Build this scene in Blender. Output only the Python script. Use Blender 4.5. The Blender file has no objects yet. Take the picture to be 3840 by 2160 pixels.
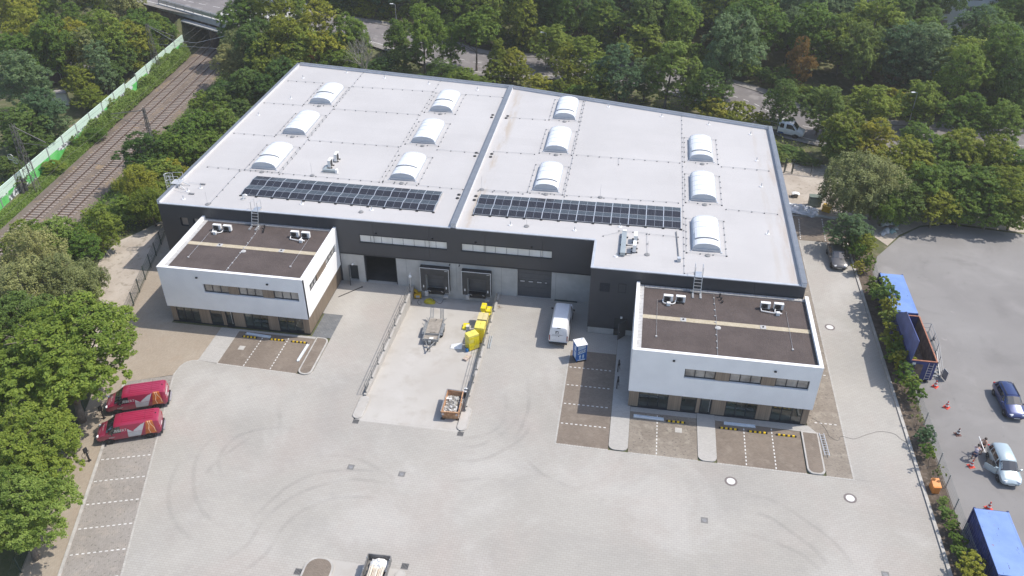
import bpy, bmesh, math, random
from math import sin, cos, pi, radians, sqrt, atan2, hypot
from mathutils import Vector, Matrix, noise as mnoise
random.seed(7)
scene = bpy.context.scene
COL = scene.collection

# ------------------------------------------------------------------ camera
CX, CY, CZ = 50.1226, -74.0677, 53.1598
YAW, PIT, ROL, FPX = -0.1526, -0.6080, 0.0049, 3196.26
_f = Vector((sin(YAW) * cos(PIT), cos(YAW) * cos(PIT), sin(PIT)))
_r = Vector((cos(YAW), -sin(YAW), 0))
_u = _r.cross(_f)
RT = cos(ROL) * _r + sin(ROL) * _u
UP = -sin(ROL) * _r + cos(ROL) * _u
cam_d = bpy.data.cameras.new('camera')
cam_d.sensor_width = 36.0
cam_d.lens = FPX / 3840 * 36.0
cam_d.clip_end = 3000
cam = bpy.data.objects.new('camera', cam_d)
cam.matrix_world = Matrix(((RT.x, UP.x, -_f.x, CX), (RT.y, UP.y, -_f.y, CY), (RT.z, UP.z, -_f.z, CZ), (0, 0, 0, 1)))
COL.objects.link(cam)
scene.camera = cam

# ------------------------------------------------------------------ light
SUN_EL, SUN_AZ = radians(56.2), radians(18.0)      # azimuth measured from +x towards +y
sdir = Vector((cos(SUN_AZ) * cos(SUN_EL), sin(SUN_AZ) * cos(SUN_EL), sin(SUN_EL)))
world = bpy.data.worlds.new('World')
scene.world = world
world.use_nodes = True
wn = world.node_tree.nodes
wl = world.node_tree.links
wn.clear()
sky = wn.new('ShaderNodeTexSky')
sky.sky_type = 'NISHITA'
sky.sun_disc = False
sky.sun_elevation = SUN_EL
sky.sun_rotation = pi / 2 - SUN_AZ
sky.air_density = 1.0
sky.dust_density = 1.5
sky.ozone_density = 1.0
bg = wn.new('ShaderNodeBackground')
bg.inputs['Strength'].default_value = 0.15
wo = wn.new('ShaderNodeOutputWorld')
wl.new(sky.outputs[0], bg.inputs[0])
wl.new(bg.outputs[0], wo.inputs[0])
sun_d = bpy.data.lights.new('sun', 'SUN')
sun_d.energy = 3.25
sun_d.angle = radians(0.53)
sun_d.color = (1.0, 0.945, 0.86)
sun = bpy.data.objects.new('sun', sun_d)
sun.rotation_euler = sdir.to_track_quat('Z', 'Y').to_euler()
sun.location = (80, 20, 90)
COL.objects.link(sun)
scene.view_settings.view_transform = 'Standard'
scene.view_settings.look = 'None'
scene.view_settings.gamma = 1.0
scene.view_settings.exposure = 0.55
scene.render.engine = 'CYCLES'
scene.cycles.max_bounces = 6
scene.cycles.transparent_max_bounces = 8
scene.cycles.use_denoising = True

# ------------------------------------------------------------------ photo pixel -> place
def _ray(px, py):
    return RT * ((px - 1920) / FPX) + UP * (-(py - 1080) / FPX) + _f
def G(px, py, z=0.0):
    """point on the level z seen at full-size photo pixel px,py"""
    w = _ray(px, py); t = (z - CZ) / w.z
    return Vector((CX + w.x * t, CY + w.y * t, z))
def FY(px, py, y):
    w = _ray(px, py); t = (y - CY) / w.y
    return Vector((CX + w.x * t, y, CZ + w.z * t))
def FX(px, py, x):
    w = _ray(px, py); t = (x - CX) / w.x
    return Vector((x, CY + w.y * t, CZ + w.z * t))
OS = 3840 / 2576
def GO(x, y, z=0.0):
    return G(x * OS, y * OS, z)

# ------------------------------------------------------------------ materials
MATS = {}
def nodes_of(name):
    m = bpy.data.materials.new(name)
    m.use_nodes = True
    nt = m.node_tree
    b = nt.nodes['Principled BSDF']
    return m, nt, nt.nodes, nt.links, b
def rgb(c):
    return (c[0], c[1], c[2], 1.0)
def mixc(nt, fac, a, b, blend='MIX'):
    n = nt.nodes.new('ShaderNodeMix'); n.data_type = 'RGBA'; n.blend_type = blend
    for i, v in ((0, fac), (6, a), (7, b)):
        if hasattr(v, 'node'): nt.links.new(v, n.inputs[i])
        elif i == 0: n.inputs[0].default_value = v
        else: n.inputs[i].default_value = rgb(v)
    return n.outputs[2]
def mathn(nt, op, a, b=None, clamp=False):
    n = nt.nodes.new('ShaderNodeMath'); n.operation = op; n.use_clamp = clamp
    for i, v in ((0, a), (1, b)):
        if v is None: continue
        if hasattr(v, 'node'): nt.links.new(v, n.inputs[i])
        else: n.inputs[i].default_value = v
    return n.outputs[0]
def maprange(nt, v, a, b, c=0.0, d=1.0, smooth=True):
    n = nt.nodes.new('ShaderNodeMapRange')
    n.interpolation_type = 'SMOOTHSTEP' if smooth else 'LINEAR'
    nt.links.new(v, n.inputs[0])
    for i, x in ((1, a), (2, b), (3, c), (4, d)): n.inputs[i].default_value = x
    return n.outputs[0]
def coords(nt, which='Object', scale=(1, 1, 1), rot=0.0):
    t = nt.nodes.new('ShaderNodeTexCoord')
    mp = nt.nodes.new('ShaderNodeMapping')
    mp.inputs['Scale'].default_value = scale
    mp.inputs['Rotation'].default_value = (0, 0, rot)
    nt.links.new(t.outputs[which], mp.inputs[0])
    return mp.outputs[0]
def noise(nt, vec, scale, detail=4.0, rough=0.55, dist=0.0):
    n = nt.nodes.new('ShaderNodeTexNoise')
    n.inputs['Scale'].default_value = scale
    n.inputs['Detail'].default_value = detail
    n.inputs['Roughness'].default_value = rough
    n.inputs['Distortion'].default_value = dist
    nt.links.new(vec, n.inputs['Vector'])
    return n.outputs['Fac']
def bump(nt, h, b, strength=0.3, dist=0.02):
    n = nt.nodes.new('ShaderNodeBump')
    n.inputs['Strength'].default_value = strength
    n.inputs['Distance'].default_value = dist
    nt.links.new(h, n.inputs['Height'])
    nt.links.new(n.outputs[0], b.inputs['Normal'])
def mat(name, c, rough=0.6, metal=0.0, spec=0.4, vary=0.12, scale=3.0, c2=None, bmp=0.0, coat=0.0, fine=0.0):
    """plain painted / cast surface: base colour, broad tonal drift, fine grain"""
    if name in MATS: return MATS[name]
    m, nt, N, L, b = nodes_of(name)
    b.inputs['Roughness'].default_value = rough
    b.inputs['Metallic'].default_value = metal
    b.inputs['Specular IOR Level'].default_value = spec
    if coat: b.inputs['Coat Weight'].default_value = coat; b.inputs['Coat Roughness'].default_value = 0.06
    v = coords(nt)
    n1 = noise(nt, v, scale)
    dark = tuple(x * (1 - vary) for x in c)
    col = mixc(nt, maprange(nt, n1, 0.3, 0.7), dark, c2 or tuple(min(1, x * (1 + vary * 0.6)) for x in c))
    if fine:
        n2 = noise(nt, v, scale * 14, 2.0)
        col = mixc(nt, maprange(nt, n2, 0.35, 0.75, 0, fine), col, tuple(x * 0.55 for x in c))
    L.new(col, b.inputs['Base Color'])
    if bmp: bump(nt, noise(nt, v, scale * 12, 3.0), b, bmp)
    MATS[name] = m
    return m

# ------------------------------------------------------------------ mesh builder
ORG = {}
class MB:
    def __init__(s, M=None):
        s.v = []; s.f = []; s.M = M or Matrix.Identity(4)
    def p(s, x, y=None, z=None):
        if y is None: x, y, z = x
        s.v.append(tuple(s.M @ Vector((x, y, z)))); return len(s.v) - 1
    def face(s, *pts):
        s.f.append(tuple(s.p(q) for q in pts)); return s
    def box(s, x0, x1, y0, y1, z0, z1):
        a = [s.p(x, y, z) for z in (z0, z1) for x, y in ((x0, y0), (x1, y0), (x1, y1), (x0, y1))]
        for q in ((3, 2, 1, 0), (4, 5, 6, 7), (0, 1, 5, 4), (1, 2, 6, 5), (2, 3, 7, 6), (3, 0, 4, 7)):
            s.f.append(tuple(a[i] for i in q))
        return s
    def obox(s, c, size, rz=0.0, ry=0.0, rx=0.0):
        M0 = s.M
        s.M = M0 @ Matrix.Translation(c) @ Matrix.Rotation(rz, 4, 'Z') @ Matrix.Rotation(ry, 4, 'Y') @ Matrix.Rotation(rx, 4, 'X')
        a, b, h = size[0] / 2, size[1] / 2, size[2] / 2
        s.box(-a, a, -b, b, -h, h); s.M = M0
        return s
    def bar(s, p0, p1, w, h=None):
        """square bar between two points"""
        p0 = Vector(p0); p1 = Vector(p1); d = p1 - p0; h = h or w
        if d.length < 1e-6: return s
        z = d.normalized(); x = z.cross(Vector((0, 0, 1)))
        if x.length < 1e-4: x = Vector((1, 0, 0))
        x.normalize(); y = z.cross(x)
        a = [s.p(q + x * sx * w / 2 + y * sy * h / 2) for q in (p0, p1) for sx, sy in ((-1, -1), (1, -1), (1, 1), (-1, 1))]
        for q in ((3, 2, 1, 0), (4, 5, 6, 7), (0, 1, 5, 4), (1, 2, 6, 5), (2, 3, 7, 6), (3, 0, 4, 7)):
            s.f.append(tuple(a[i] for i in q))
        return s
    def tube(s, p0, p1, r0, r1=None, n=8, cap=True):
        p0 = Vector(p0); p1 = Vector(p1); d = p1 - p0; r1 = r0 if r1 is None else r1
        z = d.normalized(); x = z.cross(Vector((0, 0, 1)))
        if x.length < 1e-4: x = Vector((1, 0, 0))
        x.normalize(); y = z.cross(x)
        A = [s.p(p0 + (x * cos(2 * pi * i / n) + y * sin(2 * pi * i / n)) * r0) for i in range(n)]
        B = [s.p(p1 + (x * cos(2 * pi * i / n) + y * sin(2 * pi * i / n)) * r1) for i in range(n)]
        for i in range(n):
            j = (i + 1) % n; s.f.append((A[i], A[j], B[j], B[i]))
        if cap: s.f.append(tuple(A[::-1])); s.f.append(tuple(B))
        return s
    def path(s, pts, r, n=6):
        for a, b in zip(pts[:-1], pts[1:]): s.tube(a, b, r, n=n)
        return s
    def prism(s, pts, z0, z1, bottom=True):
        """poly (x,y) counter-clockwise, extruded"""
        A = [s.p(x, y, z0) for x, y in pts]; B = [s.p(x, y, z1) for x, y in pts]; n = len(pts)
        for i in range(n):
            j = (i + 1) % n; s.f.append((A[i], A[j], B[j], B[i]))
        s.f.append(tuple(B))
        if bottom: s.f.append(tuple(A[::-1]))
        return s
    def sheet(s, pts, z=0.0):
        s.f.append(tuple(s.p(q[0], q[1], q[2] if len(q) > 2 else z) for q in pts)); return s
    def lathe(s, prof, n=16, c=(0, 0, 0)):
        rings = [[s.p(c[0] + r * cos(2 * pi * i / n), c[1] + r * sin(2 * pi * i / n), c[2] + z) for i in range(n)] for r, z in prof]
        for A, B in zip(rings[:-1], rings[1:]):
            for i in range(n):
                j = (i + 1) % n; s.f.append((A[i], A[j], B[j], B[i]))
        s.f.append(tuple(rings[0][::-1])); s.f.append(tuple(rings[-1]))
        return s
    def build(s, name, m, parent=None, smooth=None, bevel=0.0, local=False, **props):
        me = bpy.data.meshes.new(name)
        o = None
        org = Vector((0, 0, 0))
        if parent is not None and not local: org = ORG.get(parent, org)
        me.from_pydata([(a - org.x, b - org.y, c - org.z) for a, b, c in s.v], [], s.f)
        me.materials.append(m)
        if smooth is not None:
            me.polygons.foreach_set('use_smooth', [True] * len(me.polygons))
            me.set_sharp_from_angle(angle=radians(smooth))
        me.update()
        o = bpy.data.objects.new(name, me)
        COL.objects.link(o)
        if parent is not None: o.parent = parent; ORG[o] = org
        else: ORG[o] = org
        if bevel:
            bv = o.modifiers.new('bevel', 'BEVEL'); bv.width = bevel; bv.segments = 2; bv.limit_method = 'ANGLE'
        for k, v in props.items(): o[k] = v
        return o
def thing(name, label, cat, loc=(0, 0, 0), rz=0.0, group=None):
    o = bpy.data.objects.new(name, None)
    o.empty_display_size = 0.3
    COL.objects.link(o)
    o.location = loc; o.rotation_euler = (0, 0, rz)
    ORG[o] = Vector(loc)
    tag(o, label, cat, group)
    return o
def tag(o, label, cat, group=None):
    o['label'] = label; o['category'] = cat
    if group: o['group'] = group
    return o
def struct(o):
    o['kind'] = 'structure'; return o
def copy_tree(o, parent=None):
    c = o.copy(); COL.objects.link(c)
    if parent is not None: c.parent = parent
    for ch in list(o.children): copy_tree(ch, c)
    return c
def rot2(x, y, a):
    return x * cos(a) - y * sin(a), x * sin(a) + y * cos(a)
def rrect(x0, x1, y0, y1, r, n=6, corners=(1, 1, 1, 1)):
    """rounded rectangle, ccw from lower left; corners = ll, lr, ur, ul"""
    out = []
    for (cx, cy, a0), on in zip(((x0, y0, pi), (x1, y0, 1.5 * pi), (x1, y1, 0), (x0, y1, pi / 2)), corners):
        if not on: out.append((cx, cy)); continue
        ox = cx + (r if cx == x0 else -r); oy = cy + (r if cy == y0 else -r)
        for i in range(n + 1):
            a = a0 + (pi / 2) * i / n
            out.append((ox + r * cos(a), oy + r * sin(a)))
    return out
_TXT = {}
def text_mesh(s, size=1.0, ext=0.0):
    k = (s, size)
    if k in _TXT: return _TXT[k]
    cu = bpy.data.curves.new('t', 'FONT'); cu.body = s; cu.size = size; cu.resolution_u = 2
    cu.align_x = 'CENTER'; cu.align_y = 'CENTER'
    ob = bpy.data.objects.new('t', cu); COL.objects.link(ob)
    dg = bpy.context.evaluated_depsgraph_get()
    me = bpy.data.meshes.new_from_object(ob.evaluated_get(dg))
    bpy.data.objects.remove(ob); bpy.data.curves.remove(cu)
    _TXT[k] = [tuple(v.co) for v in me.vertices], [tuple(p.vertices) for p in me.polygons]
    return _TXT[k]
def add_text(mb, s, size, M):
    v, f = text_mesh(s, size)
    base = len(mb.v)
    for q in v: mb.v.append(tuple(mb.M @ M @ Vector(q)))
    for q in f: mb.f.append(tuple(base + i for i in q))
    return mb
# ================================================================== SETTING
def ground_material(name, cols, s1=0.25, s2=2.2, speck=None, speck_scale=9.0, speck_amt=0.5, brick=None, rough=0.9, patches=None, bmp=0.25, jlight=False, bmix=0.3):
    m, nt, N, L, b = nodes_of(name)
    b.inputs['Roughness'].default_value = rough
    b.inputs['Specular IOR Level'].default_value = 0.2
    v = coords(nt)
    col = mixc(nt, maprange(nt, noise(nt, v, s1, 5), 0.3, 0.7), cols[0], cols[1])
    if len(cols) > 2:
        col = mixc(nt, maprange(nt, noise(nt, v, s2, 4), 0.5, 0.72), col, cols[2])
    if patches:
        for k, (c, sc, a0, a1, amt) in enumerate(patches):
            vv = coords(nt, scale=(1, 1, 1), rot=0.4 * k)
            col = mixc(nt, maprange(nt, noise(nt, vv, sc, 4, 0.6, 0.6), a0, a1, 0, amt), col, c)
    h = None
    if brick:
        bw, bh, mortar, dark, rz = brick
        br = nt.nodes.new('ShaderNodeTexBrick')
        br.inputs['Scale'].default_value = 1.0
        br.inputs['Brick Width'].default_value = bw; br.inputs['Row Height'].default_value = bh
        br.inputs['Mortar Size'].default_value = mortar; br.inputs['Mortar Smooth'].default_value = 0.3
        br.inputs['Bias'].default_value = 0.0
        br.inputs['Color1'].default_value = (0, 0, 0, 1); br.inputs['Color2'].default_value = (1, 1, 1, 1); br.inputs['Mortar'].default_value = (0.5, 0.5, 0.5, 1)
        L.new(coords(nt, rot=rz), br.inputs['Vector'])
        # every stone a little lighter or darker than the next, dark joints
        col = mixc(nt, bmix, col, mixc(nt, br.outputs['Color'], tuple(x * 0.78 for x in cols[0]), tuple(min(1, x * 1.15) for x in cols[1])))
        col = mixc(nt, mathn(nt, 'MULTIPLY', br.outputs['Fac'], dark), col, tuple(x * (1.25 if jlight else 0.4) for x in cols[0]))
    if speck:
        col = mixc(nt, maprange(nt, noise(nt, v, speck_scale, 3, 0.7), 0.56, 0.68, 0, speck_amt), col, speck)
    L.new(col, b.inputs['Base Color'])
    if bmp: bump(nt, noise(nt, v, 18, 3), b, bmp, 0.03)
    MATS[name] = m
    return m
M_SOIL = ground_material('soil and undergrowth', [(0.07, 0.08, 0.035), (0.115, 0.12, 0.055), (0.17, 0.145, 0.095)], 0.2, 0.7, speck=(0.03, 0.06, 0.012), speck_scale=3.0)
M_DIRT = ground_material('raw sandy earth', [(0.35, 0.30, 0.25), (0.44, 0.39, 0.335), (0.26, 0.225, 0.18)], 0.35, 1.4, speck=(0.5, 0.46, 0.4), speck_scale=6, speck_amt=0.5, bmp=0.8)
M_PAVE = ground_material('pale grey paving stones', [(0.325, 0.307, 0.277), (0.385, 0.365, 0.333), (0.36, 0.332, 0.30)], 0.07, 0.2, brick=(0.4, 0.2, 0.016, 0.3, 0.0), bmix=0.12,
    patches=[((0.37, 0.318, 0.288), 0.10, 0.48, 0.70, 0.45), ((0.265, 0.256, 0.242), 0.085, 0.48, 0.70, 0.4), ((0.45, 0.432, 0.405), 0.12, 0.50, 0.70, 0.5), ((0.27, 0.262, 0.258), 0.7, 0.58, 0.8, 0.3), ((0.31, 0.295, 0.28), 3.0, 0.62, 0.8, 0.18)], bmp=0.1)
M_WALK = ground_material('small grey walkway stones', [(0.385, 0.368, 0.342), (0.43, 0.41, 0.385), (0.39, 0.372, 0.345)], 0.2, 0.8, brick=(0.2, 0.1, 0.012, 0.4, 0.0), bmp=0.1)
M_PATCH = ground_material('dark grey paving stones', [(0.13, 0.135, 0.14), (0.17, 0.175, 0.18), (0.21, 0.21, 0.21)], 0.6, 1.6, brick=(0.3, 0.2, 0.02, 0.4, 0.0))
M_BAY = ground_material('brown parking stones', [(0.175, 0.143, 0.116), (0.225, 0.185, 0.15), (0.26, 0.22, 0.18)], 0.3, 1.1, brick=(0.2, 0.1, 0.012, 0.4, 0.0), speck=(0.105, 0.095, 0.08), speck_scale=2.6, speck_amt=0.35)
M_BAYD = ground_material('gravelly brown parking stones', [(0.195, 0.165, 0.135), (0.275, 0.24, 0.20), (0.33, 0.295, 0.245)], 0.35, 1.2, brick=(0.2, 0.1, 0.012, 0.3, 0.0), speck=(0.085, 0.08, 0.07), speck_scale=4.5, speck_amt=0.85)
M_BAYL = ground_material('grey brown parking stones', [(0.26, 0.235, 0.21), (0.31, 0.285, 0.26), (0.35, 0.31, 0.27)], 0.3, 0.9, brick=(0.2, 0.1, 0.012, 0.4, -1.26), speck=(0.11, 0.105, 0.085), speck_scale=4.5, speck_amt=0.8)
M_SAND = ground_material('fawn paving dusted with sand', [(0.30, 0.25, 0.195), (0.345, 0.295, 0.235), (0.315, 0.255, 0.195)], 0.25, 0.8, brick=(0.2, 0.1, 0.012, 0.25, -1.3))
M_ASPH = ground_material('worn grey asphalt', [(0.20, 0.19, 0.184), (0.24, 0.23, 0.222), (0.22, 0.21, 0.202)], 0.1, 0.4,
    patches=[((0.30, 0.285, 0.275), 0.16, 0.52, 0.74, 0.55), ((0.15, 0.142, 0.138), 0.2, 0.5, 0.76, 0.45), ((0.12, 0.115, 0.115), 2.2, 0.64, 0.74, 0.4), ((0.36, 0.34, 0.32), 1.3, 0.66, 0.8, 0.5)], bmp=0.15)
M_ROAD = ground_material('road asphalt', [(0.15, 0.14, 0.14), (0.20, 0.185, 0.185), (0.24, 0.225, 0.22)], 0.12, 0.5, patches=[((0.26, 0.24, 0.235), 0.2, 0.5, 0.7, 0.5)])
M_RAMP = ground_material('pale concrete', [(0.385, 0.363, 0.335), (0.43, 0.41, 0.382), (0.375, 0.35, 0.318)], 0.18, 0.7,
    patches=[((0.375, 0.343, 0.312), 0.35, 0.52, 0.76, 0.5), ((0.48, 0.46, 0.44), 0.25, 0.56, 0.76, 0.45), ((0.345, 0.32, 0.30), 0.6, 0.6, 0.8, 0.5)], bmp=0.1)
M_CONC = mat('concrete wall', (0.42, 0.415, 0.40), 0.85, vary=0.12, scale=0.9, fine=0.12)
M_KERB = mat('kerb stone', (0.42, 0.40, 0.37), 0.85, vary=0.15, scale=2.0, fine=0.2)
M_WHITE = mat('white marking', (0.60, 0.59, 0.57), 0.7, vary=0.15, scale=4.0)
M_BALL = ground_material('track ballast', [(0.13, 0.103, 0.083), (0.18, 0.148, 0.122), (0.155, 0.117, 0.088)], 0.6, 2.5, speck=(0.31, 0.27, 0.26), speck_scale=7.0, speck_amt=0.8, patches=[((0.30, 0.215, 0.12), 0.5, 0.52, 0.68, 0.5)], bmp=0.9)
M_GRAVEL = ground_material('yellow gravel', [(0.40, 0.345, 0.25), (0.46, 0.405, 0.31), (0.35, 0.295, 0.20)], 2.0, 6.0, speck=(0.3, 0.24, 0.15), speck_scale=14, speck_amt=0.6, bmp=0.6)
M_BED = ground_material('bark mulch bed', [(0.075, 0.058, 0.043), (0.135, 0.105, 0.08), (0.19, 0.15, 0.12)], 0.9, 4.0, speck=(0.045, 0.035, 0.028), speck_scale=8, speck_amt=0.7, bmp=0.9)

# --- road centre line: pixels in the overview give the direction, the road level gives the distance
RZ = [(300, -38, 4.6), (500, 9, 4.6), (720, 48, 4.0), (960, 86, 2.2), (1190, 156, 0.6), (1450, 172, 0.0), (1700, 206, 0), (1870, 250, 0.0), (2070, 328, 0.0), (2560, 366, 0.0)]
RPT = [GO(x, y, z) for x, y, z in RZ]
RPT = [RPT[0] + (RPT[0] - RPT[1]).normalized() * 120] + RPT + [RPT[-1] + Vector((80, -3, 0))]
def smooth_line(P, n=6):
    out = []
    for i in range(len(P) - 1):
        p0 = P[max(i - 1, 0)]; p1 = P[i]; p2 = P[i + 1]; p3 = P[min(i + 2, len(P) - 1)]
        for k in range(n):
            t = k / n
            out.append(0.5 * (2 * p1 + (p2 - p0) * t + (2 * p0 - 5 * p1 + 4 * p2 - p3) * t * t + (3 * p1 - p0 - 3 * p2 + p3) * t ** 3))
    out.append(P[-1]); return out
RLINE = smooth_line(RPT)
def road_at(x, y):
    best = (1e9, 0)
    for p in RLINE:
        d = (p.x - x) ** 2 + (p.y - y) ** 2
        if d < best[0]: best = (d, p.z)
    return sqrt(best[0]), best[1]
def track_x(y, k):
    return (-23.6 - 0.08 * (y - 6)) if k == 0 else (-20.2 - 0.08 * (y - 9.6))
def sstep(a, b, x):
    t = min(1, max(0, (x - a) / (b - a))); return t * t * (3 - 2 * t)
RAILZ = -1.0
def terrain(x, y):
    z = -0.06
    rd, rz = road_at(x, y)
    if rz > 0.02: z = max(z, z + (rz - 0.25 - z) * (1 - sstep(5.5, 15, rd)))
    xc = 0.5 * (track_x(y, 0) + track_x(y, 1))
    d = abs(x - xc)
    k = 1 - sstep(6.3, 8.2, d)
    z = z * (1 - k) + (RAILZ - 0.45) * k
    if x < xc - 8: z = z * 0.5 - 0.25
    return z
xs = sorted(set([-400, -250, -160, -110] + [-80 + 2.5 * i for i in range(65)] + [27.7, 37.45, 0.0, 47.24, 67.3] + [85 + 6 * i for i in range(14)] + [200, 260, 400]))
ys = sorted(set([-200, -120, -80] + [-60 + 4 * i for i in range(10)] + [-21.0, 0.0] + [-18 + 2.5 * i for i in range(50)] + [112 + 8 * i for i in range(14)] + [260, 340, 500, 800]))
g = MB(); idx = {}
def in_hole(x, y):
    return (27.7 < x < 37.45 and -21.0 < y < 0.0) or (0.5 < x < 67 and 2 < y < 28)
for i, x in enumerate(xs):
    for j, y in enumerate(ys): idx[i, j] = g.p(x, y, terrain(x, y))
for i in range(len(xs) - 1):
    for j in range(len(ys) - 1):
        if in_hole((xs[i] + xs[i + 1]) / 2, (ys[j] + ys[j + 1]) / 2): continue
        g.f.append((idx[i, j], idx[i + 1, j], idx[i + 1, j + 1], idx[i, j + 1]))
struct(g.build('ground', M_SOIL, smooth=40))

# --- paved yard (adjoining sheets, none overlapping)
YL = [(9.0, -18.0), (9.06, -16.7), (9.3, -16.1), (9.75, -15.75), (10.4, -15.6)]
yard = MB()
yard.sheet([(22.4, -60), (76, -60), (76, -21.45), (37.45, -21.2), (27.7, -21.2), (10.05, -21.2)])
yard.sheet([(10.05, -21.2), (27.7, -21.2), (27.7, -0.02), (19.7, -0.02), (19.7, -6.3), (21.9, -6.3), (21.9, -15.4), (21.4, -16.0), (12.3, -15.75)] + YL[::-1])
yard.sheet([(37.45, -21.2), (45.9, -21.26), (45.9, -8.25), (50.4, -8.25), (50.4, -5.12), (47.24, -5.12), (47.24, -0.02), (37.45, -0.02)])
yard.sheet([(70.75, -21.43), (76, -21.45), (76, 16.8), (70.75, 16.8)])
yard = struct(yard.build('paved_yard', M_PAVE))
struct(MB().sheet([(19.9, -10.25), (21.9, -10.25), (21.9, -6.3), (19.9, -6.3)]).build('dark_paving', M_PATCH))
struct(MB().sheet([(12.32, -15.72), (20.45, -15.98), (20.45, -10.6), (12.32, -10.6)]).build('parking_bay', M_BAY))
bay_r = struct(MB().sheet([(45.92, -21.24), (50.4, -21.28), (50.4, -8.27), (45.92, -8.27)]).build('parking_bay', M_BAY))
struct(MB().sheet([(52.1, -21.29), (58.0, -21.33), (58.0, -16.15), (52.1, -16.15)]).build('parking_bay', M_BAYD))
struct(MB().sheet([(59.62, -21.34), (66.95, -21.4), (66.95, -16.4), (59.62, -16.15)]).build('parking_bay', M_BAY))
struct(MB().sheet([(68.55, -21.42), (70.73, -21.43), (70.73, 16.8), (67.35, 16.8), (67.35, -5.1), (67.7, -5.1), (67.7, -16.05), (68.55, -16.3)]).build('gravel_strip', M_BAYD))
struct(MB().sheet([(67.4, 16.82), (77.0, 16.82), (77.0, 23.0), (67.4, 22.4)]).build('parking_bay', M_BAY))
struct(MB().sheet([(4.9, -19.7), (17.7, -60), (22.36, -60), (9.0, -18.05)]).build('parking_bay', M_BAYL))
struct(MB().sheet([(-4.6, 6.6), (-3.6, 3.4), (0.1, -10.9), (1.9, -18.5), (14.2, -60), (17.6, -60), (4.86, -19.75), (8.95, -18.0)] + [(x - 0.05, y) for x, y in YL[1:4]] + [(10.38, -15.6), (10.38, -10.3), (4.9, -10.3), (4.9, -0.02), (0.02, -0.02), (0.02, 6.6)]).build('sandy_paving', M_SAND))
struct(MB().sheet([(10.4, -15.6), (12.3, -15.72), (12.3, -10.3), (10.4, -10.3)], 0.012).build('walkway', M_WALK))
struct(MB().sheet([(12.3, -10.6), (20.4, -10.6), (20.4, -10.28), (12.3, -10.28)], 0.012).build('walkway', M_WALK))
def rounded_walk(x0, x1, y0, y1, m, h):
    return MB().prism(rrect(x0, x1, y0, y1, 0.55, corners=(1, 1, 0, 0)), -0.05, h).build('walkway', m)
struct(rounded_walk(50.42, 52.08, -21.2, -5.12, M_WALK, 0.06))
struct(rounded_walk(58.02, 59.6, -21.3, -15.5, M_WALK, 0.06))
struct(MB().sheet([(52.1, -16.14), (58.0, -16.14), (58.0, -15.5), (52.1, -15.5)], 0.004).build('walkway', M_WALK))
struct(MB().sheet([(59.62, -16.14), (68.5, -16.4), (67.75, -15.5), (59.62, -15.5)], 0.004).build('walkway', M_WALK))
# kerbs: a line of kerb stones, each a piece of its own near the camera
def kerb_line(name, pts, w, h, seg=1.0, parent=None, m=None):
    m = m or M_KERB
    root = struct(MB().bar(Vector((pts[0][0], pts[0][1], 0.0)), Vector((pts[1][0], pts[1][1], 0.0)), w * 0.8, 0.05).build(name, m)) if parent is None else parent
    for a, b in zip(pts[:-1], pts[1:]):
        L = hypot(b[0] - a[0], b[1] - a[1]); n = max(1, round(L / seg))
        for i in range(n):
            t0 = (i + 0.006) / n; t1 = (i + 0.994) / n
            p = Vector((a[0] + (b[0] - a[0]) * t0, a[1] + (b[1] - a[1]) * t0, h / 2 - 0.03 + random.uniform(-0.004, 0.004)))
            q = Vector((a[0] + (b[0] - a[0]) * t1, a[1] + (b[1] - a[1]) * t1, h / 2 - 0.03 + random.uniform(-0.004, 0.004)))
            MB().bar(p, q, w, h + 0.06).build('kerb_stone', m, root)
    return root
kerb_line('kerb', [(4.95, -19.6), (17.6, -60)], 0.22, 0.08, 1.0)
kerb_line('kerb', [(76.15, -60), (76.15, 17.5)], 0.26, 0.12, 1.0)
kerb_line('kerb', [(67.35, 22.45), (77.0, 23.05)], 0.2, 0.1, 1.2)
def edge_strip(pts, w=0.14):
    mb = MB()
    for a, b in zip(pts[:-1], pts[1:]):
        L = hypot(b[0] - a[0], b[1] - a[1]); n = max(1, int(L / 0.22)); dx, dy = (b[0] - a[0]) / L, (b[1] - a[1]) / L
        for i in range(n):
            c = (i + 0.5) * L / n
            mb.obox((a[0] + dx * c, a[1] + dy * c, 0.0), (L / n - 0.03, w, 0.022 + random.uniform(0, 0.006)), atan2(dy, dx))
    return mb.build('edging_stones', M_KERB, yard, kind='stuff')
edge_strip([(45.85, -8.3), (45.85, -21.25), (50.4, -21.3)])
edge_strip([(52.1, -21.33), (58.0, -21.37)]); edge_strip([(59.6, -21.38), (67.0, -21.44)]); edge_strip([(68.5, -21.46), (70.72, -21.47), (70.72, 16.8)])
edge_strip([(12.3, -15.76), (20.4, -16.02)]); edge_strip(YL); edge_strip([(9.02, -18.0), (22.4, -60)]); edge_strip([(10.38, -15.6), (10.38, -10.3)]); edge_strip([(12.3, -15.7), (12.3, -10.3)])
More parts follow.
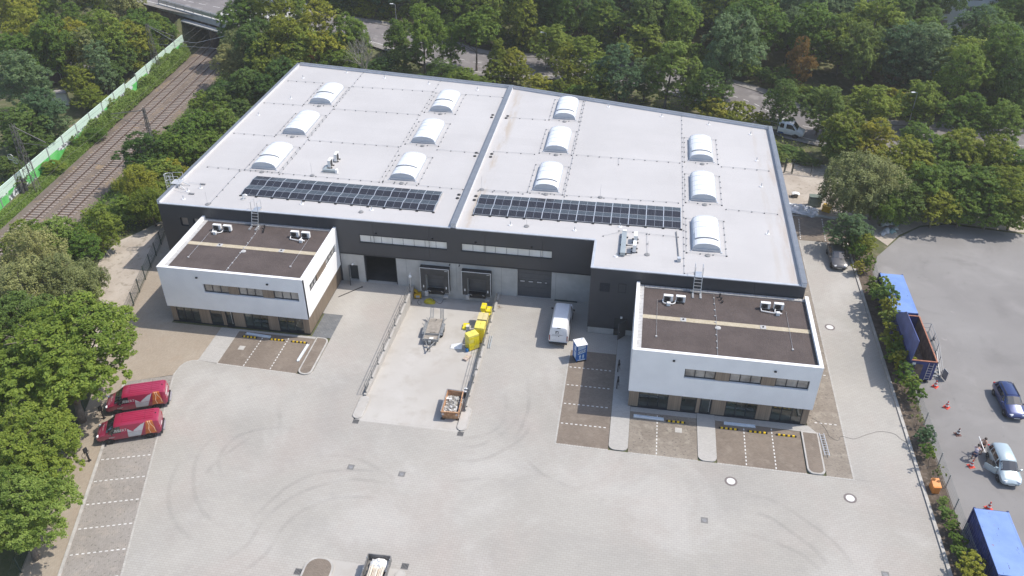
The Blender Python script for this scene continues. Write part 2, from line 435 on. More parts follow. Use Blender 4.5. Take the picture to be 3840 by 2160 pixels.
# planted islands with kerbs
def island(pts, fill, label_h=0.13, inner=0.14, kname='traffic_island'):
    k = struct(MB().prism(pts, -0.05, label_h).build(kname, M_KERB, bevel=0.015))
    cx = sum(p[0] for p in pts) / len(pts); cy = sum(p[1] for p in pts) / len(pts)
    x0 = min(p[0] for p in pts); x1 = max(p[0] for p in pts); y0 = min(p[1] for p in pts); y1 = max(p[1] for p in pts)
    fx = 1 - 2 * inner / (x1 - x0); fy = 1 - 2 * inner / (y1 - y0)
    mx, my = (x0 + x1) / 2, (y0 + y1) / 2
    MB().sheet([(mx + (x - mx) * fx, my + (y - my) * fy) for x, y in pts], label_h + 0.004).build('fill', fill, k)
    return k
island(rrect(20.5, 21.85, -16.05, -10.4, 0.6, corners=(1, 1, 1, 0)), M_BAY)
island(rrect(67.02, 68.5, -21.4, -16.4, 0.55, corners=(1, 1, 0, 0)), M_BAY)
island(rrect(27.5, 28.4, -21.0, -18.05, 0.44), M_RAMP, 0.1, 0.13)
island(rrect(37.05, 37.95, -21.05, -18.05, 0.44), M_RAMP, 0.1, 0.13)
island(rrect(28.9, 31.15, -44.0, -35.85, 0.95, corners=(0, 0, 1, 1)), M_BAY, 0.12, 0.16)
island(rrect(35.75, 36.5, -44.0, -36.0, 0.37, corners=(0, 0, 1, 1)), M_RAMP, 0.1, 0.12)
struct(MB().sheet([(31.0, -44), (35.9, -44), (35.9, -35.95), (30.2, -35.9), (30.9, -36.6)], 0.006).build('concrete_slab', M_RAMP))
# bay markings: dashes of white stones
def dashes(a, b, parent=None):
    L = hypot(b[0] - a[0], b[1] - a[1]); n = int(L / 0.42); dx, dy = (b[0] - a[0]) / L, (b[1] - a[1]) / L
    mb = MB()
    for i in range(n):
        c = (i + 0.5) * 0.42
        mb.obox((a[0] + dx * c, a[1] + dy * c, 0.002), (0.21, 0.10, 0.014), atan2(dy, dx) + random.uniform(-.03, .03))
    return mb.build('bay_marking', M_WHITE, parent or bay_r, kind='stuff')
for y in (-10.83, -13.43, -16.03, -18.63): dashes((45.95, y), (50.35, y + 0.02))
dashes((54.52, -21.25), (54.52, -16.2)); dashes((62.04, -21.3), (62.1, -16.2)); dashes((64.48, -21.35), (64.5, -16.3))
dashes((15.0, -15.8), (15.15, -10.7)); dashes((17.72, -15.85), (17.75, -10.7))
for y in (-15.0, -8.2, -1.5): dashes((68.3, y), (70.7, y))
dashes((70.9, 17.0), (71.3, 22.4)); dashes((73.8, 17.0), (74.1, 22.6)); 
bd = Vector((0.302, -0.953)); bp = Vector((0.953, 0.302))
for i in range(9):
    c = Vector((8.0, -29.29)) + bd * (2.46 * (i - 3))
    dashes((c.x + 0.1, c.y + 0.03), (c.x + bp.x * 4.5, c.y + bp.y * 4.5))
# small square slabs set in the stones
for x, y in ((15.0 - 1.3, -13.1), (56.4, -17.9)):
    MB().box(x - 0.3, x + 0.3, y - 0.3, y + 0.3, -0.02, 0.012).build('cover_slab', M_KERB, yard)

# --- sunken loading ramp
def ramp_z(y):
    return -1.15 if y > -1.6 else -1.15 * (y + 20.9) / 19.3
ramp = MB()
yy = [-20.95, -16, -11, -6, -1.6, -0.02]
for a, b in zip(yy[:-1], yy[1:]):
    ramp.face((27.93, a, ramp_z(a)), (37.2, a, ramp_z(a)), (37.2, b, ramp_z(b)), (27.93, b, ramp_z(b)))
ramp.face((27.7, -21.2, 0), (37.45, -21.2, 0), (37.2, -20.95, 0), (27.93, -20.95, 0))
struct(ramp.build('loading_ramp', M_RAMP))
def ramp_wall(x0, x1, label):
    t = thing('retaining_wall', label, 'wall', ((x0 + x1) / 2, -9.5, ramp_z(-9.5)))
    y = -18.0
    while y < -0.1:
        y1 = min(-0.03, y + 2.0)
        MB().box(x0, x1, y + 0.012, y1 - 0.012, -1.5, 0.2).build('wall_section', M_RAMP, t, bevel=0.01)
        y = y1
    return t
ramp_wall(27.7, 27.93, 'low pale concrete wall along the ramp side facing the twin red vans')
ramp_wall(37.2, 37.45, 'low pale concrete wall along the ramp side beside the yellow boxes')
# --- raw earth, planting bed, asphalt lot
struct(MB().sheet([(-3.7, 3.4), (-4.7, 6.6), (-2.0, 12.0), (-1.0, 20), (-3.5, 20), (-6.2, 8.9), (-7.5, 6), (-8.9, 3.6), (-9.1, .5), (-8.2, -2.6), (-6.9, -5.2), (-5.0, -8), (-4.2, -11.5), (-2.5, -16), (1.6, -18.6), (0.0, -10.9)], -0.02).build('bare_earth', M_DIRT))
struct(MB().sheet([(67.4, 22.6), (77.1, 23.2), (80.9, 17.2), (82.8, 20), (85.8, 22.7), (89.5, 24.0), (97, 23.0), (140, 20.8), (140, 27), (97, 28.5), (84, 28), (80, 36), (72, 40), (67.4, 36)], -0.02).build('bare_earth', M_DIRT))
struct(MB().sheet([(76.28, -60), (78.1, -60), (78.1, 11.0), (79.0, 14.0), (77.05, 23.0), (76.28, 17.5)], 0.03).build('planting_bed', M_BED))
struct(MB().sheet([(78.1, -60), (140, -60), (140, 20.6), (97, 22.6), (89.1, 23.5), (85.6, 22.2), (82.7, 19.45), (80.9, 16.9), (79.2, 14.5), (78.1, 11.0)]).build('asphalt_lot', M_ASPH))
# --- road and bridge
def ribbon(line, off0, off1, dz=0.0):
    mb = MB(); A = []; B = []
    for i, p in enumerate(line):
        d = (line[min(i + 1, len(line) - 1)] - line[max(i - 1, 0)]); d.z = 0; d.normalize(); n = Vector((-d.y, d.x, 0))
        A.append(mb.p(p + n * off0 + Vector((0, 0, dz)))); B.append(mb.p(p + n * off1 + Vector((0, 0, dz))))
    for i in range(len(line) - 1): mb.f.append((A[i], A[i + 1], B[i + 1], B[i]))
    return mb
M_PVR = ground_material('weathered pavement slabs', [(0.19, 0.18, 0.17), (0.24, 0.225, 0.21), (0.17, 0.165, 0.14)], 0.3, 1.0)
road = struct(ribbon(RLINE, -4.4, 4.4, 0.02).build('road', M_ROAD, smooth=40))
struct(ribbon(RLINE, 4.4, 6.2, 0.1).build('pavement', M_PVR, smooth=40))
struct(ribbon(RLINE, -6.0, -4.4, 0.1).build('pavement', M_PVR, smooth=40))
ribbon(RLINE, -4.25, -4.12, 0.026).build('edge_line', M_WHITE, road)
acc = 0; seg = []
for a, b in zip(RLINE[:-1], RLINE[1:]):
    L = (b - a).length; n = max(1, int(L / 6))
    for i in range(n):
        p = a.lerp(b, i / n); q = a.lerp(b, min(1, i / n + 0.5 / n))
        mb = MB(); d = (q - p).normalized(); nn = Vector((-d.y, d.x, 0)) * 0.06; u = Vector((0, 0, 0.026))
        mb.face(p - nn + u, q - nn + u, q + nn + u, p + nn + u)
        if -60 < p.x < 120: mb.build('centre_line_dash', M_WHITE, road)

# --- tyre marks: faint rubber left on the stones, each a thin film just above them
m, nt, N, L, b = nodes_of('tyre rubber film')
b.inputs['Base Color'].default_value = (0.15, 0.145, 0.145, 1); b.inputs['Roughness'].default_value = 0.9
tr_ = nt.nodes.new('ShaderNodeBsdfTransparent'); mx_ = nt.nodes.new('ShaderNodeMixShader')
at_ = nt.nodes.new('ShaderNodeAttribute'); at_.attribute_name = 'edge'
L.new(mathn(nt, 'MULTIPLY', mathn(nt, 'MULTIPLY', at_.outputs['Fac'], maprange(nt, noise(nt, coords(nt), 0.5, 4), 0.3, 0.62)), 0.085), mx_.inputs[0])
L.new(tr_.outputs[0], mx_.inputs[1]); L.new(b.outputs[0], mx_.inputs[2]); L.new(mx_.outputs[0], nt.nodes['Material Output'].inputs[0])
M_TYREM = m
ZO = {9: (0, 1400), 10: (960, 1400), 11: (1920, 1400), 12: (2880, 1400)}
def tyre_mark(n, pts, w=0.34, twin=0.0):
    for off in ((0,) if not twin else (-twin, twin)):
        ln = smooth_line([G(ZO[n][0] + x / 1.906, ZO[n][1] + y / 1.906, 0.006) for x, y in pts], 6)
        mb = MB(); ed = []; rows = []; tot = len(ln) - 1
        for i, p in enumerate(ln):
            d = ln[min(i + 1, tot)] - ln[max(i - 1, 0)]; d.z = 0; d.normalize(); nn = Vector((-d.y, d.x, 0)); fade = min(1, i / 5, (tot - i) / 5)
            rows.append([mb.p(p + nn * (off + w * k)) for k in (-1, -0.4, 0.4, 1)]); ed += [0, fade, fade, 0]
        for A, B in zip(rows[:-1], rows[1:]):
            for k in range(3): mb.f.append((A[k], B[k], B[k + 1], A[k + 1]))
        o = mb.build('tyre_mark', M_TYREM, yard); a_ = o.data.attributes.new('edge', 'FLOAT', 'POINT'); a_.data.foreach_set('value', ed); o['kind'] = 'stuff'
for n, pts, tw in ((9, [(1560, 430), (1430, 560), (1385, 700), (1400, 900), (1480, 1020), (1640, 1120)], .0), (9, [(1300, 600), (1225, 760), (1205, 920), (1260, 1080), (1380, 1200)], .0), (9, [(1830, 405), (1700, 450), (1600, 540), (1560, 640), (1600, 760)], .0), (9, [(1830, 430), (1640, 560), (1500, 680), (1420, 820)], 0),
    (10, [(-260, 1440), (0, 1260), (120, 1080), (300, 930), (500, 850), (700, 820), (1000, 850)], .9), (10, [(-150, 1120), (0, 1010), (200, 830), (420, 720), (680, 690), (900, 700)], .0), (10, [(-200, 470), (0, 405), (150, 385), (330, 400)], .0), (10, [(1330, 560), (1550, 575), (1700, 525), (1850, 430), (1950, 300)], .8), (10, [(1380, 470), (1600, 450), (1740, 380), (1785, 270), (1780, 120)], 0), (10, [(1350, 785), (1600, 755), (1830, 775)], 0), (10, [(400, 600), (640, 590), (800, 640), (1000, 760)], 0), (10, [(150, 180), (170, 330), (160, 480)], 0),
    (11, [(0, 490), (70, 380), (120, 230), (110, 60)], 0), (11, [(60, 560), (180, 690), (330, 780), (520, 830)], .0), (12, [(-300, 900), (0, 960), (200, 1080), (420, 1250), (560, 1440)], .9), (12, [(-200, 1130), (0, 1190), (250, 1300), (400, 1440)], 0)):
    tyre_mark(n, pts, .24, tw)
# ================================================================== BRIDGE, RAILWAY
M_STEEL = mat('galvanised steel', (0.46, 0.47, 0.48), 0.45, metal=0.6, vary=0.15, scale=5)
M_MASTS = mat('weathered mast steel', (0.16, 0.15, 0.14), 0.7, metal=0.3, vary=0.25, scale=4)
M_RUST = mat('rail steel', (0.165, 0.115, 0.095), 0.6, metal=0.4, vary=0.2, scale=3)
M_SLEEP = mat('concrete sleeper', (0.30, 0.255, 0.225), 0.9, vary=0.3, scale=3, fine=0.3)
M_BRICK = mat('dark bridge masonry', (0.16, 0.12, 0.10), 0.9, vary=0.4, scale=1.2, fine=0.4)
M_ALU = mat('aluminium', (0.62, 0.63, 0.64), 0.35, metal=0.7, vary=0.08, scale=4)
b0 = GO(455, 22, 4.6); b1 = GO(585, 58, 4.6)
bd_ = (b1 - b0); bd_.z = 0; bd_.normalize(); bn = Vector((-bd_.y, bd_.x, 0))
bm_ = b0.lerp(b1, 0.5) + bn * 6.2
br = thing('railway_bridge', 'flat grey road bridge with steel railing spanning the twin tracks', 'bridge', (bm_.x, bm_.y, -1.2))
def bpt(s, n, z): return bm_ + bd_ * s + bn * n + Vector((0, 0, z - bm_.z))
mb = MB()
def bbox(mb, s0, s1, n0, n1, z0, z1):
    P = [bpt(s, n, z) for z in (z0, z1) for s, n in ((s0, n0), (s1, n0), (s1, n1), (s0, n1))]
    a = [mb.p(q) for q in P]
    for q in ((3, 2, 1, 0), (4, 5, 6, 7), (0, 1, 5, 4), (1, 2, 6, 5), (2, 3, 7, 6), (3, 0, 4, 7)): mb.f.append(tuple(a[i] for i in q))
    return mb
bbox(MB(), -13, 13, -7.2, 7.2, 3.7, 4.5).build('deck', M_CONC, br)
bbox(MB(), -13, 13, -7.2, -6.6, 4.503, 4.75).build('deck_edge', M_CONC, br); bbox(MB(), -13, 13, 6.6, 7.2, 4.503, 4.75).build('deck_edge', M_CONC, br)
bbox(MB(), -5.2, 13, -8.4, -7.25, 3.15, 3.35).build('pipe_shelf', M_CONC, br)
bbox(MB(), -14, -8.2, -7.0, 7.0, -1.4, 3.69).build('abutment', M_BRICK, br); bbox(MB(), 6.5, 13, -7.0, 7.0, -1.4, 3.69).build('abutment', M_BRICK, br)
bbox(MB(), 0.6, 1.5, -6.8, 6.8, -1.4, 3.69).build('pier', M_BRICK, br)
for n in (-6.9, 6.9):
    bbox(MB(), -13, 13, n - 0.05, n + 0.05, 5.72, 5.8).build('handrail', M_ALU, br)
    bbox(MB(), -13, 13, n - 0.02, n + 0.02, 4.95, 5.6).build('railing_panel', M_ALU, br)
    for i in range(11): bbox(MB(), -12.9 + i * 2.55, -12.8 + i * 2.55, n - 0.06, n + 0.06, 4.7, 5.75).build('railing_post', M_STEEL, br)
# ballast bed and two tracks
yR = [-40 + 4 * i for i in range(46)]
mb = MB(); prof = [(-4.9, -0.42), (-3.9, 0.0), (3.9 + 3.0, 0.0), (3.9 + 4.0, -0.42)]
rows = [[mb.p(track_x(y, 0) + 0.0 + dx - 0.4, y, RAILZ - 0.16 + dz) for dx, dz in [(-2.6, -0.3), (-1.7, 0), (1.9, 0.0), (2.0, -0.06), (5.6, 0.0), (6.6, -0.3)]] for y in yR]
for A, B in zip(rows[:-1], rows[1:]):
    for i in range(5): mb.f.append((A[i], A[i + 1], B[i + 1], B[i]))
struct(mb.build('ballast_bed', M_BALL, smooth=30))
slp = MB().box(-1.3, 1.3, -0.13, 0.13, -0.14, 0.02)
for k in (0, 1):
    tr = thing('railway_track', ('railway track with rusty rails on the noise barrier side', 'railway track with rusty rails on the warehouse side')[k], 'track', (track_x(20, k), 20, RAILZ - 0.2))
    for s in (-1, 1):
        mb = MB()
        for ya, yb in zip(yR[:-1], yR[1:]):
            mb.bar((track_x(ya, k) + s * 0.75, ya, RAILZ - 0.02), (track_x(yb, k) + s * 0.75, yb, RAILZ - 0.02), 0.075, 0.16)
        mb.build('rail', M_RUST, tr)
    me = None
    y = -4.0; n = 0
    while y < 84 and n < 148:
        if me is None:
            o = slp.build('sleeper', M_SLEEP, tr, local=True); me = o.data
        else:
            o = bpy.data.objects.new('sleeper', me); COL.objects.link(o); o.parent = tr
        o.location = Vector((track_x(y, k), y, RAILZ - 0.12)) - ORG[tr]; o.rotation_euler = (0, 0, 0.08 + random.uniform(-.01, .01))
        y += 0.62; n += 1
# noise barrier
def bar_x(y): return -28.75 - 0.083 * (y - 11)
m, nt, N, L, b = nodes_of('pale mint barrier panel')
b.inputs['Roughness'].default_value = 0.6
v = coords(nt)
wv = nt.nodes.new('ShaderNodeTexWave'); wv.bands_direction = 'Z'; wv.inputs['Scale'].default_value = 2.2; wv.inputs['Distortion'].default_value = 0.0; L.new(v, wv.inputs['Vector'])
L.new(mixc(nt, wv.outputs['Fac'], (0.50, 0.66, 0.55), (0.62, 0.76, 0.67)), b.inputs['Base Color']); bump(nt, wv.outputs['Fac'], b, 0.6, 0.04)
M_BMINT = m
m, nt, N, L, b = nodes_of('green barrier panel with sprayed letters')
b.inputs['Roughness'].default_value = 0.6
v = coords(nt, scale=(1, 0.8, 1.2))
gcol = mixc(nt, maprange(nt, noise(nt, v, 1.0, 2), 0.3, 0.7), (0.08, 0.42, 0.09), (0.16, 0.55, 0.16))
msk = maprange(nt, noise(nt, coords(nt, scale=(1, 0.35, 0.5)), 0.55, 2, 0.4), 0.53, 0.57)
sp = mixc(nt, maprange(nt, noise(nt, v, 2.6, 1, 0.3), 0.48, 0.52), (0.62, 0.64, 0.66), (0.10, 0.11, 0.12))
L.new(mixc(nt, msk, gcol, sp), b.inputs['Base Color'])
M_BGREEN = m
nb = thing('noise_barrier', 'pale mint and green railway noise barrier sprayed with graffiti', 'barrier', (bar_x(40), 40, -0.9))
y = -6.0
while y < 67:
    ya, yb = y + 0.1, y + 3.9
    for nm, z0, z1, mm in (('lower_panel', -1.2, 0.45, M_BGREEN), ('upper_panel', 0.46, 1.62, M_BMINT)):
        if 43 < y < 50 and nm == 'upper_panel': z1 = 1.3
        q = MB(); xa, xb = bar_x(ya), bar_x(yb)
        q.prism([(xa - 0.06, ya), (xa + 0.06, ya), (xb + 0.06, yb), (xb - 0.06, yb)], z0, z1)
        q.build(nm, mm, nb)
    MB().box(bar_x(y) - 0.1, bar_x(y) + 0.1, y - 0.08, y + 0.08, -1.4, 1.7).build('post', M_STEEL, nb)
    y += 4.0
# overhead line masts: four-legged lattice
def lattice(root, base, top, w0, w1, n=9, r=0.035):
    base = Vector(base); top = Vector(top); m_ = MB()
    def ring(t):
        w = w0 + (w1 - w0) * t; c = base.lerp(top, t)
        return [c + Vector((sx * w / 2, sy * w / 2, 0)) for sx, sy in ((-1, -1), (1, -1), (1, 1), (-1, 1))]
    for k in range(4):
        m_.bar(ring(0)[k], ring(1)[k], r * 2.2)
    m_.build('lattice_leg', M_MASTS, root)
    d = MB()
    for i in range(n):
        A = ring(i / n); B = ring((i + 1) / n)
        for k in range(4):
            j = (k + 1) % 4
            d.bar(A[k], B[j] if i % 2 else B[k].lerp(B[j], 1.0), r); d.bar(A[j], A[k], r)
    d.build('lattice_bracing', M_MASTS, root)
def mast(base, h, w, label, arm=None):
    t = thing('catenary_mast', label, 'mast', base, group='overhead line masts along the railway')
    lattice(t, base, (base[0], base[1], base[2] + h), w, w * 0.35)
    if arm:
        x1, z1 = arm
        q = MB(); q.bar((base[0], base[1], base[2] + h - 0.3), (x1, base[1] + 0.2, z1), 0.09)
        q.bar((base[0], base[1], base[2] + h - 2.6), (x1, base[1] + 0.2, z1 - 0.4), 0.05)
        q.build('cantilever_arm', M_MASTS, t)
    return t
mA = (-27.7, 15.2, -1.2); mast(mA, 9.6, 1.1, 'tall rusty lattice mast with pulley wheels before the noise barrier', arm=(-23.9, 6.0))
pw = thing('counterweight_pulley', 'grey tension wheels and stacked weights hung beside a lattice mast', 'pulley', (-28.6, 14.2, -1.2))
for z, y in ((4.3, 14.0), (3.5, 14.6)):
    MB().path([(-28.5 + .4 * cos(a_), y, z + .4 * sin(a_)) for a_ in [2 * pi * i / 16 for i in range(17)]], .035, 5).bar((-28.9, y, z), (-28.1, y, z), .04).bar((-28.5, y, z - .4), (-28.5, y, z + .4), .04).build('wheel', M_STEEL, pw)
    MB().tube((-28.5, y, z), (-28.5, y, 0.6), 0.02).build('cable', M_MASTS, pw)
    MB().tube((-28.5, y, -0.9), (-28.5, y, 0.9), 0.22, n=10).build('weight_stack', M_MASTS, pw)
mB = (-32.4, 57.5, -1.2); mast(mB, 8.8, 1.0, 'dark lattice mast standing near the far end of the noise barrier', arm=(-28.0, 5.6))
mC = tuple(G(1105 / 1.906, 1055 / 1.906, 0.6)); mC = (-15.6, 25.2, -1.0); mast(mC, 8.2, 0.62, 'slim dark lattice mast rising from bushes on the warehouse side', arm=(-20.8, 5.9))
for k in (0, 1):
    w = thing('overhead_wire', ('thin contact wire hung above the track by the noise barrier', 'thin contact wire hung above the track nearest the warehouse')[k], 'wire', (track_x(20, k), 20, RAILZ))
    for dz, nm, r in ((4.6, 'contact_wire', 0.013), (5.7, 'carrier_wire', 0.013)):
        mb = MB(); pts = []
        for i in range(24):
            y = -30 + 5 * i; sag = 0.5 * (((y - 15) / 21.0) % 2 - 1) ** 2 if nm == 'carrier_wire' else 0.25
            pts.append((track_x(y, k) + 0.1, y, RAILZ + dz + sag * 0.8 - 0.2))
        mb.path(pts, r, n=4).build(nm, M_MASTS, w)
hw = thing('headspan_wire', 'thin cross wire stretched from lattice mast over both tracks', 'wire', (-26, 57.5, RAILZ))
MB().path([(mB[0], mB[1], 7.3), (-28.4, 57.4, 5.1), (-24.0, 57.2, 4.9), (-18.0, 57, 6.6)], 0.025, n=4).build('cable', M_STEEL, hw)
MB().path([(mB[0], mB[1], 4.2), (-18.0, 57, 4.2)], 0.02, n=4).build('cable', M_STEEL, hw)
# ================================================================== WAREHOUSE
M_CLAD = mat('anthracite cladding', (0.045, 0.048, 0.056), 0.42, vary=0.12, scale=0.35, spec=0.5)
M_CLADD = mat('anthracite trim', (0.028, 0.030, 0.036), 0.45, vary=0.1, scale=2)
M_COPE = mat('grey metal coping', (0.22, 0.235, 0.26), 0.4, metal=0.35, vary=0.08, scale=1.5)
M_COPEL = mat('light metal coping', (0.50, 0.52, 0.55), 0.4, metal=0.3, vary=0.08, scale=1.5)
M_GASK = mat('black rubber', (0.022, 0.022, 0.024), 0.7, vary=0.2, scale=3)
M_BLACK = mat('black plastic', (0.018, 0.018, 0.02), 0.5, vary=0.2, scale=4)
M_INT = mat('dark interior', (0.05, 0.055, 0.06), 0.8, vary=0.2, scale=0.7)
M_WHITEP = mat('white paint', (0.78, 0.78, 0.78), 0.5, vary=0.05, scale=3)
M_DOORG = mat('dark grey door leaf', (0.075, 0.08, 0.09), 0.45, vary=0.1, scale=2)
m, nt, N, L, b = nodes_of('pale roof membrane')
b.inputs['Roughness'].default_value = 0.75
v = coords(nt)
c = mixc(nt, maprange(nt, noise(nt, v, 0.12, 5, 0.6), 0.3, 0.7), (0.405, 0.392, 0.388), (0.448, 0.434, 0.43))
br_ = nt.nodes.new('ShaderNodeTexBrick'); br_.inputs['Scale'].default_value = 1; br_.inputs['Brick Width'].default_value = 14; br_.inputs['Row Height'].default_value = 1.9
br_.inputs['Mortar Size'].default_value = 0.02; br_.inputs['Color1'].default_value = (0, 0, 0, 1); br_.inputs['Color2'].default_value = (1, 1, 1, 1); L.new(v, br_.inputs['Vector'])
c = mixc(nt, 0.10, c, mixc(nt, br_.outputs['Color'], (0.38, 0.368, 0.365), (0.49, 0.478, 0.472)))
c = mixc(nt, mathn(nt, 'MULTIPLY', br_.outputs['Fac'], 0.14), c, (0.33, 0.325, 0.33))
# dirt washed against the upstands: a band along x=0.9, x=33.4 and x=66.4
sx = nt.nodes.new('ShaderNodeSeparateXYZ'); tc = nt.nodes.new('ShaderNodeTexCoord'); L.new(tc.outputs['Object'], sx.inputs[0])
ds = noise(nt, coords(nt, scale=(1, 0.16, 1)), 0.9, 5, 0.7)
for xc, w, amt, cc in ((1.1, 0.95, 0.75, (0.36, 0.30, 0.235)), (33.35, 0.85, 0.5, (0.36, 0.29, 0.235)), (66.25, 0.9, 0.85, (0.34, 0.28, 0.235)), (32.0, 0.5, 0.3, (0.37, 0.32, 0.27))):
    dd = mathn(nt, 'ABSOLUTE', mathn(nt, 'SUBTRACT', sx.outputs[0], xc))
    band = maprange(nt, dd, 0.1, w, 1.0, 0.0)
    msk = mathn(nt, 'MULTIPLY', mathn(nt, 'MULTIPLY', band, maprange(nt, ds, 0.42, 0.62)), amt)
    c = mixc(nt, msk, c, cc)
L.new(c, b.inputs['Base Color'])
M_ROOF = m
m, nt, N, L, b = nodes_of('translucent profiled glazing')
b.inputs['Roughness'].default_value = 0.35; b.inputs['Specular IOR Level'].default_value = 0.6
v = coords(nt)
wv = nt.nodes.new('ShaderNodeTexWave'); wv.bands_direction = 'X'; wv.inputs['Scale'].default_value = 3.2; L.new(v, wv.inputs['Vector'])
c = mixc(nt, maprange(nt, noise(nt, coords(nt, scale=(1, 1, 0.05)), 0.8, 3), 0.35, 0.7), (0.70, 0.68, 0.63), (0.80, 0.785, 0.75))
c = mixc(nt, mathn(nt, 'MULTIPLY', wv.outputs['Fac'], 0.2), c, (0.6, 0.58, 0.53))
L.new(c, b.inputs['Base Color']); M_GLAZ = m
def glass_mat(name, c, c2, rough=0.03, scale=0.6):
    m, nt, N, L, b = nodes_of(name)
    b.inputs['Roughness'].default_value = rough; b.inputs['IOR'].default_value = 1.9; b.inputs['Specular IOR Level'].default_value = 0.6
    L.new(mixc(nt, maprange(nt, noise(nt, coords(nt), scale, 3), 0.35, 0.65), c, c2), b.inputs['Base Color'])
    return m
M_GLASS = glass_mat('dark window glass', (0.012, 0.018, 0.018), (0.035, 0.055, 0.05))
M_GLASSU = glass_mat('window glass with blinds behind', (0.17, 0.165, 0.155), (0.34, 0.32, 0.295))
M_DOME = mat('opal skylight shell', (0.68, 0.695, 0.72), 0.28, vary=0.05, scale=1.2, spec=0.5)
M_DOMES = mat('skylight shell end', (0.50, 0.52, 0.55), 0.35, vary=0.05, scale=1.2)
M_LEAD = mat('grey roof block', (0.22, 0.22, 0.225), 0.7, vary=0.2, scale=5)

H = 7.92; XJ = 47.24; DJ = 5.1; XR = 67.34; XM = 32.57
YB0, YB1, YB2 = 42.7, 38.85, 30.5
PH = 0.30
hall = thing('warehouse', 'large anthracite warehouse hall with pale flat roof', 'warehouse', (33, 15, 0))
def yback(x):
    return YB0 + (YB1 - YB0) * x / XM if x < XM else YB1 + (YB2 - YB1) * (x - XM) / (XR - XM)
class Facade:
    """wall in the plane y=Y looking towards -y, cut around openings"""
    def __init__(s, Y, sgn=-1): s.Y = Y
    def wall(s, x0, x1, z0, z1, holes=(), depth=0.25):
        mb = MB(); xs_ = sorted({x0, x1, *[h[0] for h in holes], *[h[1] for h in holes]}); zs_ = sorted({z0, z1, *[h[2] for h in holes], *[h[3] for h in holes]})
        xs_ = [x for x in xs_ if x0 <= x <= x1]; zs_ = [z for z in zs_ if z0 <= z <= z1]
        for a, b_ in zip(xs_[:-1], xs_[1:]):
            for c_, d_ in zip(zs_[:-1], zs_[1:]):
                mx, mz = (a + b_) / 2, (c_ + d_) / 2
                if any(h[0] < mx < h[1] and h[2] < mz < h[3] for h in holes): continue
                mb.face((a, s.Y, c_), (b_, s.Y, c_), (b_, s.Y, d_), (a, s.Y, d_))
        Y, B = s.Y, s.Y + depth
        for a, b_, c_, d_ in holes:
            mb.face((a, Y, c_), (a, Y, d_), (a, B, d_), (a, B, c_)); mb.face((b_, Y, c_), (b_, B, c_), (b_, B, d_), (b_, Y, d_))
            mb.face((a, Y, d_), (b_, Y, d_), (b_, B, d_), (a, B, d_)); mb.face((a, Y, c_), (a, B, c_), (b_, B, c_), (b_, Y, c_))
        # edge returns so the sheet has thickness
        mb.face((x0, Y, z0), (x0, Y, z1), (x0, B, z1), (x0, B, z0)); mb.face((x1, Y, z0), (x1, B, z0), (x1, B, z1), (x1, Y, z1))
        mb.face((x0, Y, z0), (x0, B, z0), (x1, B, z0), (x1, Y, z0)); mb.face((x0, Y, z1), (x1, Y, z1), (x1, B, z1), (x0, B, z1))
        return mb
ZC = 3.62
f0 = Facade(0.0); fo = Facade(-0.09)
# ground floor: concrete wall with door openings
OPEN = (22.5, 26.1, -0.02, 3.60); PDOOR = (20.66, 21.72, 0.0, 2.1); SDOOR = (39.32, 42.95, -0.02, 3.60)
DK1 = (29.4, 31.45, 0.0, 2.3); DK2 = (33.95, 36.0, 0.0, 2.3)
f0.wall(19.9, 27.81, -0.1, ZC, [OPEN, PDOOR], 0.5).build('concrete_wall', M_CONC, hall)
f0.wall(27.815, 37.325, -1.3, ZC, [DK1, DK2], 0.5).build('concrete_wall', M_CONC, hall)
f0.wall(37.33, XJ - 0.01, -0.1, ZC, [SDOOR], 0.3).build('concrete_wall', M_CONC, hall)
# panel joints: thin recessed grooves read as lines
for x in (27.2, 32.7, 37.6, 43.4):
    MB().box(x - 0.015, x + 0.015, -0.006, 0.01, 0.0, ZC - 0.02).build('wall_joint', M_LEAD, hall)
# upper cladding, panel by panel
S1 = (22.32, 31.8, 5.2, 6.12); S2 = (33.38, 42.9, 5.2, 6.12); HW1 = (2.12, 3.0, 5.28, 6.36); HW2 = (3.62, 4.5, 5.28, 6.36)
px_ = [-0.09, 5.9, 11.9, 17.9, 23.9, 29.9, 35.9, 41.9, XJ - 0.095]
for a, b_ in zip(px_[:-1], px_[1:]):
    z0 = ZC if a > 17 else 0.0
    hs = [(max(a, h[0]), min(b_, h[1]), h[2], h[3]) for h in (S1, S2, HW1, HW2) if h[0] < b_ and h[1] > a]
    mb = MB()
    if a == 17.9:
        fo.wall(a, 19.88, 0.0, ZC, [], 0.08).build('cladding_panel', M_CLAD, hall)
    fo.wall(a + 0.008, b_ - 0.008, z0, H - 0.06, hs, 0.085).build('cladding_panel', M_CLAD, hall)
MB().box(19.95, XJ - 0.1, -0.13, -0.092, ZC - 0.05, ZC + 0.06).build('base_flashing', M_CLADD, hall)
f0.wall(0.0, XJ - 0.005, ZC, H - 0.1, [S1, S2, HW1, HW2], 0.2).build('wall', M_CLADD, hall)
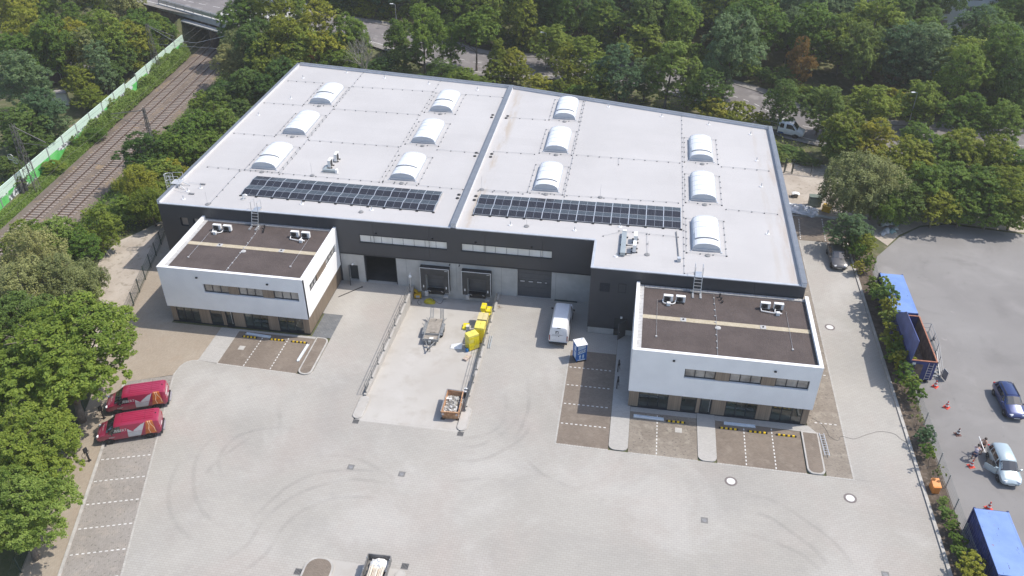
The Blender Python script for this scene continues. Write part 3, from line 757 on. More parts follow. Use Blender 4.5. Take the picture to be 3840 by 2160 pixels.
def framed(parent, x0, x1, z0, z1, Y, nm, pm, muls=0, fw=0.07, fm=None, depth=0.08, transom=None):
    """window: frame bars and separate panes"""
    fm = fm or M_CLADD
    w = MB()
    w.box(x0, x1, Y, Y + depth, z0, z0 + fw); w.box(x0, x1, Y, Y + depth, z1 - fw, z1)
    w.box(x0, x0 + fw, Y + 0.002, Y + depth - 0.002, z0 + fw, z1 - fw); w.box(x1 - fw, x1, Y + 0.002, Y + depth - 0.002, z0 + fw, z1 - fw)
    for i in range(muls):
        xm = x0 + (x1 - x0) * (i + 1) / (muls + 1)
        w.box(xm - fw / 2, xm + fw / 2, Y + 0.004, Y + depth - 0.004, z0 + fw, z1 - fw)
    if transom: w.box(x0 + fw, x1 - fw, Y + 0.006, Y + depth - 0.006, transom - 0.03, transom + 0.03)
    o = w.build(nm, fm, parent)
    for i in range(muls + 1):
        a = x0 + (x1 - x0) * i / (muls + 1) + fw * (0.5 if i else 1); c_ = x0 + (x1 - x0) * (i + 1) / (muls + 1) - fw * (0.5 if i < muls else 1)
        MB().box(a, c_, Y + depth * 0.45, Y + depth * 0.6, z0 + fw, z1 - fw).build('pane', pm, o)
    return o
framed(hall, *S1, 0.02, 'window', M_GLAZ, 7, 0.025); framed(hall, *S2, 0.02, 'window', M_GLAZ, 7, 0.025)
framed(hall, *HW1, 0.08, 'window', mat('window with closed brown blind', (0.30, 0.235, 0.19), 0.3, scale=1, vary=0.2), 0); framed(hall, *HW2, 0.08, 'window', M_GLASSU, 0)
for s_ in (S1, S2):
    x0, x1, z0, z1 = s_
    MB().box(x0 - 0.06, x1 + 0.06, -0.125, -0.095, z0 - 0.08, z0).build('window_trim', M_CLADD, hall); MB().box(x0 - 0.06, x1 + 0.06, -0.125, -0.095, z1, z1 + 0.07).build('window_trim', M_CLADD, hall)
for x, z in ((24.2, 6.45), (30.3, 6.42), (34.9, 6.42), (40.8, 6.42)):
    MB().box(x - 0.09, x + 0.09, -0.24, -0.095, z - 0.05, z + 0.06).build('wall_lamp', M_BLACK, hall)
# open roller door: dark hall inside, rolled-up leaf at the top
MB().box(OPEN[0] + 0.01, OPEN[1] - 0.01, 0.52, 0.62, 3.15, 3.58).build('door_leaf_rolled_up', M_DOORG, hall)
q = MB(); x0, x1 = OPEN[0] - 2.5, OPEN[1] + 2.5
q.face((x0, 0.51, -0.03), (x1, 0.51, -0.03), (x1, 14, -0.03), (x0, 14, -0.03)); q.face((x0, 14, -0.03), (x1, 14, -0.03), (x1, 14, 5.5), (x0, 14, 5.5))
q.face((x0, 0.51, -0.03), (x0, 14, -0.03), (x0, 14, 5.5), (x0, 0.51, 5.5)); q.face((x1, 0.51, -0.03), (x1, 14, -0.03), (x1, 14, 5.5), (x1, 0.51, 5.5)); q.face((x0, 0.51, 5.5), (x1, 0.51, 5.5), (x1, 14, 5.5), (x0, 14, 5.5))
q.build('hall_interior', M_INT, hall)
MB().box(OPEN[0] + 0.003, OPEN[0] + 0.12, 0.1, 0.45, 0, 3.58).build('door_track', M_CLADD, hall); MB().box(OPEN[1] - 0.12, OPEN[1] - 0.003, 0.1, 0.45, 0, 3.58).build('door_track', M_CLADD, hall)
# side door standing open
MB().box(PDOOR[0], PDOOR[1], 0.45, 0.5, 0, 2.1).build('doorway', M_INT, hall)
d = MB(Matrix.Translation((20.72, -0.03, 0)) @ Matrix.Rotation(radians(-72), 4, 'Z')).box(0, 0.98, -0.03, 0.03, 0.02, 2.06).build('door', M_DOORG, hall)
MB(Matrix.Translation((20.72, -0.03, 0)) @ Matrix.Rotation(radians(-72), 4, 'Z')).box(0.86, 0.92, -0.08, 0.08, 0.95, 1.06).build('handle', M_STEEL, d)
MB().box(21.1, 21.28, -0.2, -0.003, 2.2, 2.32).build('wall_lamp', M_WHITEP, hall)
# sectional door, shut
for i in range(6):
    MB().box(SDOOR[0] + 0.02, SDOOR[1] - 0.02, 0.16, 0.22, 0.01 + i * 0.596, 0.59 + i * 0.596).build('door_section', M_DOORG, hall)
for i, (a, c_) in enumerate(((39.55, 40.12), (40.45, 41.02), (41.35, 41.92), (42.2, 42.5))):
    framed(hall, a, c_, 1.82, 2.10, 0.105, 'door_window', mat('hazy door pane', (0.34, 0.345, 0.36), 0.2, scale=2, vary=0.3), 0, 0.035, M_BLACK, 0.05)
MB().box(43.35, 45.8, -0.2, -0.05, -0.02, 0.09).build('steel_edge_guard', mat('dark green steel', (0.02, 0.05, 0.05), 0.5), hall)
# dock shelters
def dock(x0, x1):
    zb, zt = -0.05, 2.99
    d_ = MB(); 
    d_.face((x0, -0.6, zt), (x1, -0.6, zt), (x1, -0.005, zt + 0.02), (x0, -0.005, zt + 0.02))
    for x in (x0, x1): d_.face((x, -0.6, zb), (x, -0.6, zt), (x, -0.005, zt), (x, -0.005, zb))
    o = d_.build('dock_shelter', M_GASK, hall)
    mt = mat('dock shelter curtain', (0.055, 0.053, 0.053), 0.75, vary=0.2, scale=1.5)
    MB().box(x0 + 0.05, x0 + 0.6, -0.59, -0.57, zb + 0.02, zt - 0.05).build('side_curtain', mt, o); MB().box(x1 - 0.55, x1 - 0.05, -0.59, -0.57, zb + 0.02, zt - 0.05).build('side_curtain', mt, o)
    MB().box(x0 + 0.05, x1 - 0.05, -0.568, -0.548, zt - 0.88, zt - 0.05).build('head_curtain', mt, o)
    w = MB(); w.box(x0 - 0.01, x1 + 0.01, -0.62, -0.592, zt - 0.05, zt + 0.02); w.box(x0 - 0.01, x0 + 0.045, -0.62, -0.592, zb, zt - 0.052); w.box(x1 - 0.045, x1 + 0.01, -0.62, -0.592, zb, zt - 0.052)
    w.build('front_frame', mat('white shelter frame', (0.62, 0.62, 0.62), 0.5), o)
    for x in (x0 + 0.33, x1 - 0.33): MB().box(x - 0.05, x + 0.05, -0.605, -0.592, 0.45, 0.75).build('guide_mark', M_WHITEP, o)
    MB().box(x1 - 0.45, x1 - 0.12, -0.604, -0.592, 2.74, 2.77).build('maker_mark', M_WHITEP, o)
    for i in range(4): MB().box(x0 + 0.62, x1 - 0.58, 0.22, 0.27, 0.02 + i * 0.57, 0.58 + i * 0.57).build('door_section', M_DOORG, o)
    MB().box(x0 + 0.65, x1 - 0.65, -0.42, 0.15, -0.12, 0.02).build('dock_leveller', M_BLACK, o)
    MB().box(x0 + 0.62, x1 - 0.62, -0.3, -0.06, -0.55, -0.13).build('leveller_pit', M_BLACK, o)
    for x in (x0 + 0.95, x1 - 0.85): MB().obox((x, -0.46, -0.05), (0.25, 0.05, 0.07), 0, 0.5).build('leveller_hook', M_STEEL, o)
    MB().box(x0 + 0.45, x0 + 0.78, -0.75, -0.4, -0.55, 0.0).build('bumper', mat('pale bumper block', (0.42, 0.42, 0.42), 0.7), o)
    MB().box(x1 - 0.62, x1 - 0.15, -0.85, -0.4, -0.55, -0.38).build('wheel_guide', M_CONC, o)
dock(28.82, 31.98); dock(33.37, 36.53)
for x in (32.0, 33.05): MB().obox((x, -0.06, 3.3), (0.1, 0.1, 0.22), 0.0, 0.3).build('wall_lamp', M_BLACK, hall)
# jog walls
mb = MB(); mb.face((XJ, -DJ, 0.72), (XJ, 0, 0.72), (XJ, 0, H - 0.06), (XJ, -DJ, H - 0.06)); mb.build('cladding_panel', M_CLAD, hall)
MB().face((XJ + 0.04, -DJ + 0.04, -0.1), (XJ + 0.04, 0, -0.1), (XJ + 0.04, 0, 0.72), (XJ + 0.04, -DJ + 0.04, 0.72)).build('plinth', M_CONC, hall)
fj = Facade(-DJ); JD = (49.95, 51.1, 0.0, 2.05); LV = (48.2, 49.18, 5.2, 6.2)
for a, b_ in ((XJ, 52.2), (52.2, 57.5), (57.5, 62.7), (62.7, XR)):
    hs = [h for h in (JD, LV) if a <= h[0] and h[1] <= b_]
    hs = [(h[0], h[1], max(h[2], 0.72), h[3]) for h in hs]
    fj.wall(a + 0.006, b_ - 0.006, 0.72, H - 0.06, hs, 0.1).build('cladding_panel', M_CLAD, hall)
Facade(-DJ + 0.04).wall(XJ + 0.04, 51.75, -0.1, 0.72, [(JD[0], JD[1], -0.1, 0.72)], 0.2).build('plinth', M_CONC, hall)
MB().box(JD[0], JD[1], -DJ + 0.11, -DJ + 0.16, 0, 2.05).build('doorway', M_INT, hall)
MB().box(JD[0] - 0.05, JD[0], -DJ - 0.03, -DJ - 0.003, 0, 2.1).build('door_frame', M_CLADD, hall); MB().box(JD[0] - 0.05, JD[1] + 0.05, -DJ - 0.03, -DJ - 0.003, 2.05, 2.12).build('door_frame', M_CLADD, hall)
Mx = Matrix.Translation((51.07, -DJ - 0.03, 0)) @ Matrix.Rotation(radians(-130), 4, 'Z')
d = MB(Mx).box(0, 1.08, -0.03, 0.03, 0.03, 2.03).build('door', M_DOORG, hall); MB(Mx).box(0.95, 1.0, -0.08, 0.08, 0.95, 1.05).build('handle', M_STEEL, d)
MB().obox((50.56, -DJ - 0.1, 2.3), (0.2, 0.16, 0.14)).build('wall_lamp', M_WHITEP, hall)
lv = MB().box(LV[0], LV[1], -DJ + 0.06, -DJ + 0.09, LV[2], LV[3]).build('louvre', M_BLACK, hall)
for i in range(8): MB().obox(((LV[0] + LV[1]) / 2, -DJ + 0.03, LV[2] + 0.07 + i * 0.124), (LV[1] - LV[0] - 0.04, 0.07, 0.015), 0, 0, 0.7).build('slat', M_CLADD, lv)
framed(hall, 49.98, 50.75, 5.25, 6.3, -DJ - 0.03, 'window', M_GLASS, 0, 0.06)
# other outer walls: left, back, right
def plainwall(a, b_, z0=0.0, n=1):
    for i in range(n):
        p = (a[0] + (b_[0] - a[0]) * (i + .001) / n, a[1] + (b_[1] - a[1]) * (i + .001) / n); q_ = (a[0] + (b_[0] - a[0]) * (i + .999) / n, a[1] + (b_[1] - a[1]) * (i + .999) / n)
        MB().face((*p, z0), (*q_, z0), (*q_, H - 0.06), (*p, H - 0.06)).build('cladding_panel', M_CLAD, hall)
plainwall((-0.09, YB0), (-0.09, -0.09), 0.0, 7); plainwall((XM, YB1), (-0.09, YB0), 0.0, 5); plainwall((XR, YB2), (XM, YB1), 0.0, 6); plainwall((XR, -DJ), (XR, YB2), 0.0, 6)
# roof: two halves, inset behind the copings
rf = MB().sheet([(-0.05, -0.05), (XM, -0.05), (XM, YB1), (-0.05, YB0)], H - 0.02).build('roof', M_ROOF, hall)
MB().sheet([(XM, -0.05), (XJ + 0.05, -0.05), (XJ + 0.05, -DJ + 0.05), (XR, -DJ + 0.05), (XR, YB2), (XM, YB1)], H - 0.02).build('roof', M_ROOF, hall)
# upstands and copings
def parapet(a, b_, w, h, m_out, inward, name='parapet'):
    d_ = Vector((b_[0] - a[0], b_[1] - a[1], 0)).normalized(); n_ = Vector((-d_.y, d_.x, 0)) * inward
    P = lambda p, o: (p[0] + n_.x * o, p[1] + n_.y * o)
    pts = [P(a, 0), P(b_, 0), P(b_, w), P(a, w)]
    if inward < 0: pts = pts[::-1]
    o = MB().prism(pts, H - 0.1, H + h).build(name, mat('upstand membrane', (0.60, 0.60, 0.62), 0.7, vary=0.08, scale=1), hall)
    pts = [P(a, -0.03), P(b_, -0.03), P(b_, w + 0.03), P(a, w + 0.03)]
    if inward < 0: pts = pts[::-1]
    MB().prism(pts, H + h + 0.001, H + h + 0.04).build('coping', m_out, o)
    return o
parapet((-0.1, -0.1), (-0.1, YB0), 0.3, PH, M_COPE, -1); parapet((-0.1, YB0), (XM, YB1), 0.34, PH, M_COPE, -1); parapet((XM, YB1), (XR, YB2), 0.34, PH, M_COPE, -1); parapet((XR, YB2), (XR, -DJ - 0.1), 0.42, PH + 0.05, M_COPE, -1)
parapet((XM - 0.28, 0.0), (XM - 0.28, YB1 - 0.2), 0.56, 0.42, M_COPE, -1, 'firewall_parapet')
MB().box(0.25, XM - 0.3, -0.14, 0.12, H - 0.06, H + 0.035).build('roof_edge', M_COPEL, hall); MB().box(XM + 0.3, XJ + 0.06, -0.14, 0.12, H - 0.06, H + 0.035).build('roof_edge', M_COPEL, hall)
MB().box(XJ - 0.06, XJ + 0.2, -DJ - 0.1, -0.15, H - 0.06, H + 0.035).build('roof_edge', M_COPEL, hall); MB().box(XJ + 0.2, XR - 0.45, -DJ - 0.1, -DJ + 0.16, H - 0.06, H + 0.035).build('roof_edge', M_COPEL, hall)
# ------------------------------------------------------------------ skylights
def skylight(x0, x1, y0, y1, hatch):
    cx, cy = (x0 + x1) / 2, (y0 + y1) / 2
    w2 = (x1 - x0) / 2; hgt = 0.62; n = 12
    cb = MB(); cb.box(x0 - 0.08, x1 + 0.08, y0 - 0.08, y1 + 0.08, H - 0.02, H + 0.22)
    o = cb.build('skylight', M_COPEL, hall)
    def sec(t): a = pi * t; return cx - w2 * cos(a), H + 0.22 + hgt * sin(a) ** 0.85
    P = [sec(i / n) for i in range(n + 1)]
    nseg = 5
    for k in range(nseg):
        ya, yb = y0 + (y1 - y0) * k / nseg + 0.02, y0 + (y1 - y0) * (k + 1) / nseg - 0.02
        sh = MB()
        for a, b_ in zip(P[:-1], P[1:]): sh.face((a[0], ya, a[1]), (b_[0], ya, b_[1]), (b_[0], yb, b_[1]), (a[0], yb, a[1]))
        sh.build('vault_panel', M_DOME, o, smooth=50)
    for k in range(nseg + 1):
        ribs = MB()
        yk = y0 + (y1 - y0) * k / nseg
        for a, b_ in zip(P[:-1], P[1:]): ribs.bar((a[0], yk, a[1] + 0.008), (b_[0], yk, b_[1] + 0.008), 0.07, 0.04)
        ribs.build('rib', M_DOME, o)
    for yk in (y0, y1):
        e = MB(); e.f.append(tuple(e.p(x, yk, z) for x, z in P)); e.build('end_panel', M_DOMES, o)
    if hatch is not None:
        a, c_ = hatch
        hm = MB(); ya, yb = y0 + (y1 - y0) * a, y0 + (y1 - y0) * c_
        for p, q_ in zip(P[2:-3], P[3:-2]): hm.face((p[0], ya, p[1] + 0.1), (q_[0], ya, q_[1] + 0.1), (q_[0], yb, q_[1] + 0.1), (p[0], yb, p[1] + 0.1))
        for p, q_ in zip(P[2:-3], P[3:-2]): hm.face((p[0], ya, p[1]), (q_[0], ya, q_[1]), (q_[0], ya, q_[1] + 0.1), (p[0], ya, p[1] + 0.1))
        hm.build('smoke_vent_flap', M_DOME, o, smooth=50)
        fr = MB()
        for p, q_ in zip(P[2:-3], P[3:-2]): fr.bar((p[0], ya - 0.03, p[1] + 0.06), (q_[0], ya - 0.03, q_[1] + 0.06), 0.05, 0.1)
        fr.build('flap_frame', M_COPE, o)
    for sx_ in (x0 - 0.16, x1 + 0.16): MB().tube((sx_, y0 - 0.15, H - 0.02), (sx_, y0 - 0.15, H + 0.04), 0.12, n=10).build('gutter_spout', M_COPEL, o)
SKY = []
for x0, ys_, hf in ((6.62, (28.95, 19.15, 9.5), ((.38, .8), None, (.34, .84))), (23.18, (29.05, 19.25, 9.4), ((.38, .75), None, (.36, .76)))):
    for y0, h_ in zip(ys_, hf): skylight(x0 + 0.08, x0 + 2.9, y0, y0 + 5.5, h_); SKY.append((x0, x0 + 2.95, y0, y0 + 5.5))
for x0, ys_, hf in ((39.68, (29.3, 19.45, 9.5), ((.2, .4), None, (.2, .42))), (56.95, (19.85, 9.95, -0.35), ((.2, .42), None, (.2, .44)))):
    for y0, h_ in zip(ys_, hf): skylight(x0, x0 + 2.65, y0, y0 + 5.6, h_); SKY.append((x0, x0 + 2.7, y0, y0 + 5.6))
# ------------------------------------------------------------------ lightning protection on the roof: wires on small blocks
lp = thing('lightning_conductor', 'grid of lightning conductor wire on small blocks over the pale roof', 'conductor', (30, 15, H))
def wire_run(pts, step=1.3, seed=0):
    w = MB(); bl = MB()
    for a, b_ in zip(pts[:-1], pts[1:]):
        w.bar((a[0], a[1], H + 0.09), (b_[0], b_[1], H + 0.09), 0.02)
        L_ = hypot(b_[0] - a[0], b_[1] - a[1]); n = max(1, int(L_ / step))
        for i in range(n + 1):
            t = i / n; x, y = a[0] + (b_[0] - a[0]) * t + random.uniform(-.03, .03), a[1] + (b_[1] - a[1]) * t
            bl.box(x - 0.06, x + 0.06, y - 0.055, y + 0.055, H - 0.02, H + 0.08)
    w.build('wire', M_STEEL, lp)['kind'] = 'stuff'; bl.build('block', M_LEAD, lp)['kind'] = 'stuff'
for x0, x1, y0, y1 in SKY:
    wire_run([(x0 - 0.6, y0 - 0.7), (x1 + 0.6, y0 - 0.7), (x1 + 0.6, y1 + 0.5), (x0 - 0.6, y1 + 0.5), (x0 - 0.6, y0 - 0.7)])
for x in (10.4, 22.2): wire_run([(x, 8.4), (x, yback(x) - 0.6)])
wire_run([(5.6, 0.8), (5.6, 8.4)])
for x, y0 in ((43.2, 8.4), (56.1, -4.8)): wire_run([(x, y0), (x, yback(x) - 0.6)])
for y in (8.3, 18.0, 27.8): wire_run([(0.6, y + 0.1), (6, y)]) if y != 8.3 else wire_run([(1.5, 8.8), (31.9, 8.2)])
for y in (17.6, 27.4, 35.4): 
    wire_run([(10.6, y), (22, y)])
wire_run([(26.8, 17.6), (31.9, 17.5)]); wire_run([(26.8, 35.2), (31.9, 35)]); wire_run([(0.8, 36), (6.0, 36)])
for y in (8.6, 18.6, 28.8): wire_run([(33.6, y - 0.4), (38.6, y - 0.3)])
wire_run([(34, 8.5), (55.6, 9.0)]); wire_run([(43.6, 18.9), (55.8, 18.8)]); wire_run([(60.6, 18.6), (66, 18.4)]); wire_run([(60.6, 8.4), (66, 8.2)]); wire_run([(48.6, 18.9), (48.7, 17.2)]); wire_run([(52.6, 1.9), (55.5, 1.8)]); wire_run([(52.4, 1.9), (52.5, -1.9)]); wire_run([(48.0, 0.8), (50.0, 2.0)]); wire_run([(49.5, 2.1), (52.4, 2.0)])
# air terminals, rain outlets, small pipes: bolted to the roof
def roof_disc(x, y, rod=True, z=H):
    o = MB().lathe([(0.27, -0.02), (0.27, 0.05), (0.10, 0.10)], 14, (x, y, z)).build('air_terminal', M_LEAD, lp)
    if rod: MB().tube((x, y, z + 0.08), (x, y, z + 1.6), 0.012, n=5).build('rod', M_STEEL, o)
for x0, x1, y0, y1 in SKY: roof_disc((x0 + x1) / 2 + 0.1, y0 - 0.85)
for x, y in ((5.4, 0.55), (22.2, 1.6), (33.95, 8.6), (47.1, 8.95), (40.0, 1.5), (52.5, -2.0), (14.2, 8.75)): roof_disc(x, y)
for x, y in ((31.6, 28.2), (31.6, 29.0), (33.5, 28.3), (33.6, 29.0), (31.6, 16.7), (31.6, 17.6), (33.5, 16.8), (33.5, 17.6), (31.7, 6.2), (31.7, 7.0), (33.6, 6.1), (33.6, 7.0)):
    MB().lathe([(0.19, -0.02), (0.19, 0.06), (0.06, 0.12)], 12, (x, y, H)).build('rain_outlet', M_BLACK, hall)
for x, y in ((1.4, 24), (3.5, 30), (2.5, 37.5), (8, 40.6), (14, 39.4), (20.8, 38.3), (28, 37.2), (3.0, 3.9), (1.9, 3.0), (2.3, 1.2), (46.4, 34.2), (53.5, 32.2), (59.5, 30.6), (64.6, 28.4), (64.8, 21), (64.8, 14.4), (64.6, 4), (45.0, 1.5), (38.3, 1.5), (15.4, 2.2), (23.2, 2.2), (49.6, 3.0), (49.5, -2.8)):
    o = MB().lathe([(0.2, -0.02), (0.2, 0.012)], 10, (x, y, H)).build('pipe_flange', M_WHITEP, hall); MB().tube((x, y, H), (x, y, H + 0.42), 0.05, n=7).build('anchor_post', M_COPEL, o)
# ================================================================== OFFICE BLOCKS
M_REND = mat('white render', (0.84, 0.835, 0.83), 0.75, vary=0.04, scale=0.6)
m, nt, N, L, b = nodes_of('brown cladding boards')
b.inputs['Roughness'].default_value = 0.5
v = coords(nt)
c = mixc(nt, maprange(nt, noise(nt, coords(nt, scale=(3, 3, 0.15)), 1.2, 4), 0.3, 0.7), (0.205, 0.155, 0.115), (0.275, 0.215, 0.16))
wv = nt.nodes.new('ShaderNodeTexWave'); wv.bands_direction = 'X'; wv.inputs['Scale'].default_value = 1.6; L.new(v, wv.inputs['Vector'])
c = mixc(nt, maprange(nt, wv.outputs['Fac'], 0.9, 1.0, 0, 0.4), c, (0.1, 0.075, 0.05))
L.new(c, b.inputs['Base Color']); M_WOOD = m
m, nt, N, L, b = nodes_of('brown roof substrate')
b.inputs['Roughness'].default_value = 0.95
v = coords(nt)
c = mixc(nt, maprange(nt, noise(nt, v, 0.5, 5, 0.65), 0.3, 0.7), (0.064, 0.049, 0.045), (0.09, 0.07, 0.064))
c = mixc(nt, maprange(nt, noise(nt, v, 7.0, 3, 0.7), 0.6, 0.7, 0, 0.55), c, (0.145, 0.115, 0.105))
c = mixc(nt, maprange(nt, noise(nt, coords(nt, rot=1.0), 4.0, 3, 0.7), 0.6, 0.72, 0, 0.6), c, (0.04, 0.03, 0.027))
L.new(c, b.inputs['Base Color']); bump(nt, noise(nt, v, 12, 3), b, 0.9, 0.05); M_SUBS = m
M_FRAME = mat('dark window frame', (0.022, 0.026, 0.034), 0.4, vary=0.1, scale=2)
M_TILE = mat('grey parapet edge slab', (0.42, 0.415, 0.41), 0.8, vary=0.14, scale=2.5)
OH, OW = 6.82, 2.1
def office(name_label, x0, x1, y0, y1, upper, ground, side=None, lamps=(), plinth_right=True):
    cx, cy = (x0 + x1) / 2, (y0 + y1) / 2
    o = thing('office_building', name_label, 'office', (cx, cy, 0))
    RZ_ = OH - 0.36
    rec = 0.25
    # upper storey: front with one long recess band cut in, plain sides
    ub = (min(u[0] for u in upper) - 0.02, max(u[1] for u in upper) + 0.02, 4.2, 5.26)
    Facade(y0).wall(x0, x1, OW, OH - 0.03, [ub], 0.3).build('wall', M_REND, o)
    MB().face((ub[0] - .1, y0 + 0.3, ub[2] - .1), (ub[1] + .1, y0 + 0.3, ub[2] - .1), (ub[1] + .1, y0 + 0.3, ub[3] + .1), (ub[0] - .1, y0 + 0.3, ub[3] + .1)).build('recess_back', M_FRAME, o)
    MB().face((x0, y1 - 0.01, OW), (x0, y0, OW), (x0, y0, OH - 0.03), (x0, y1 - 0.01, OH - 0.03)).build('wall', M_REND, o)
    if side:
        sb = (min(s_[0] for s_ in side) - .02, max(s_[1] for s_ in side) + .02, 4.2, 5.26)
        ysl = [y0, sb[0], sb[1], y1 - 0.01]; zsl = [OW, sb[2], sb[3], OH - 0.03]; w = MB()
        for a, b_ in zip(ysl[:-1], ysl[1:]):
            for c_, d_ in zip(zsl[:-1], zsl[1:]):
                if a == sb[0] and c_ == sb[2]: continue
                w.face((x1, a, c_), (x1, b_, c_), (x1, b_, d_), (x1, a, d_))
        X = x1 - 0.25
        w.face((x1, sb[0], sb[2]), (x1, sb[0], sb[3]), (X, sb[0], sb[3]), (X, sb[0], sb[2])); w.face((x1, sb[1], sb[2]), (X, sb[1], sb[2]), (X, sb[1], sb[3]), (x1, sb[1], sb[3]))
        w.face((x1, sb[0], sb[2]), (X, sb[0], sb[2]), (X, sb[1], sb[2]), (x1, sb[1], sb[2])); w.face((x1, sb[0], sb[3]), (x1, sb[1], sb[3]), (X, sb[1], sb[3]), (X, sb[0], sb[3]))
        w.build('wall', M_REND, o)
        for k, (a, b_, kind) in enumerate(side):
            if kind == 'w':
                fr = MB(); fr.box(X - 0.02, X + 0.06, a, b_, 4.21, 4.29); fr.box(X - 0.02, X + 0.06, a, b_, 5.17, 5.25)
                n = 3
                for i in range(n + 1): yk = a + (b_ - a) * i / n; fr.box(X - 0.018, X + 0.058, max(a, yk - 0.045), min(b_, yk + 0.045), 4.29, 5.17)
                ff = fr.build('window', M_FRAME, o)
                for i in range(n): MB().box(X, X + 0.02, a + (b_ - a) * i / n + 0.05, a + (b_ - a) * (i + 1) / n - 0.05, 4.29, 5.17).build('pane', M_GLASSU, ff)
            else: MB().box(X - 0.02, X + 0.12, a, b_, 4.22, 5.24).build('cladding_board', M_WOOD, o)
    else:
        MB().face((x1, y0, OW), (x1, y1 - 0.01, OW), (x1, y1 - 0.01, OH - 0.03), (x1, y0, OH - 0.03)).build('wall', M_REND, o)
    MB().face((x0, y0, OW), (x0, y1, OW), (x1, y1, OW), (x1, y0, OW)).build('soffit', M_REND, o)
    MB().box(x0, x1, y0 + 0.005, y0 + 0.05, OW - 0.03, OW - 0.001).build('drip_edge', M_COPEL, o)
    for a, b_, kind in upper:
        if kind == 'w': framed(o, a, b_, 4.24, 5.24, y0 + 0.17, 'window', M_GLASSU, 2, 0.07, M_FRAME, 0.1)
        else: MB().box(a, b_, y0 + 0.1, y0 + 0.28, 4.24, 5.24).build('cladding_board', M_WOOD, o)
    # ground floor, set back
    gy = y0 + rec; gx0, gx1 = x0 + 0.12, x1 - 0.12
    MB().face((gx0, y1 - 0.01, 0), (gx0, gy, 0), (gx0, gy, OW), (gx0, y1 - 0.01, OW)).build('ground_floor_wall', M_WOOD, o)
    nb_ = 9; 
    for i in range(nb_):
        a = gy + (y1 - 0.02 - gy) * i / nb_; b_ = gy + (y1 - 0.02 - gy) * (i + 1) / nb_
        MB().box(gx1 - 0.1, gx1, a + 0.006, b_ - 0.006, 0.12, OW - 0.002).build('cladding_board', M_WOOD, o)
    MB().box(gx1 - 0.1, gx1 - 0.03, gy, y1 - 0.02, -0.05, 0.118).build('plinth', M_FRAME, o)
    MB().box(gx0, gx1 - 0.1, gy + 0.03, gy + 0.12, -0.05, 0.12).build('plinth', M_FRAME, o)
    MB().face((gx0, gy + 0.2, 0.1), (gx1, gy + 0.2, 0.1), (gx1, gy + 0.2, OW), (gx0, gy + 0.2, OW)).build('recess_back', M_FRAME, o)
    for a, b_, kind in ground:
        if kind == 'w': framed(o, a, b_, 0.14, OW - 0.004, gy + 0.05, 'window', M_GLASS, 2, 0.07, M_FRAME, 0.1)
        elif kind == 's': framed(o, a, b_, 0.14, OW - 0.004, gy + 0.05, 'window', M_GLASS, 0, 0.07, M_FRAME, 0.1)
        elif kind == 'd':
            d_ = framed(o, a, b_, 0.02, OW - 0.006, gy + 0.06, 'door', M_GLASS, 0, 0.12, M_FRAME, 0.09)
            MB().tube((b_ - 0.2, gy + 0.0, 0.35), (b_ - 0.2, gy + 0.0, 1.9), 0.025, n=7).build('handle', M_ALU, d_)
            MB().box(a, b_, gy - 0.12, gy + 0.04, -0.02, 0.03).build('door_mat', M_BLACK, o)
        else: MB().box(a, b_, gy, gy + 0.16, 0.12, OW - 0.003).build('cladding_board', M_WOOD, o)
    # parapet ring with white coping, grey edge slabs inside, substrate, gravel strip
    pw_ = 0.3
    for (a, b_, c_, d_) in ((x0 - .02, x0 + pw_, y0 - .02, y1 - .01), (x1 - pw_, x1 + .02, y0 - .02, y1 - .01), (x0 + pw_ + .002, x1 - pw_ - .002, y0 - .02, y0 + pw_)):
        MB().box(a, b_, c_, d_, OH - 0.03, OH + 0.02).build('coping', M_WHITEP, o)
    for (a, b_, c_, d_) in ((x0 + 0.02, x0 + pw_ - .03, y0 + .02, y1 - .02), (x1 - pw_ + .03, x1 - .02, y0 + .02, y1 - .02), (x0 + pw_, x1 - pw_, y0 + .02, y0 + pw_ - .03)):
        MB().box(a, b_, c_, d_, RZ_ - 0.2, OH - 0.032).build('parapet', M_REND, o)
    rf_ = MB().sheet([(x0 + pw_ - .05, y0 + pw_ - .05), (x1 - pw_ + .05, y0 + pw_ - .05), (x1 - pw_ + .05, y1), (x0 + pw_ - .05, y1)], RZ_).build('roof', M_SUBS, o)
    n = 22
    for i in range(n):
        a = y0 + pw_ + (y1 - y0 - pw_) * i / n; b_ = y0 + pw_ + (y1 - y0 - pw_) * (i + 1) / n
        MB().box(x0 + pw_ + .0, x0 + pw_ + 0.42, a + .01, b_ - .01, RZ_, RZ_ + 0.05).build('edge_slab', M_TILE, rf_)
    n = 30
    for i in range(n):
        a = x0 + pw_ + 0.45 + (x1 - x0 - 2 * pw_ - 0.45) * i / n; b_ = x0 + pw_ + 0.45 + (x1 - x0 - 2 * pw_ - 0.45) * (i + 1) / n
        MB().box(a + .01, b_ - .01, y1 - 0.42, y1 - 0.02, RZ_, RZ_ + 0.05).build('edge_slab', M_TILE, rf_)
    MB().box(x0 + pw_ + 0.45, x1 - pw_ - 0.05, y1 - 0.46, y1 - 0.43, RZ_, RZ_ + 0.09).build('edge_profile', M_ALU, rf_)
    gm = (y0 + y1) / 2 + 0.2
    MB().box(x0 + pw_ + 0.42, x1 - pw_ - .06, gm - 0.29, gm + 0.29, RZ_ - 0.1, RZ_ + 0.02).build('gravel_strip', M_GRAVEL, rf_)
    for fx in (0.275, 0.72):
        xx = x0 + (x1 - x0) * fx
        d_ = MB().box(xx - 0.26, xx + 0.26, gm - 0.26, gm + 0.26, RZ_, RZ_ + 0.05).build('roof_drain', M_TILE, rf_); MB().lathe([(0.08, 0.05), (0.08, 0.12), (0.03, 0.14)], 10, (xx, gm, RZ_)).build('drain_cap', M_BLACK, d_)
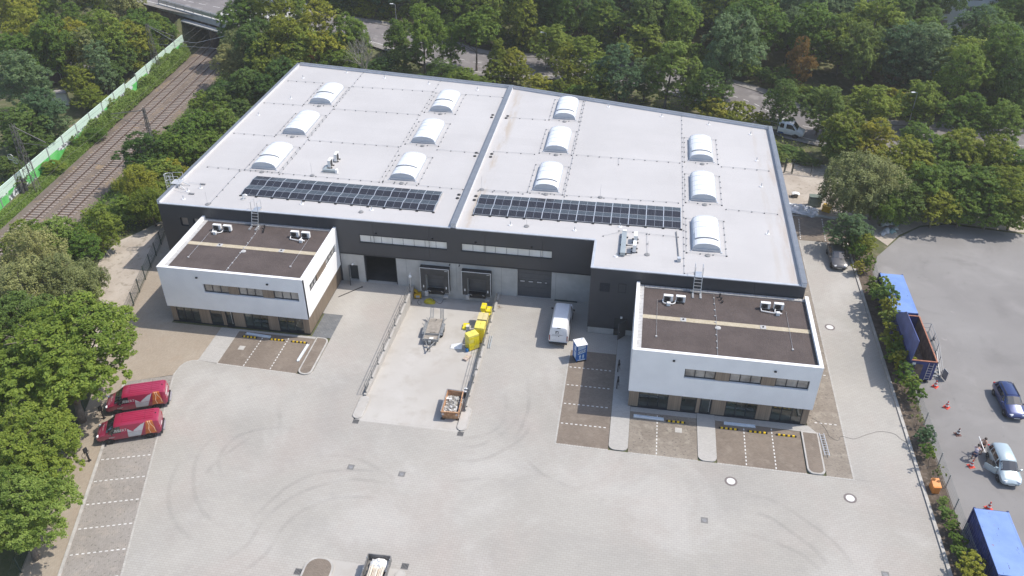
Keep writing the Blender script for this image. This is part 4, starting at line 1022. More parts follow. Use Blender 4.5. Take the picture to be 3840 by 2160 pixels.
    # lightning wires on the roof
    lm = x0 + (x1 - x0) * 0.455
    w = MB(); bl = MB(); yk = y1 - 1.6
    w.path([(lm, y1 - 0.6, RZ_ + .09), (lm + 0.1, gm + 0.6, RZ_ + .09), (lm, y0 + 0.5, RZ_ + .09)], 0.014, 4)
    for i in range(9): bl.box(lm - .06, lm + .06, y1 - 1.2 - i * 0.95 - .06, y1 - 1.2 - i * 0.95 + .06, RZ_, RZ_ + .09)
    for xx in (x0 + 2.0, x1 - 2.2): w.path([(xx, y1 - 2.3, RZ_ + .07), (xx, y0 + 2.6, RZ_ + .07)], 0.012, 4); bl.box(xx - .08, xx + .08, y0 + 2.5, y0 + 2.66, RZ_, RZ_ + .1)
    w.build('lightning_wire', M_ALU, rf_)['kind'] = 'stuff'; bl.build('wire_block', M_TILE, rf_)['kind'] = 'stuff'
    MB().lathe([(0.26, 0), (0.26, .06), (.1, .1)], 14, (lm + 0.2, gm - 0.75, RZ_)).build('air_terminal_base', M_TILE, rf_)
    for k in range(3): 
        q = MB(); xx = lm + 0.55 + 0.1 * k; yk = y1 - 0.9 - 0.45 * k; q.tube((xx, yk, RZ_), (xx, yk, RZ_ + 0.32 - .08 * k), 0.06, n=8); q.lathe([(0.11, 0.3 - .08 * k), (0.11, 0.38 - .08 * k)], 10, (xx, yk, RZ_)); q.build('vent_pipe', M_BLACK, rf_)
    for xx, zz_ in lamps: MB().box(xx - 0.1, xx + 0.1, y0 - 0.14, y0 - 0.003, zz_ - 0.06, zz_ + 0.06).build('wall_lamp', M_BLACK, o)
    return o
offL = office('white two-storey office block beside the open roller door', 4.88, 19.85, -10.24, -0.1,
    [(9.36, 11.95, 'w'), (11.95, 13.0, 'b'), (13.0, 15.5, 'w'), (15.5, 16.62, 'b'), (16.62, 19.2, 'w')],
    [(5.0, 5.58, 'b'), (5.58, 8.05, 'w'), (8.05, 9.2, 'b'), (9.2, 10.5, 's'), (10.5, 10.85, 'b'), (10.85, 11.7, 'd'), (11.7, 12.88, 'b'), (12.88, 15.4, 'w'), (15.4, 16.5, 'b'), (16.5, 19.1, 'w'), (19.1, 19.72, 'b')],
    [(-8.8, -6.5, 'w'), (-6.5, -3.75, 'b'), (-3.75, -0.9, 'w')], [(8.9, 5.98), (16.2, 5.98)])
offR = office('white two-storey office block beside the parked white van and toilet', 51.73, 67.7, -15.74, -5.2,
    [(56.4, 59.03, 'w'), (59.03, 60.24, 'b'), (60.24, 62.93, 'w'), (62.93, 64.1, 'b'), (64.1, 66.88, 'w')],
    [(51.85, 52.7, 'b'), (52.7, 55.36, 'w'), (55.36, 56.5, 'b'), (56.5, 57.86, 's'), (57.86, 58.16, 'b'), (58.16, 59.2, 'd'), (59.2, 60.4, 'b'), (60.4, 63.12, 'w'), (63.12, 64.35, 'b'), (64.35, 67.05, 'w'), (67.05, 67.57, 'b')],
    None, [(55.33, 6.05), (63.87, 6.0)])
# ================================================================== ON THE ROOFS
m, nt, N, L, b = nodes_of('solar cells')
b.inputs['Roughness'].default_value = 0.16; b.inputs['Specular IOR Level'].default_value = 0.45
v = coords(nt)
bk = nt.nodes.new('ShaderNodeTexBrick'); bk.offset = 0.0; bk.inputs['Scale'].default_value = 1; bk.inputs['Brick Width'].default_value = 0.17; bk.inputs['Row Height'].default_value = 0.17; bk.inputs['Mortar Size'].default_value = 0.006
L.new(v, bk.inputs['Vector'])
L.new(mixc(nt, bk.outputs['Fac'], (0.012, 0.012, 0.018), (0.10, 0.10, 0.11)), b.inputs['Base Color']); M_CELL = m
def solar_array(x0, y0, ncol, label, skew):
    t = thing('solar_array', label, 'solar array', (x0 + ncol * 0.9, y0 + 2.2, H), group='solar panel rows on the warehouse roof')
    pw_, pd, th = 1.78, 1.08, radians(9)
    def zrow(r): return H + 0.12 if r % 2 == 0 else H + 0.12 + pd * sin(th)
    cell = frame = None
    for c_ in range(ncol):
        for r in range(4):
            tilt = th if r % 2 == 0 else -th
            x = x0 + c_ * 1.81 + 0.9; y = y0 + r * 1.105 + 0.54 + skew * c_; z = H + 0.12 + pd * sin(th) / 2
            if cell is None:
                o = MB().box(-pw_ / 2, pw_ / 2, -pd / 2, pd / 2, -0.02, 0.0).build('solar_panel', M_ALU, t, local=True); frame = o.data
                k = MB().box(-pw_ / 2 + 0.03, -0.012, -pd / 2 + 0.03, pd / 2 - 0.03, 0.0005, 0.004).box(0.012, pw_ / 2 - 0.03, -pd / 2 + 0.03, pd / 2 - 0.03, 0.0005, 0.004).build('cell_field', M_CELL, o, local=True); cell = k.data
            else:
                o = bpy.data.objects.new('solar_panel', frame); COL.objects.link(o); o.parent = t
                k = bpy.data.objects.new('cell_field', cell); COL.objects.link(k); k.parent = o
            o.location = Vector((x, y, z)) - ORG[t]; o.rotation_euler = (tilt, 0, 0)
    for c_ in range(ncol + 1):
        x = x0 + c_ * 1.81; sk = skew * c_
        q = MB(); ya = y0 + sk
        for r in range(4):
            a, b_ = ya + r * 1.105, ya + r * 1.105 + 1.09
            za, zb = (H + 0.1, H + 0.1 + pd * sin(th)) if r % 2 == 0 else (H + 0.1 + pd * sin(th), H + 0.1)
            q.bar((x, a, za), (x, b_, zb), 0.05)
        q.bar((x, ya - 0.12, H + 0.04), (x, ya + 4.5, H + 0.04), 0.05); q.build('mounting_rail', M_ALU, t)
        MB().box(x - 0.13, x + 0.13, ya - 0.2, ya - 0.05, H - 0.02, H + 0.07).build('ballast_foot', M_BLACK, t)
    return t
solar_array(8.1, 3.05, 12, 'twin-pitch row of dark solar panels on the caged-ladder half of roof', -0.02)
solar_array(34.1, 2.95, 12, 'twin-pitch row of dark solar panels ending beside a vaulted skylight', 0.045)
# condensers
M_ACW = mat('white appliance paint', (0.74, 0.735, 0.72), 0.4, vary=0.04, scale=3)
M_GRILL = mat('grey grille', (0.16, 0.155, 0.15), 0.5, vary=0.2, scale=8)
def condenser(loc, rz, label, w=0.88, h=0.62, group='air conditioning units on the office roofs'):
    t = thing('air_conditioner', label, 'air conditioner', loc, rz, group)
    MB().box(-w / 2, w / 2, -0.17, 0.17, 0.1, 0.1 + h).build('casing', M_ACW, t, bevel=0.02, local=True)
    g_ = MB().box(-w / 2 + 0.05, w / 2 - 0.22, -0.19, -0.172, 0.14, 0.06 + h).build('fan_grille', M_GRILL, t, local=True)
    MB(Matrix.Translation((-0.09, -0.195, 0.1 + h / 2)) @ Matrix.Rotation(pi / 2, 4, 'X')).lathe([(h * 0.38, -0.006), (h * 0.38, 0.006)], 16).build('fan_ring', M_BLACK, g_, local=True)
    for x in (-w / 2 + 0.13, w / 2 - 0.13): MB().box(x - 0.05, x + 0.05, -0.33, 0.33, 0.0, 0.1).build('foot', M_BLACK, t, local=True)
    return t
ZR = OH - 0.36
def pipe_hood(x, y, label, ax, bx):
    t = thing('pipe_hood', label, 'pipe hood', (x, y, ZR), group='white pipe hoods beside the office roof units')
    MB().box(x - 0.17, x + 0.17, y - 0.15, y + 0.15, ZR, ZR + 0.34).build('hood', M_ACW, t, bevel=0.03)
    for xx, s_ in ((ax, -1), (bx, 1)):
        MB().path([(x + s_ * 0.15, y + 0.05, ZR + 0.2), (x + s_ * 0.36, y + 0.06, ZR + 0.16), (xx - s_ * 0.05, y + 0.3, ZR + 0.12), (xx, y + 0.62, ZR + 0.2)], 0.05).build('pipe', M_ACW, t)
for (xa, xb, y, w1, w2) in ((7.5, 8.62, -2.15, 'left-hand', 'x'), (16.12, 17.25, -2.15, '', ''),):
    pass
condenser((7.5, -2.15, ZR), 0, 'white air conditioner on the open-door office roof, nearest the earth bank corner')
condenser((8.65, -2.15, ZR), 0, 'white air conditioner on the open-door office roof, between ladder and its twin')
condenser((16.1, -2.15, ZR), 0, 'white air conditioner on the open-door office roof, between ladder and facing twin')
condenser((17.28, -2.15, ZR), 0, 'white air conditioner on the open-door office roof, nearest the lit side windows')
pipe_hood(7.55, -2.95, 'white pipe hood below the units over the earth bank corner', 7.1, 8.2); pipe_hood(17.05, -3.05, 'white pipe hood below the units near the lit side windows', 15.7, 16.9)
condenser((54.7, -7.55, ZR), 0, 'white air conditioner on the toilet-side office roof, nearest the white van')
condenser((55.85, -7.5, ZR), 0, 'white air conditioner on the toilet-side office roof, between ladder and van-side twin')
condenser((63.6, -7.3, ZR), 0, 'white air conditioner on the toilet-side office roof, between vents and driveway-side twin')
condenser((64.8, -7.25, ZR), 0, 'white air conditioner on the toilet-side office roof, nearest the driveway')
pipe_hood(54.76, -8.2, 'white pipe hood below the units nearest the white van', 54.2, 55.4); pipe_hood(64.7, -8.15, 'white pipe hood below the units nearest the driveway', 63.2, 64.5)
condenser((51.25, 0.35, H), pi / 2, 'white condenser beside grey cable duct, farther from the roof edge', 0.95, 0.8, 'condensers standing on the warehouse roof')
condenser((51.2, -1.45, H), pi / 2, 'white condenser beside grey cable duct, nearer the roof edge', 0.95, 0.8, 'condensers standing on the warehouse roof')
condenser((15.55, 11.25, H), pi / 2, 'white condenser on the caged-ladder half of roof, beside the short duct', 0.95, 0.9, 'condensers standing on the warehouse roof')
condenser((15.75, 12.9, H), pi / 2, 'white condenser on the caged-ladder half of roof, farther from the solar row', 0.95, 0.9, 'condensers standing on the warehouse roof')
M_DUCT = mat('grey duct sheet', (0.35, 0.39, 0.40), 0.4, metal=0.3, vary=0.08, scale=2)
t = thing('cable_duct', 'long grey cable duct lying beside two roof condensers', 'duct', (50.1, -0.6, H))
MB().box(49.85, 50.35, -2.7, 1.35, H + 0.1, H + 0.42).build('duct', M_DUCT, t); MB().box(49.95, 50.28, 1.36, 1.7, H + 0.02, H + 0.5).build('end_hood', M_ACW, t)
for y in (-2.3, -0.6, 0.9): MB().box(49.75, 50.5, y - 0.06, y + 0.06, H - 0.02, H + 0.1).build('foot', M_BLACK, t)
for y in (-2.4, -0.9): MB().bar((50.35, y, H + 0.2), (51.0, y, H + 0.2), 0.06).build('pipe', M_BLACK, t)
t = thing('cable_duct', 'short grey cable duct in front of two condensers near the solar row', 'duct', (15.9, 9.95, H))
MB().box(15.1, 16.6, 9.75, 10.1, H + 0.06, H + 0.34).build('duct', M_DUCT, t); MB().box(16.61, 16.85, 9.72, 10.12, H, H + 0.42).build('end_hood', M_ACW, t); MB().box(15.12, 15.36, 10.12, 11.1, H + 0.06, H + 0.3).build('side_duct', M_DUCT, t); MB().box(14.9, 17.1, 9.55, 10.3, H - 0.02, H + 0.01).build('mat', M_TILE, t)
t = thing('cable_run', 'thin grey cable tray from the solar row to a pipe hood', 'cable tray', (55.5, 0.5, H))
MB().bar((55.35, 2.9, H + 0.08), (55.6, -2.4, H + 0.08), 0.08).build('tray', M_LEAD, t); MB().box(55.4, 55.75, -2.85, -2.45, H - 0.02, H + 0.4).build('hood', M_COPEL, t)
t = thing('pipe_hood', 'white swan-neck cable hood near the caged-ladder solar row corner', 'pipe hood', (8.7, 2.4, H))
MB().path([(8.7, 2.3, H), (8.7, 2.3, H + 0.4), (8.9, 2.4, H + 0.5), (9.1, 2.45, H + 0.35)], 0.1, 8).build('pipe', M_ACW, t); MB().lathe([(0.3, -0.02), (0.3, 0.02)], 12, (8.7, 2.3, H)).build('flange', M_TILE, t)
# roof ladders
def ladder(x, yf, zb, zt, label):
    t = thing('roof_ladder', label, 'ladder', (x, yf - 0.5, zb), group='steel ladders from office roof to warehouse roof')
    for s_ in (-0.36, 0.36):
        MB().path([(x + s_, yf - 0.75, zb + 0.05), (x + s_, yf - 0.18, zt + 0.1), (x + s_, yf - 0.1, zt + 1.15)], 0.035).build('stile', M_ALU, t)
        MB().tube((x + s_, yf + 0.75, zt), (x + s_, yf + 0.75, zt + 1.1), 0.025).build('handrail_post', M_ALU, t); MB().tube((x + s_, yf + 0.75, zt + 1.08), (x + s_, yf - 0.1, zt + 1.12), 0.025).build('handrail', M_ALU, t)
        MB().box(x + s_ - 0.1, x + s_ + 0.1, yf - 1.5, yf - 0.45, zb, zb + 0.1).build('base_skid', M_ALU, t)
    n = 5
    for i in range(n):
        f = (i + 0.5) / n; MB().obox((x, yf - 0.75 + 0.57 * f, zb + (zt - zb) * f + 0.05), (0.68, 0.12, 0.03)).build('rung', M_ALU, t)
    MB().box(x - 0.34, x + 0.34, yf - 0.15, yf + 0.85, zt + 0.05, zt + 0.09).build('platform', M_ALU, t)
ladder(11.1, -0.12, ZR, H, 'steel ladder climbing from the open-door office roof to the hall roof')
ladder(57.4, -5.2, ZR, H, 'steel ladder climbing from the toilet-side office roof to the hall roof')
# caged ladder on the rail-side edge
t = thing('caged_ladder', 'galvanised caged ladder and landing at the hall roof edge by the railway', 'ladder', (-0.5, 4.0, H))
M_GALV = mat('bright galvanised tube', (0.60, 0.60, 0.60), 0.4, metal=0.4, vary=0.08, scale=3)
for y in (3.75, 4.45):
    MB().tube((-0.42, y, 0.5), (-0.42, y, H + 1.3), 0.04).build('stile', M_GALV, t)
for i in range(28): MB().tube((-0.42, 3.75, 0.7 + i * 0.28), (-0.42, 4.45, 0.7 + i * 0.28), 0.018, n=5).build('rung', M_GALV, t)
for z in (H - 1.4, H - 0.3, H + 0.4, H + 1.25):
    pts = [(-0.42, 3.72, z)] + [(-0.75 - 0.42 * sin(a), 4.1 - 0.42 * cos(a), z) for a in [pi * k / 8 for k in range(9)]] + [(-0.42, 4.48, z)]
    MB().path(pts, 0.03, 5).build('cage_hoop', M_GALV, t)
for k in range(7):
    a = pi * k / 6; MB().tube((-0.75 - 0.42 * sin(a), 4.1 - 0.42 * cos(a), H - 1.4), (-0.75 - 0.42 * sin(a), 4.1 - 0.42 * cos(a), H + 1.25), 0.02, n=5).build('cage_bar', M_GALV, t)
MB().box(-0.35, 0.75, 3.55, 4.6, H + 0.42, H + 0.46).build('landing', M_GALV, t)
for s_ in (3.55, 4.6):
    MB().path([(0.75, s_, H + 0.46), (0.75, s_, H + 1.4), (-0.42, s_ , H + 1.3)], 0.025, 5).build('guard_rail', M_GALV, t)
MB().path([(0.8, 3.5, H + 0.4), (1.4, 3.3, H + 0.05)], 0.05).build('step_stile', M_GALV, t); MB().path([(0.8, 4.2, H + 0.4), (1.6, 4.2, H + 0.05)], 0.05).build('step_stile', M_GALV, t)
for (xe, ye) in ((2.6, 4.7), (2.4, 2.4)):
    MB().path([(0.6, 3.9 if ye > 3 else 3.3, H + 0.9), (1.2, ye if ye > 3 else 2.7, H + 0.15), (xe, ye, H + 0.1)], 0.02, 4).build('stay', M_GALV, t)
    MB().box(xe - 0.05, xe + 0.55, ye - 0.1, ye + 0.1, H - 0.02, H + 0.12).build('counterweight', M_LEAD, t)
# ================================================================== IN THE YARD
M_RAILG = mat('dark grey steel tube', (0.13, 0.135, 0.14), 0.5, metal=0.3, vary=0.15, scale=4)
M_YEL = mat('yellow plastic wrap', (0.72, 0.60, 0.02), 0.4, vary=0.12, scale=4, spec=0.5)
M_YELP = mat('pale yellow wrapped pack', (0.72, 0.63, 0.13), 0.45, vary=0.15, scale=3)
M_PALLET = mat('pallet wood', (0.33, 0.23, 0.14), 0.85, vary=0.3, scale=4)
M_YELD = mat('machine yellow', (0.55, 0.33, 0.01), 0.5, vary=0.12, scale=4)
def railing(x, ya, yb, label, plate=None):
    t = thing('ramp_railing', label, 'railing', (x, (ya + yb) / 2, 0.2))
    n = round((yb - ya) / 2.0)
    for i in range(n + 1):
        y = ya + (yb - ya) * i / n
        MB().tube((x, y, 0.18), (x, y, 1.22), 0.028).build('post', M_RAILG, t); MB().box(x - 0.12, x + 0.12, y - 0.09, y + 0.09, 0.2, 0.22).build('base_plate', M_RAILG, t)
    for z in (1.22, 0.82, 0.5): MB().tube((x, ya, z), (x, yb, z), 0.026 if z > 1 else 0.018).build('rail', M_RAILG, t)
    if plate: MB().box(x - 0.02, x + 0.02, plate[0], plate[1], 0.24, 0.5).build('dark_plate', M_RAILG, t)  # flat dark strip low along one end of the railing
railing(27.8, -17.7, -1.3, 'dark steel railing on the ramp wall facing the open roller door', (-17.7, -16.6))
railing(37.33, -18.6, -1.5, 'dark steel railing on the ramp wall behind the yellow boxes', (-18.6, -13.8))
t = thing('pole_lamp', 'white floodlight on a short pole at the head of the ramp wall', 'lamp', (27.75, -0.75, 0.2))
MB().tube((27.75, -0.75, 0.2), (27.75, -0.75, 1.75), 0.04).build('pole', M_ALU, t); MB().lathe([(0.05, 0), (0.16, 0.05), (0.16, 0.16), (0.05, 0.3)], 12, (27.75, -0.75, 1.7)).build('lamp_head', M_WHITEP, t); MB().tube((27.75, -0.75, 1.95), (27.75, -0.6, 2.25), 0.06, 0.02).build('lamp_bracket', M_ALU, t)
a = G(960 + 590 / 1.906, 700 + 790 / 1.906); b_ = G(960 + 755 / 1.906, 700 + 720 / 1.906)
t = thing('steel_bar', 'long dark bar lying on paving beside the brown office wall', 'bar', (a.x, a.y, 0))
MB().tube(a + Vector((0, 0, .05)), b_ + Vector((0, 0, .05)), 0.035).build('bar', M_BLACK, t); MB().tube(b_ + Vector((-.05, 0, .05)), b_ + Vector((.12, .06, .05)), 0.07).build('head', M_BLACK, t)
# ---- portable toilet
M_TBLUE = mat('toilet cabin blue', (0.02, 0.13, 0.42), 0.4, vary=0.1, scale=3)
M_TLIGHT = mat('pale blue print', (0.50, 0.60, 0.72), 0.5, vary=0.08, scale=4)
M_TNAVY = mat('navy print', (0.01, 0.03, 0.16), 0.5, vary=0.05, scale=4)
t = thing('portable_toilet', 'blue portable toilet cabin with white roof beside white van', 'toilet', (46.87, -9.42, 0), radians(25.6))
w = 0.52; hh = 2.0
MB().box(-w, w, -w, w, 0.0, 0.12).build('base', M_BLACK, t, local=True)
MB().box(-w + .02, w - .02, -w + .05, w - .02, 0.121, hh).build('cabin', M_TBLUE, t, local=True, bevel=0.03)
for x, y in ((-w, -w), (w, -w), (w, w), (-w, w)): MB().box(x - .05 if x > 0 else x, x if x > 0 else x + .05, y - .05 if y > 0 else y, y if y > 0 else y + .05, 0.121, hh).build('corner_post', M_TBLUE, t, local=True)
MB().prism([(-w - .05, -w - .05), (w + .05, -w - .05), (w + .05, w + .05), (-w - .05, w + .05)], hh + .002, hh + .07).build('roof', M_WHITEP, t, local=True, bevel=0.03)
for x, y in ((-.45, -.45), (.45, -.42), (.4, -.45), (.45, .45), (-.45, .45)): MB().lathe([(0.03, hh + .07), (0.03, hh + .1)], 8, (x, y, 0)).build('roof_knob', M_BLACK, t, local=True)
MB().lathe([(0.05, hh + .07), (0.05, hh + .2)], 8, (0.3, 0.35, 0)).build('vent_pipe', M_TLIGHT, t, local=True)
dr = MB().box(-w + .1, w - .1, -w + .02, -w + .045, 0.16, hh - .06).build('door', M_TBLUE, t, local=True)
Fm = lambda x, z, s=1: Matrix.Translation((x, -w + .012, z)) @ Matrix.Rotation(pi / 2, 4, 'X')
yf_ = -w + .014
MB().face((-w + .12, yf_, 1.42), (w - .12, yf_, 1.62), (w - .12, yf_, 1.92), (-w + .12, yf_, 1.92)).build('print_panel', M_TLIGHT, dr, local=True)
MB().face((-w + .12, yf_, 0.92), (w - .12, yf_, 1.12), (w - .12, yf_, 1.52), (-w + .12, yf_, 1.32)).build('print_panel', M_TLIGHT, dr, local=True)
add_text(MB(), 'DIXI', 0.42, Matrix.Translation((0, yf_ - .006, 1.22)) @ Matrix.Rotation(pi / 2, 4, 'X') @ Matrix.Rotation(radians(14), 4, 'Z')).build('lettering', M_TNAVY, dr, local=True)
for x, sk in ((-.16, 0), (.16, 1)):
    q = MB(); q.M = Matrix.Translation((x, yf_ - .004, 0)) @ Matrix.Rotation(pi / 2, 4, 'X')
    q.sheet([(0.055 * cos(k * pi / 5), 0.84 + 0.055 * sin(k * pi / 5)) for k in range(10)])
    q.sheet([(-.10, .60), (.10, .60), (.08, .77), (-.08, .77)] if sk else [(-.07, .58), (.07, .58), (.11, .77), (-.11, .77)])
    q.sheet([(-.06, .36), (-.01, .36), (-.01, .58), (-.06, .58)]); q.sheet([(.01, .36), (.06, .36), (.06, .58), (.01, .58)])
    q.build('pictogram', M_TLIGHT, dr, local=True)
MB().box(-w + .14, w - .14, yf_ - .006, yf_, .2, .28).build('print_panel', M_TLIGHT, dr, local=True)
for z0, z1 in ((0.3, 1.05), (1.25, 1.75)): MB().box(-w - .008, -w + .018, -.28, .12, z0, z1).build('side_sign', M_TLIGHT, t, local=True)
# ---- charging posts
def charger(x, y, rz, label):
    t = thing('charging_post', label, 'charging post', (x, y, 0), rz, 'black charging posts with cable loops')
    MB().box(-.14, .14, -.11, .11, 0, .04).build('base_plate', M_BLACK, t, local=True); MB().box(-.06, .06, -.05, .05, .04, 1.0).build('post', M_BLACK, t, local=True)
    MB().box(-.17, .17, -.13, .02, .95, 1.42).build('charge_box', M_BLACK, t, local=True, bevel=.02)
    for r, z, s_ in ((.26, .72, 1), (.22, .78, -1)):
        MB().path([(s_ * .12 + r * cos(a_), -.16 - .03 * sin(2 * a_), z + r * sin(a_)) for a_ in [2 * pi * k / 14 for k in range(15)]], .02, 5).build('cable', M_BLACK, t, local=True)
charger(50.67, -10.86, pi / 2, 'black charging post between parking bays and office, nearer the toilet'); charger(50.71, -13.29, pi / 2, 'black charging post between parking bays and office, farther from the toilet')
charger(7.29, -29.48, -1.9, 'black charging post on sandy paving before an empty bay'); charger(5.73, -24.54, -1.9, 'black charging post on sandy paving between the two red vans')
# ---- wheel stops and pale beams
M_WSB = mat('black rubber stop', (0.02, 0.02, 0.02), 0.7); M_WSY = mat('yellow reflector', (0.75, 0.48, 0.01), 0.5)
def wheel_stop(xa, xb, y, label, group):
    t = thing('wheel_stop', label, 'wheel stop', ((xa + xb) / 2, y, 0), group=group)
    MB().prism([(0, -.09), (.1, .0)], 0, 0) if 0 else None
    q = MB(); L_ = xb - xa
    q.face((xa, y - .09, .012), (xb, y - .09, .012), (xb, y - .04, .13), (xa, y - .04, .13)); q.face((xa, y - .04, .13), (xb, y - .04, .13), (xb, y + .04, .13), (xa, y + .04, .13)); q.face((xa, y + .04, .13), (xb, y + .04, .13), (xb, y + .09, .012), (xa, y + .09, .012))
    for x in (xa, xb): q.face((x, y - .09, .012), (x, y - .04, .13), (x, y + .04, .13), (x, y + .09, .012))
    q.build('rubber_body', M_WSB, t)
    for i in range(4):
        x = xa + L_ * (0.15 + 0.235 * i); q = MB(); q.face((x - .1, y - .094, .02), (x + .1, y - .094, .02), (x + .1, y - .044, .136), (x - .1, y - .044, .136)); q.face((x - .1, y - .044, .136), (x + .1, y - .044, .136), (x + .1, y + .045, .136), (x - .1, y + .045, .136)); q.build('reflector', M_WSY, t)
for xa, xb, lb in ((13.05, 14.6, 'under the pale beam by the walkway'), (15.95, 17.5, 'between its two neighbours before the dark windows'), (18.2, 19.85, 'nearest the planted kerb island')):
    wheel_stop(xa, xb, -11.4, 'black yellow wheel stop, open-door office, ' + lb, 'wheel stops before the open-door office')
for (pa, pb), lb in zip((((510, 640), (740, 668)), ((1145, 722), (1375, 750)), ((1490, 765), (1730, 793)), ((1835, 808), (2080, 833))), ('in the gravelly bay beside the cover slab', 'under the pale beam by the second walkway', 'in the middle one of three dashed bays', 'nearest the ladder on the kerb island')):
    p = G(2340 + pa[0] / 3.22, 1380 + pa[1] / 3.22); q_ = G(2340 + pb[0] / 3.22, 1380 + pb[1] / 3.22)
    wheel_stop(p.x, q_.x, (p.y + q_.y) / 2, 'black yellow wheel stop, toilet-side office, ' + lb, 'wheel stops before the toilet-side office')
M_BEAM = mat('bluish white sheet metal', (0.62, 0.66, 0.70), 0.45, vary=0.05, scale=2)
def beam(p, q_, label, w_=.26):
    c = (p + q_) / 2; t = thing('metal_channel', label, 'metal channel', (c.x, c.y, 0), group='pale folded metal channels lying in the bays')
    d = (q_ - p).normalized(); n_ = Vector((-d.y, d.x, 0)) * w_ / 2
    z = Vector((0, 0, 1))
    MB().bar(p + z * .03, q_ + z * .03, w_, .03).build('web', M_BEAM, t)
    for s_ in (-1, 1): MB().bar(p + n_ * s_ + z * .09, q_ + n_ * s_ + z * .09, .02, .14).build('flange', M_BEAM, t)
LQ = lambda x, y: G(540 + x / 2.897, 800 + y / 2.897); RQ = lambda x, y: G(2340 + x / 3.22, 1380 + y / 3.22)
beam(LQ(1110, 1312), LQ(1375, 1352), 'pale metal channel beside wheel stop before the open-door office')
beam(G(960 + 375 / 1.906, 700 + 1130 / 1.906), G(960 + 300 / 1.906, 700 + 1250 / 1.906), 'pale metal channel leaning along the planted kerb island', .2)
beam(RQ(115, 585), RQ(480, 630), 'pale metal channel in the gravelly bay by the wide walkway'); beam(RQ(1205, 675), RQ(1585, 715), 'pale metal channel between two walkway-side wheel stops')
# ---- ramp: yellow pallets, cartons
def carton_stack(cx, cy, rz, nx, ny, nz, sx, sy, sz, label, group, m, pale=None, jit=.015):
    z0 = ramp_z(cy)
    t = thing('pallet_load', label, 'pallet load', (cx, cy, z0), rz, group)
    W, D_ = nx * sx, ny * sy
    for k in range(5): MB().box(-W / 2, W / 2, -D_ / 2 + (D_ - .1) * k / 4, -D_ / 2 + (D_ - .1) * k / 4 + .1, .1, .125).build('pallet_board', M_PALLET, t, local=True)
    for k in range(3): MB().box(-W / 2 + (W - .1) * k / 2, -W / 2 + (W - .1) * k / 2 + .1, -D_ / 2, D_ / 2, 0, .099).build('pallet_block', M_PALLET, t, local=True)
    base = MB().box(-sx / 2 + .008, sx / 2 - .008, -sy / 2 + .008, sy / 2 - .008, .004, sz - .004)
    me = {}
    for k in range(nz):
        for i in range(nx):
            for j in range(ny):
                if 0 < i < nx - 1 and 0 < j < ny - 1 and k < nz - 1: continue
                mm = pale if (pale and (k == nz - 1 or random.random() < .25)) else m
                if mm.name not in me:
                    o = base.build('pack', mm, t, local=True); me[mm.name] = o.data
                else:
                    o = bpy.data.objects.new('pack', me[mm.name]); COL.objects.link(o); o.parent = t
                o.location = (-W / 2 + sx * (i + .5) + random.uniform(-jit, jit), -D_ / 2 + sy * (j + .5) + random.uniform(-jit, jit), .126 + k * sz)
                o.rotation_euler = (0, 0, random.uniform(-.03, .03))
    return t
TQ = lambda x, y, z: G(1540 + x / 4.83, 1100 + y / 4.83, z)
zf = ramp_z(-9.6)
c = (TQ(975, 1005, zf) + TQ(1270, 975, zf)) / 2
carton_stack(c.x - .05, c.y + .1, radians(40), 2, 2, 8, .58, .44, .215, 'yellow wrapped packs stacked on a pallet, turned askew on the ramp', 'yellow pallet loads on the ramp', M_YEL, M_YELP)
carton_stack(36.6, -7.1, 0, 2, 2, 8, .5, .62, .235, 'yellow wrapped packs stacked on pallet along wall behind the askew stack', 'yellow pallet loads on the ramp', M_YEL, M_YELP, .008)
carton_stack(36.62, -5.65, 0, 2, 2, 8, .5, .6, .245, 'yellow wrapped packs stacked on pallet along wall, middle of the row', 'yellow pallet loads on the ramp', mat('shaded wrap yellow', (0.62, 0.50, 0.12), .5, vary=.15, scale=3), mat('dusty wrap', (0.60, 0.52, 0.27), .5, vary=.15, scale=2), .008)  # shaded copy of the wrap yellow, shade mixed into its colour
carton_stack(36.7, -4.2, 0, 2, 2, 6, .5, .6, .26, 'yellow wrapped packs stacked on pallet along wall, nearest the dock', 'yellow pallet loads on the ramp', M_YEL, M_YEL, .008)
def carton(c, size, rz, label, m, z0=None, name='carton'):
    z0 = ramp_z(c[1]) if z0 is None else z0
    t = thing(name, label, 'box', (c[0], c[1], z0), rz)
    MB().box(-size[0] / 2, size[0] / 2, -size[1] / 2, size[1] / 2, 0, size[2]).build('body', m, t, local=True, bevel=.012)
    MB().box(-size[0] / 2 + .01, size[0] / 2 - .01, -.03, .03, size[2] + .0005, size[2] + .003).build('tape', mat('packing tape', (0.55, 0.48, 0.25), .3), t, local=True)
    return t
carton((36.35, -3.75), (.5, 1.0, .4), 0, 'bright yellow carton lying on top of the stack nearest the dock', M_YEL, ramp_z(-4.2) + .126 + 6 * .26)
carton((36.95, -3.95), (.5, .9, .2), 0, 'flat yellow carton beside the topmost carton near the dock', M_YEL, ramp_z(-4.2) + .126 + 6 * .26)
p = TQ(990, 640, ramp_z(-6.2)); carton((p.x, p.y + .3), (.62, .95, .22), radians(2), 'single yellow carton lying flat on the ramp', M_YEL)
p = TQ(1000, 1185, ramp_z(-11.3)); carton((p.x + .1, p.y + .12), (.45, .95, .24), radians(-22), 'dusty beige pack of bricks lying by the ramp wall', mat('beige film pack', (0.44, 0.36, 0.31), .6, vary=.2, scale=4))
p = TQ(1020, 640, ramp_z(-6.8)); carton((p.x + .1, p.y), (.35, .35, .5), radians(10), 'small white box wedged beside the askew yellow stack', M_ACW)
p = TQ(1020, 1050, ramp_z(-10))
t = thing('canister', 'small blue canister at the foot of the askew yellow stack', 'canister', (p.x, p.y, ramp_z(p.y)))
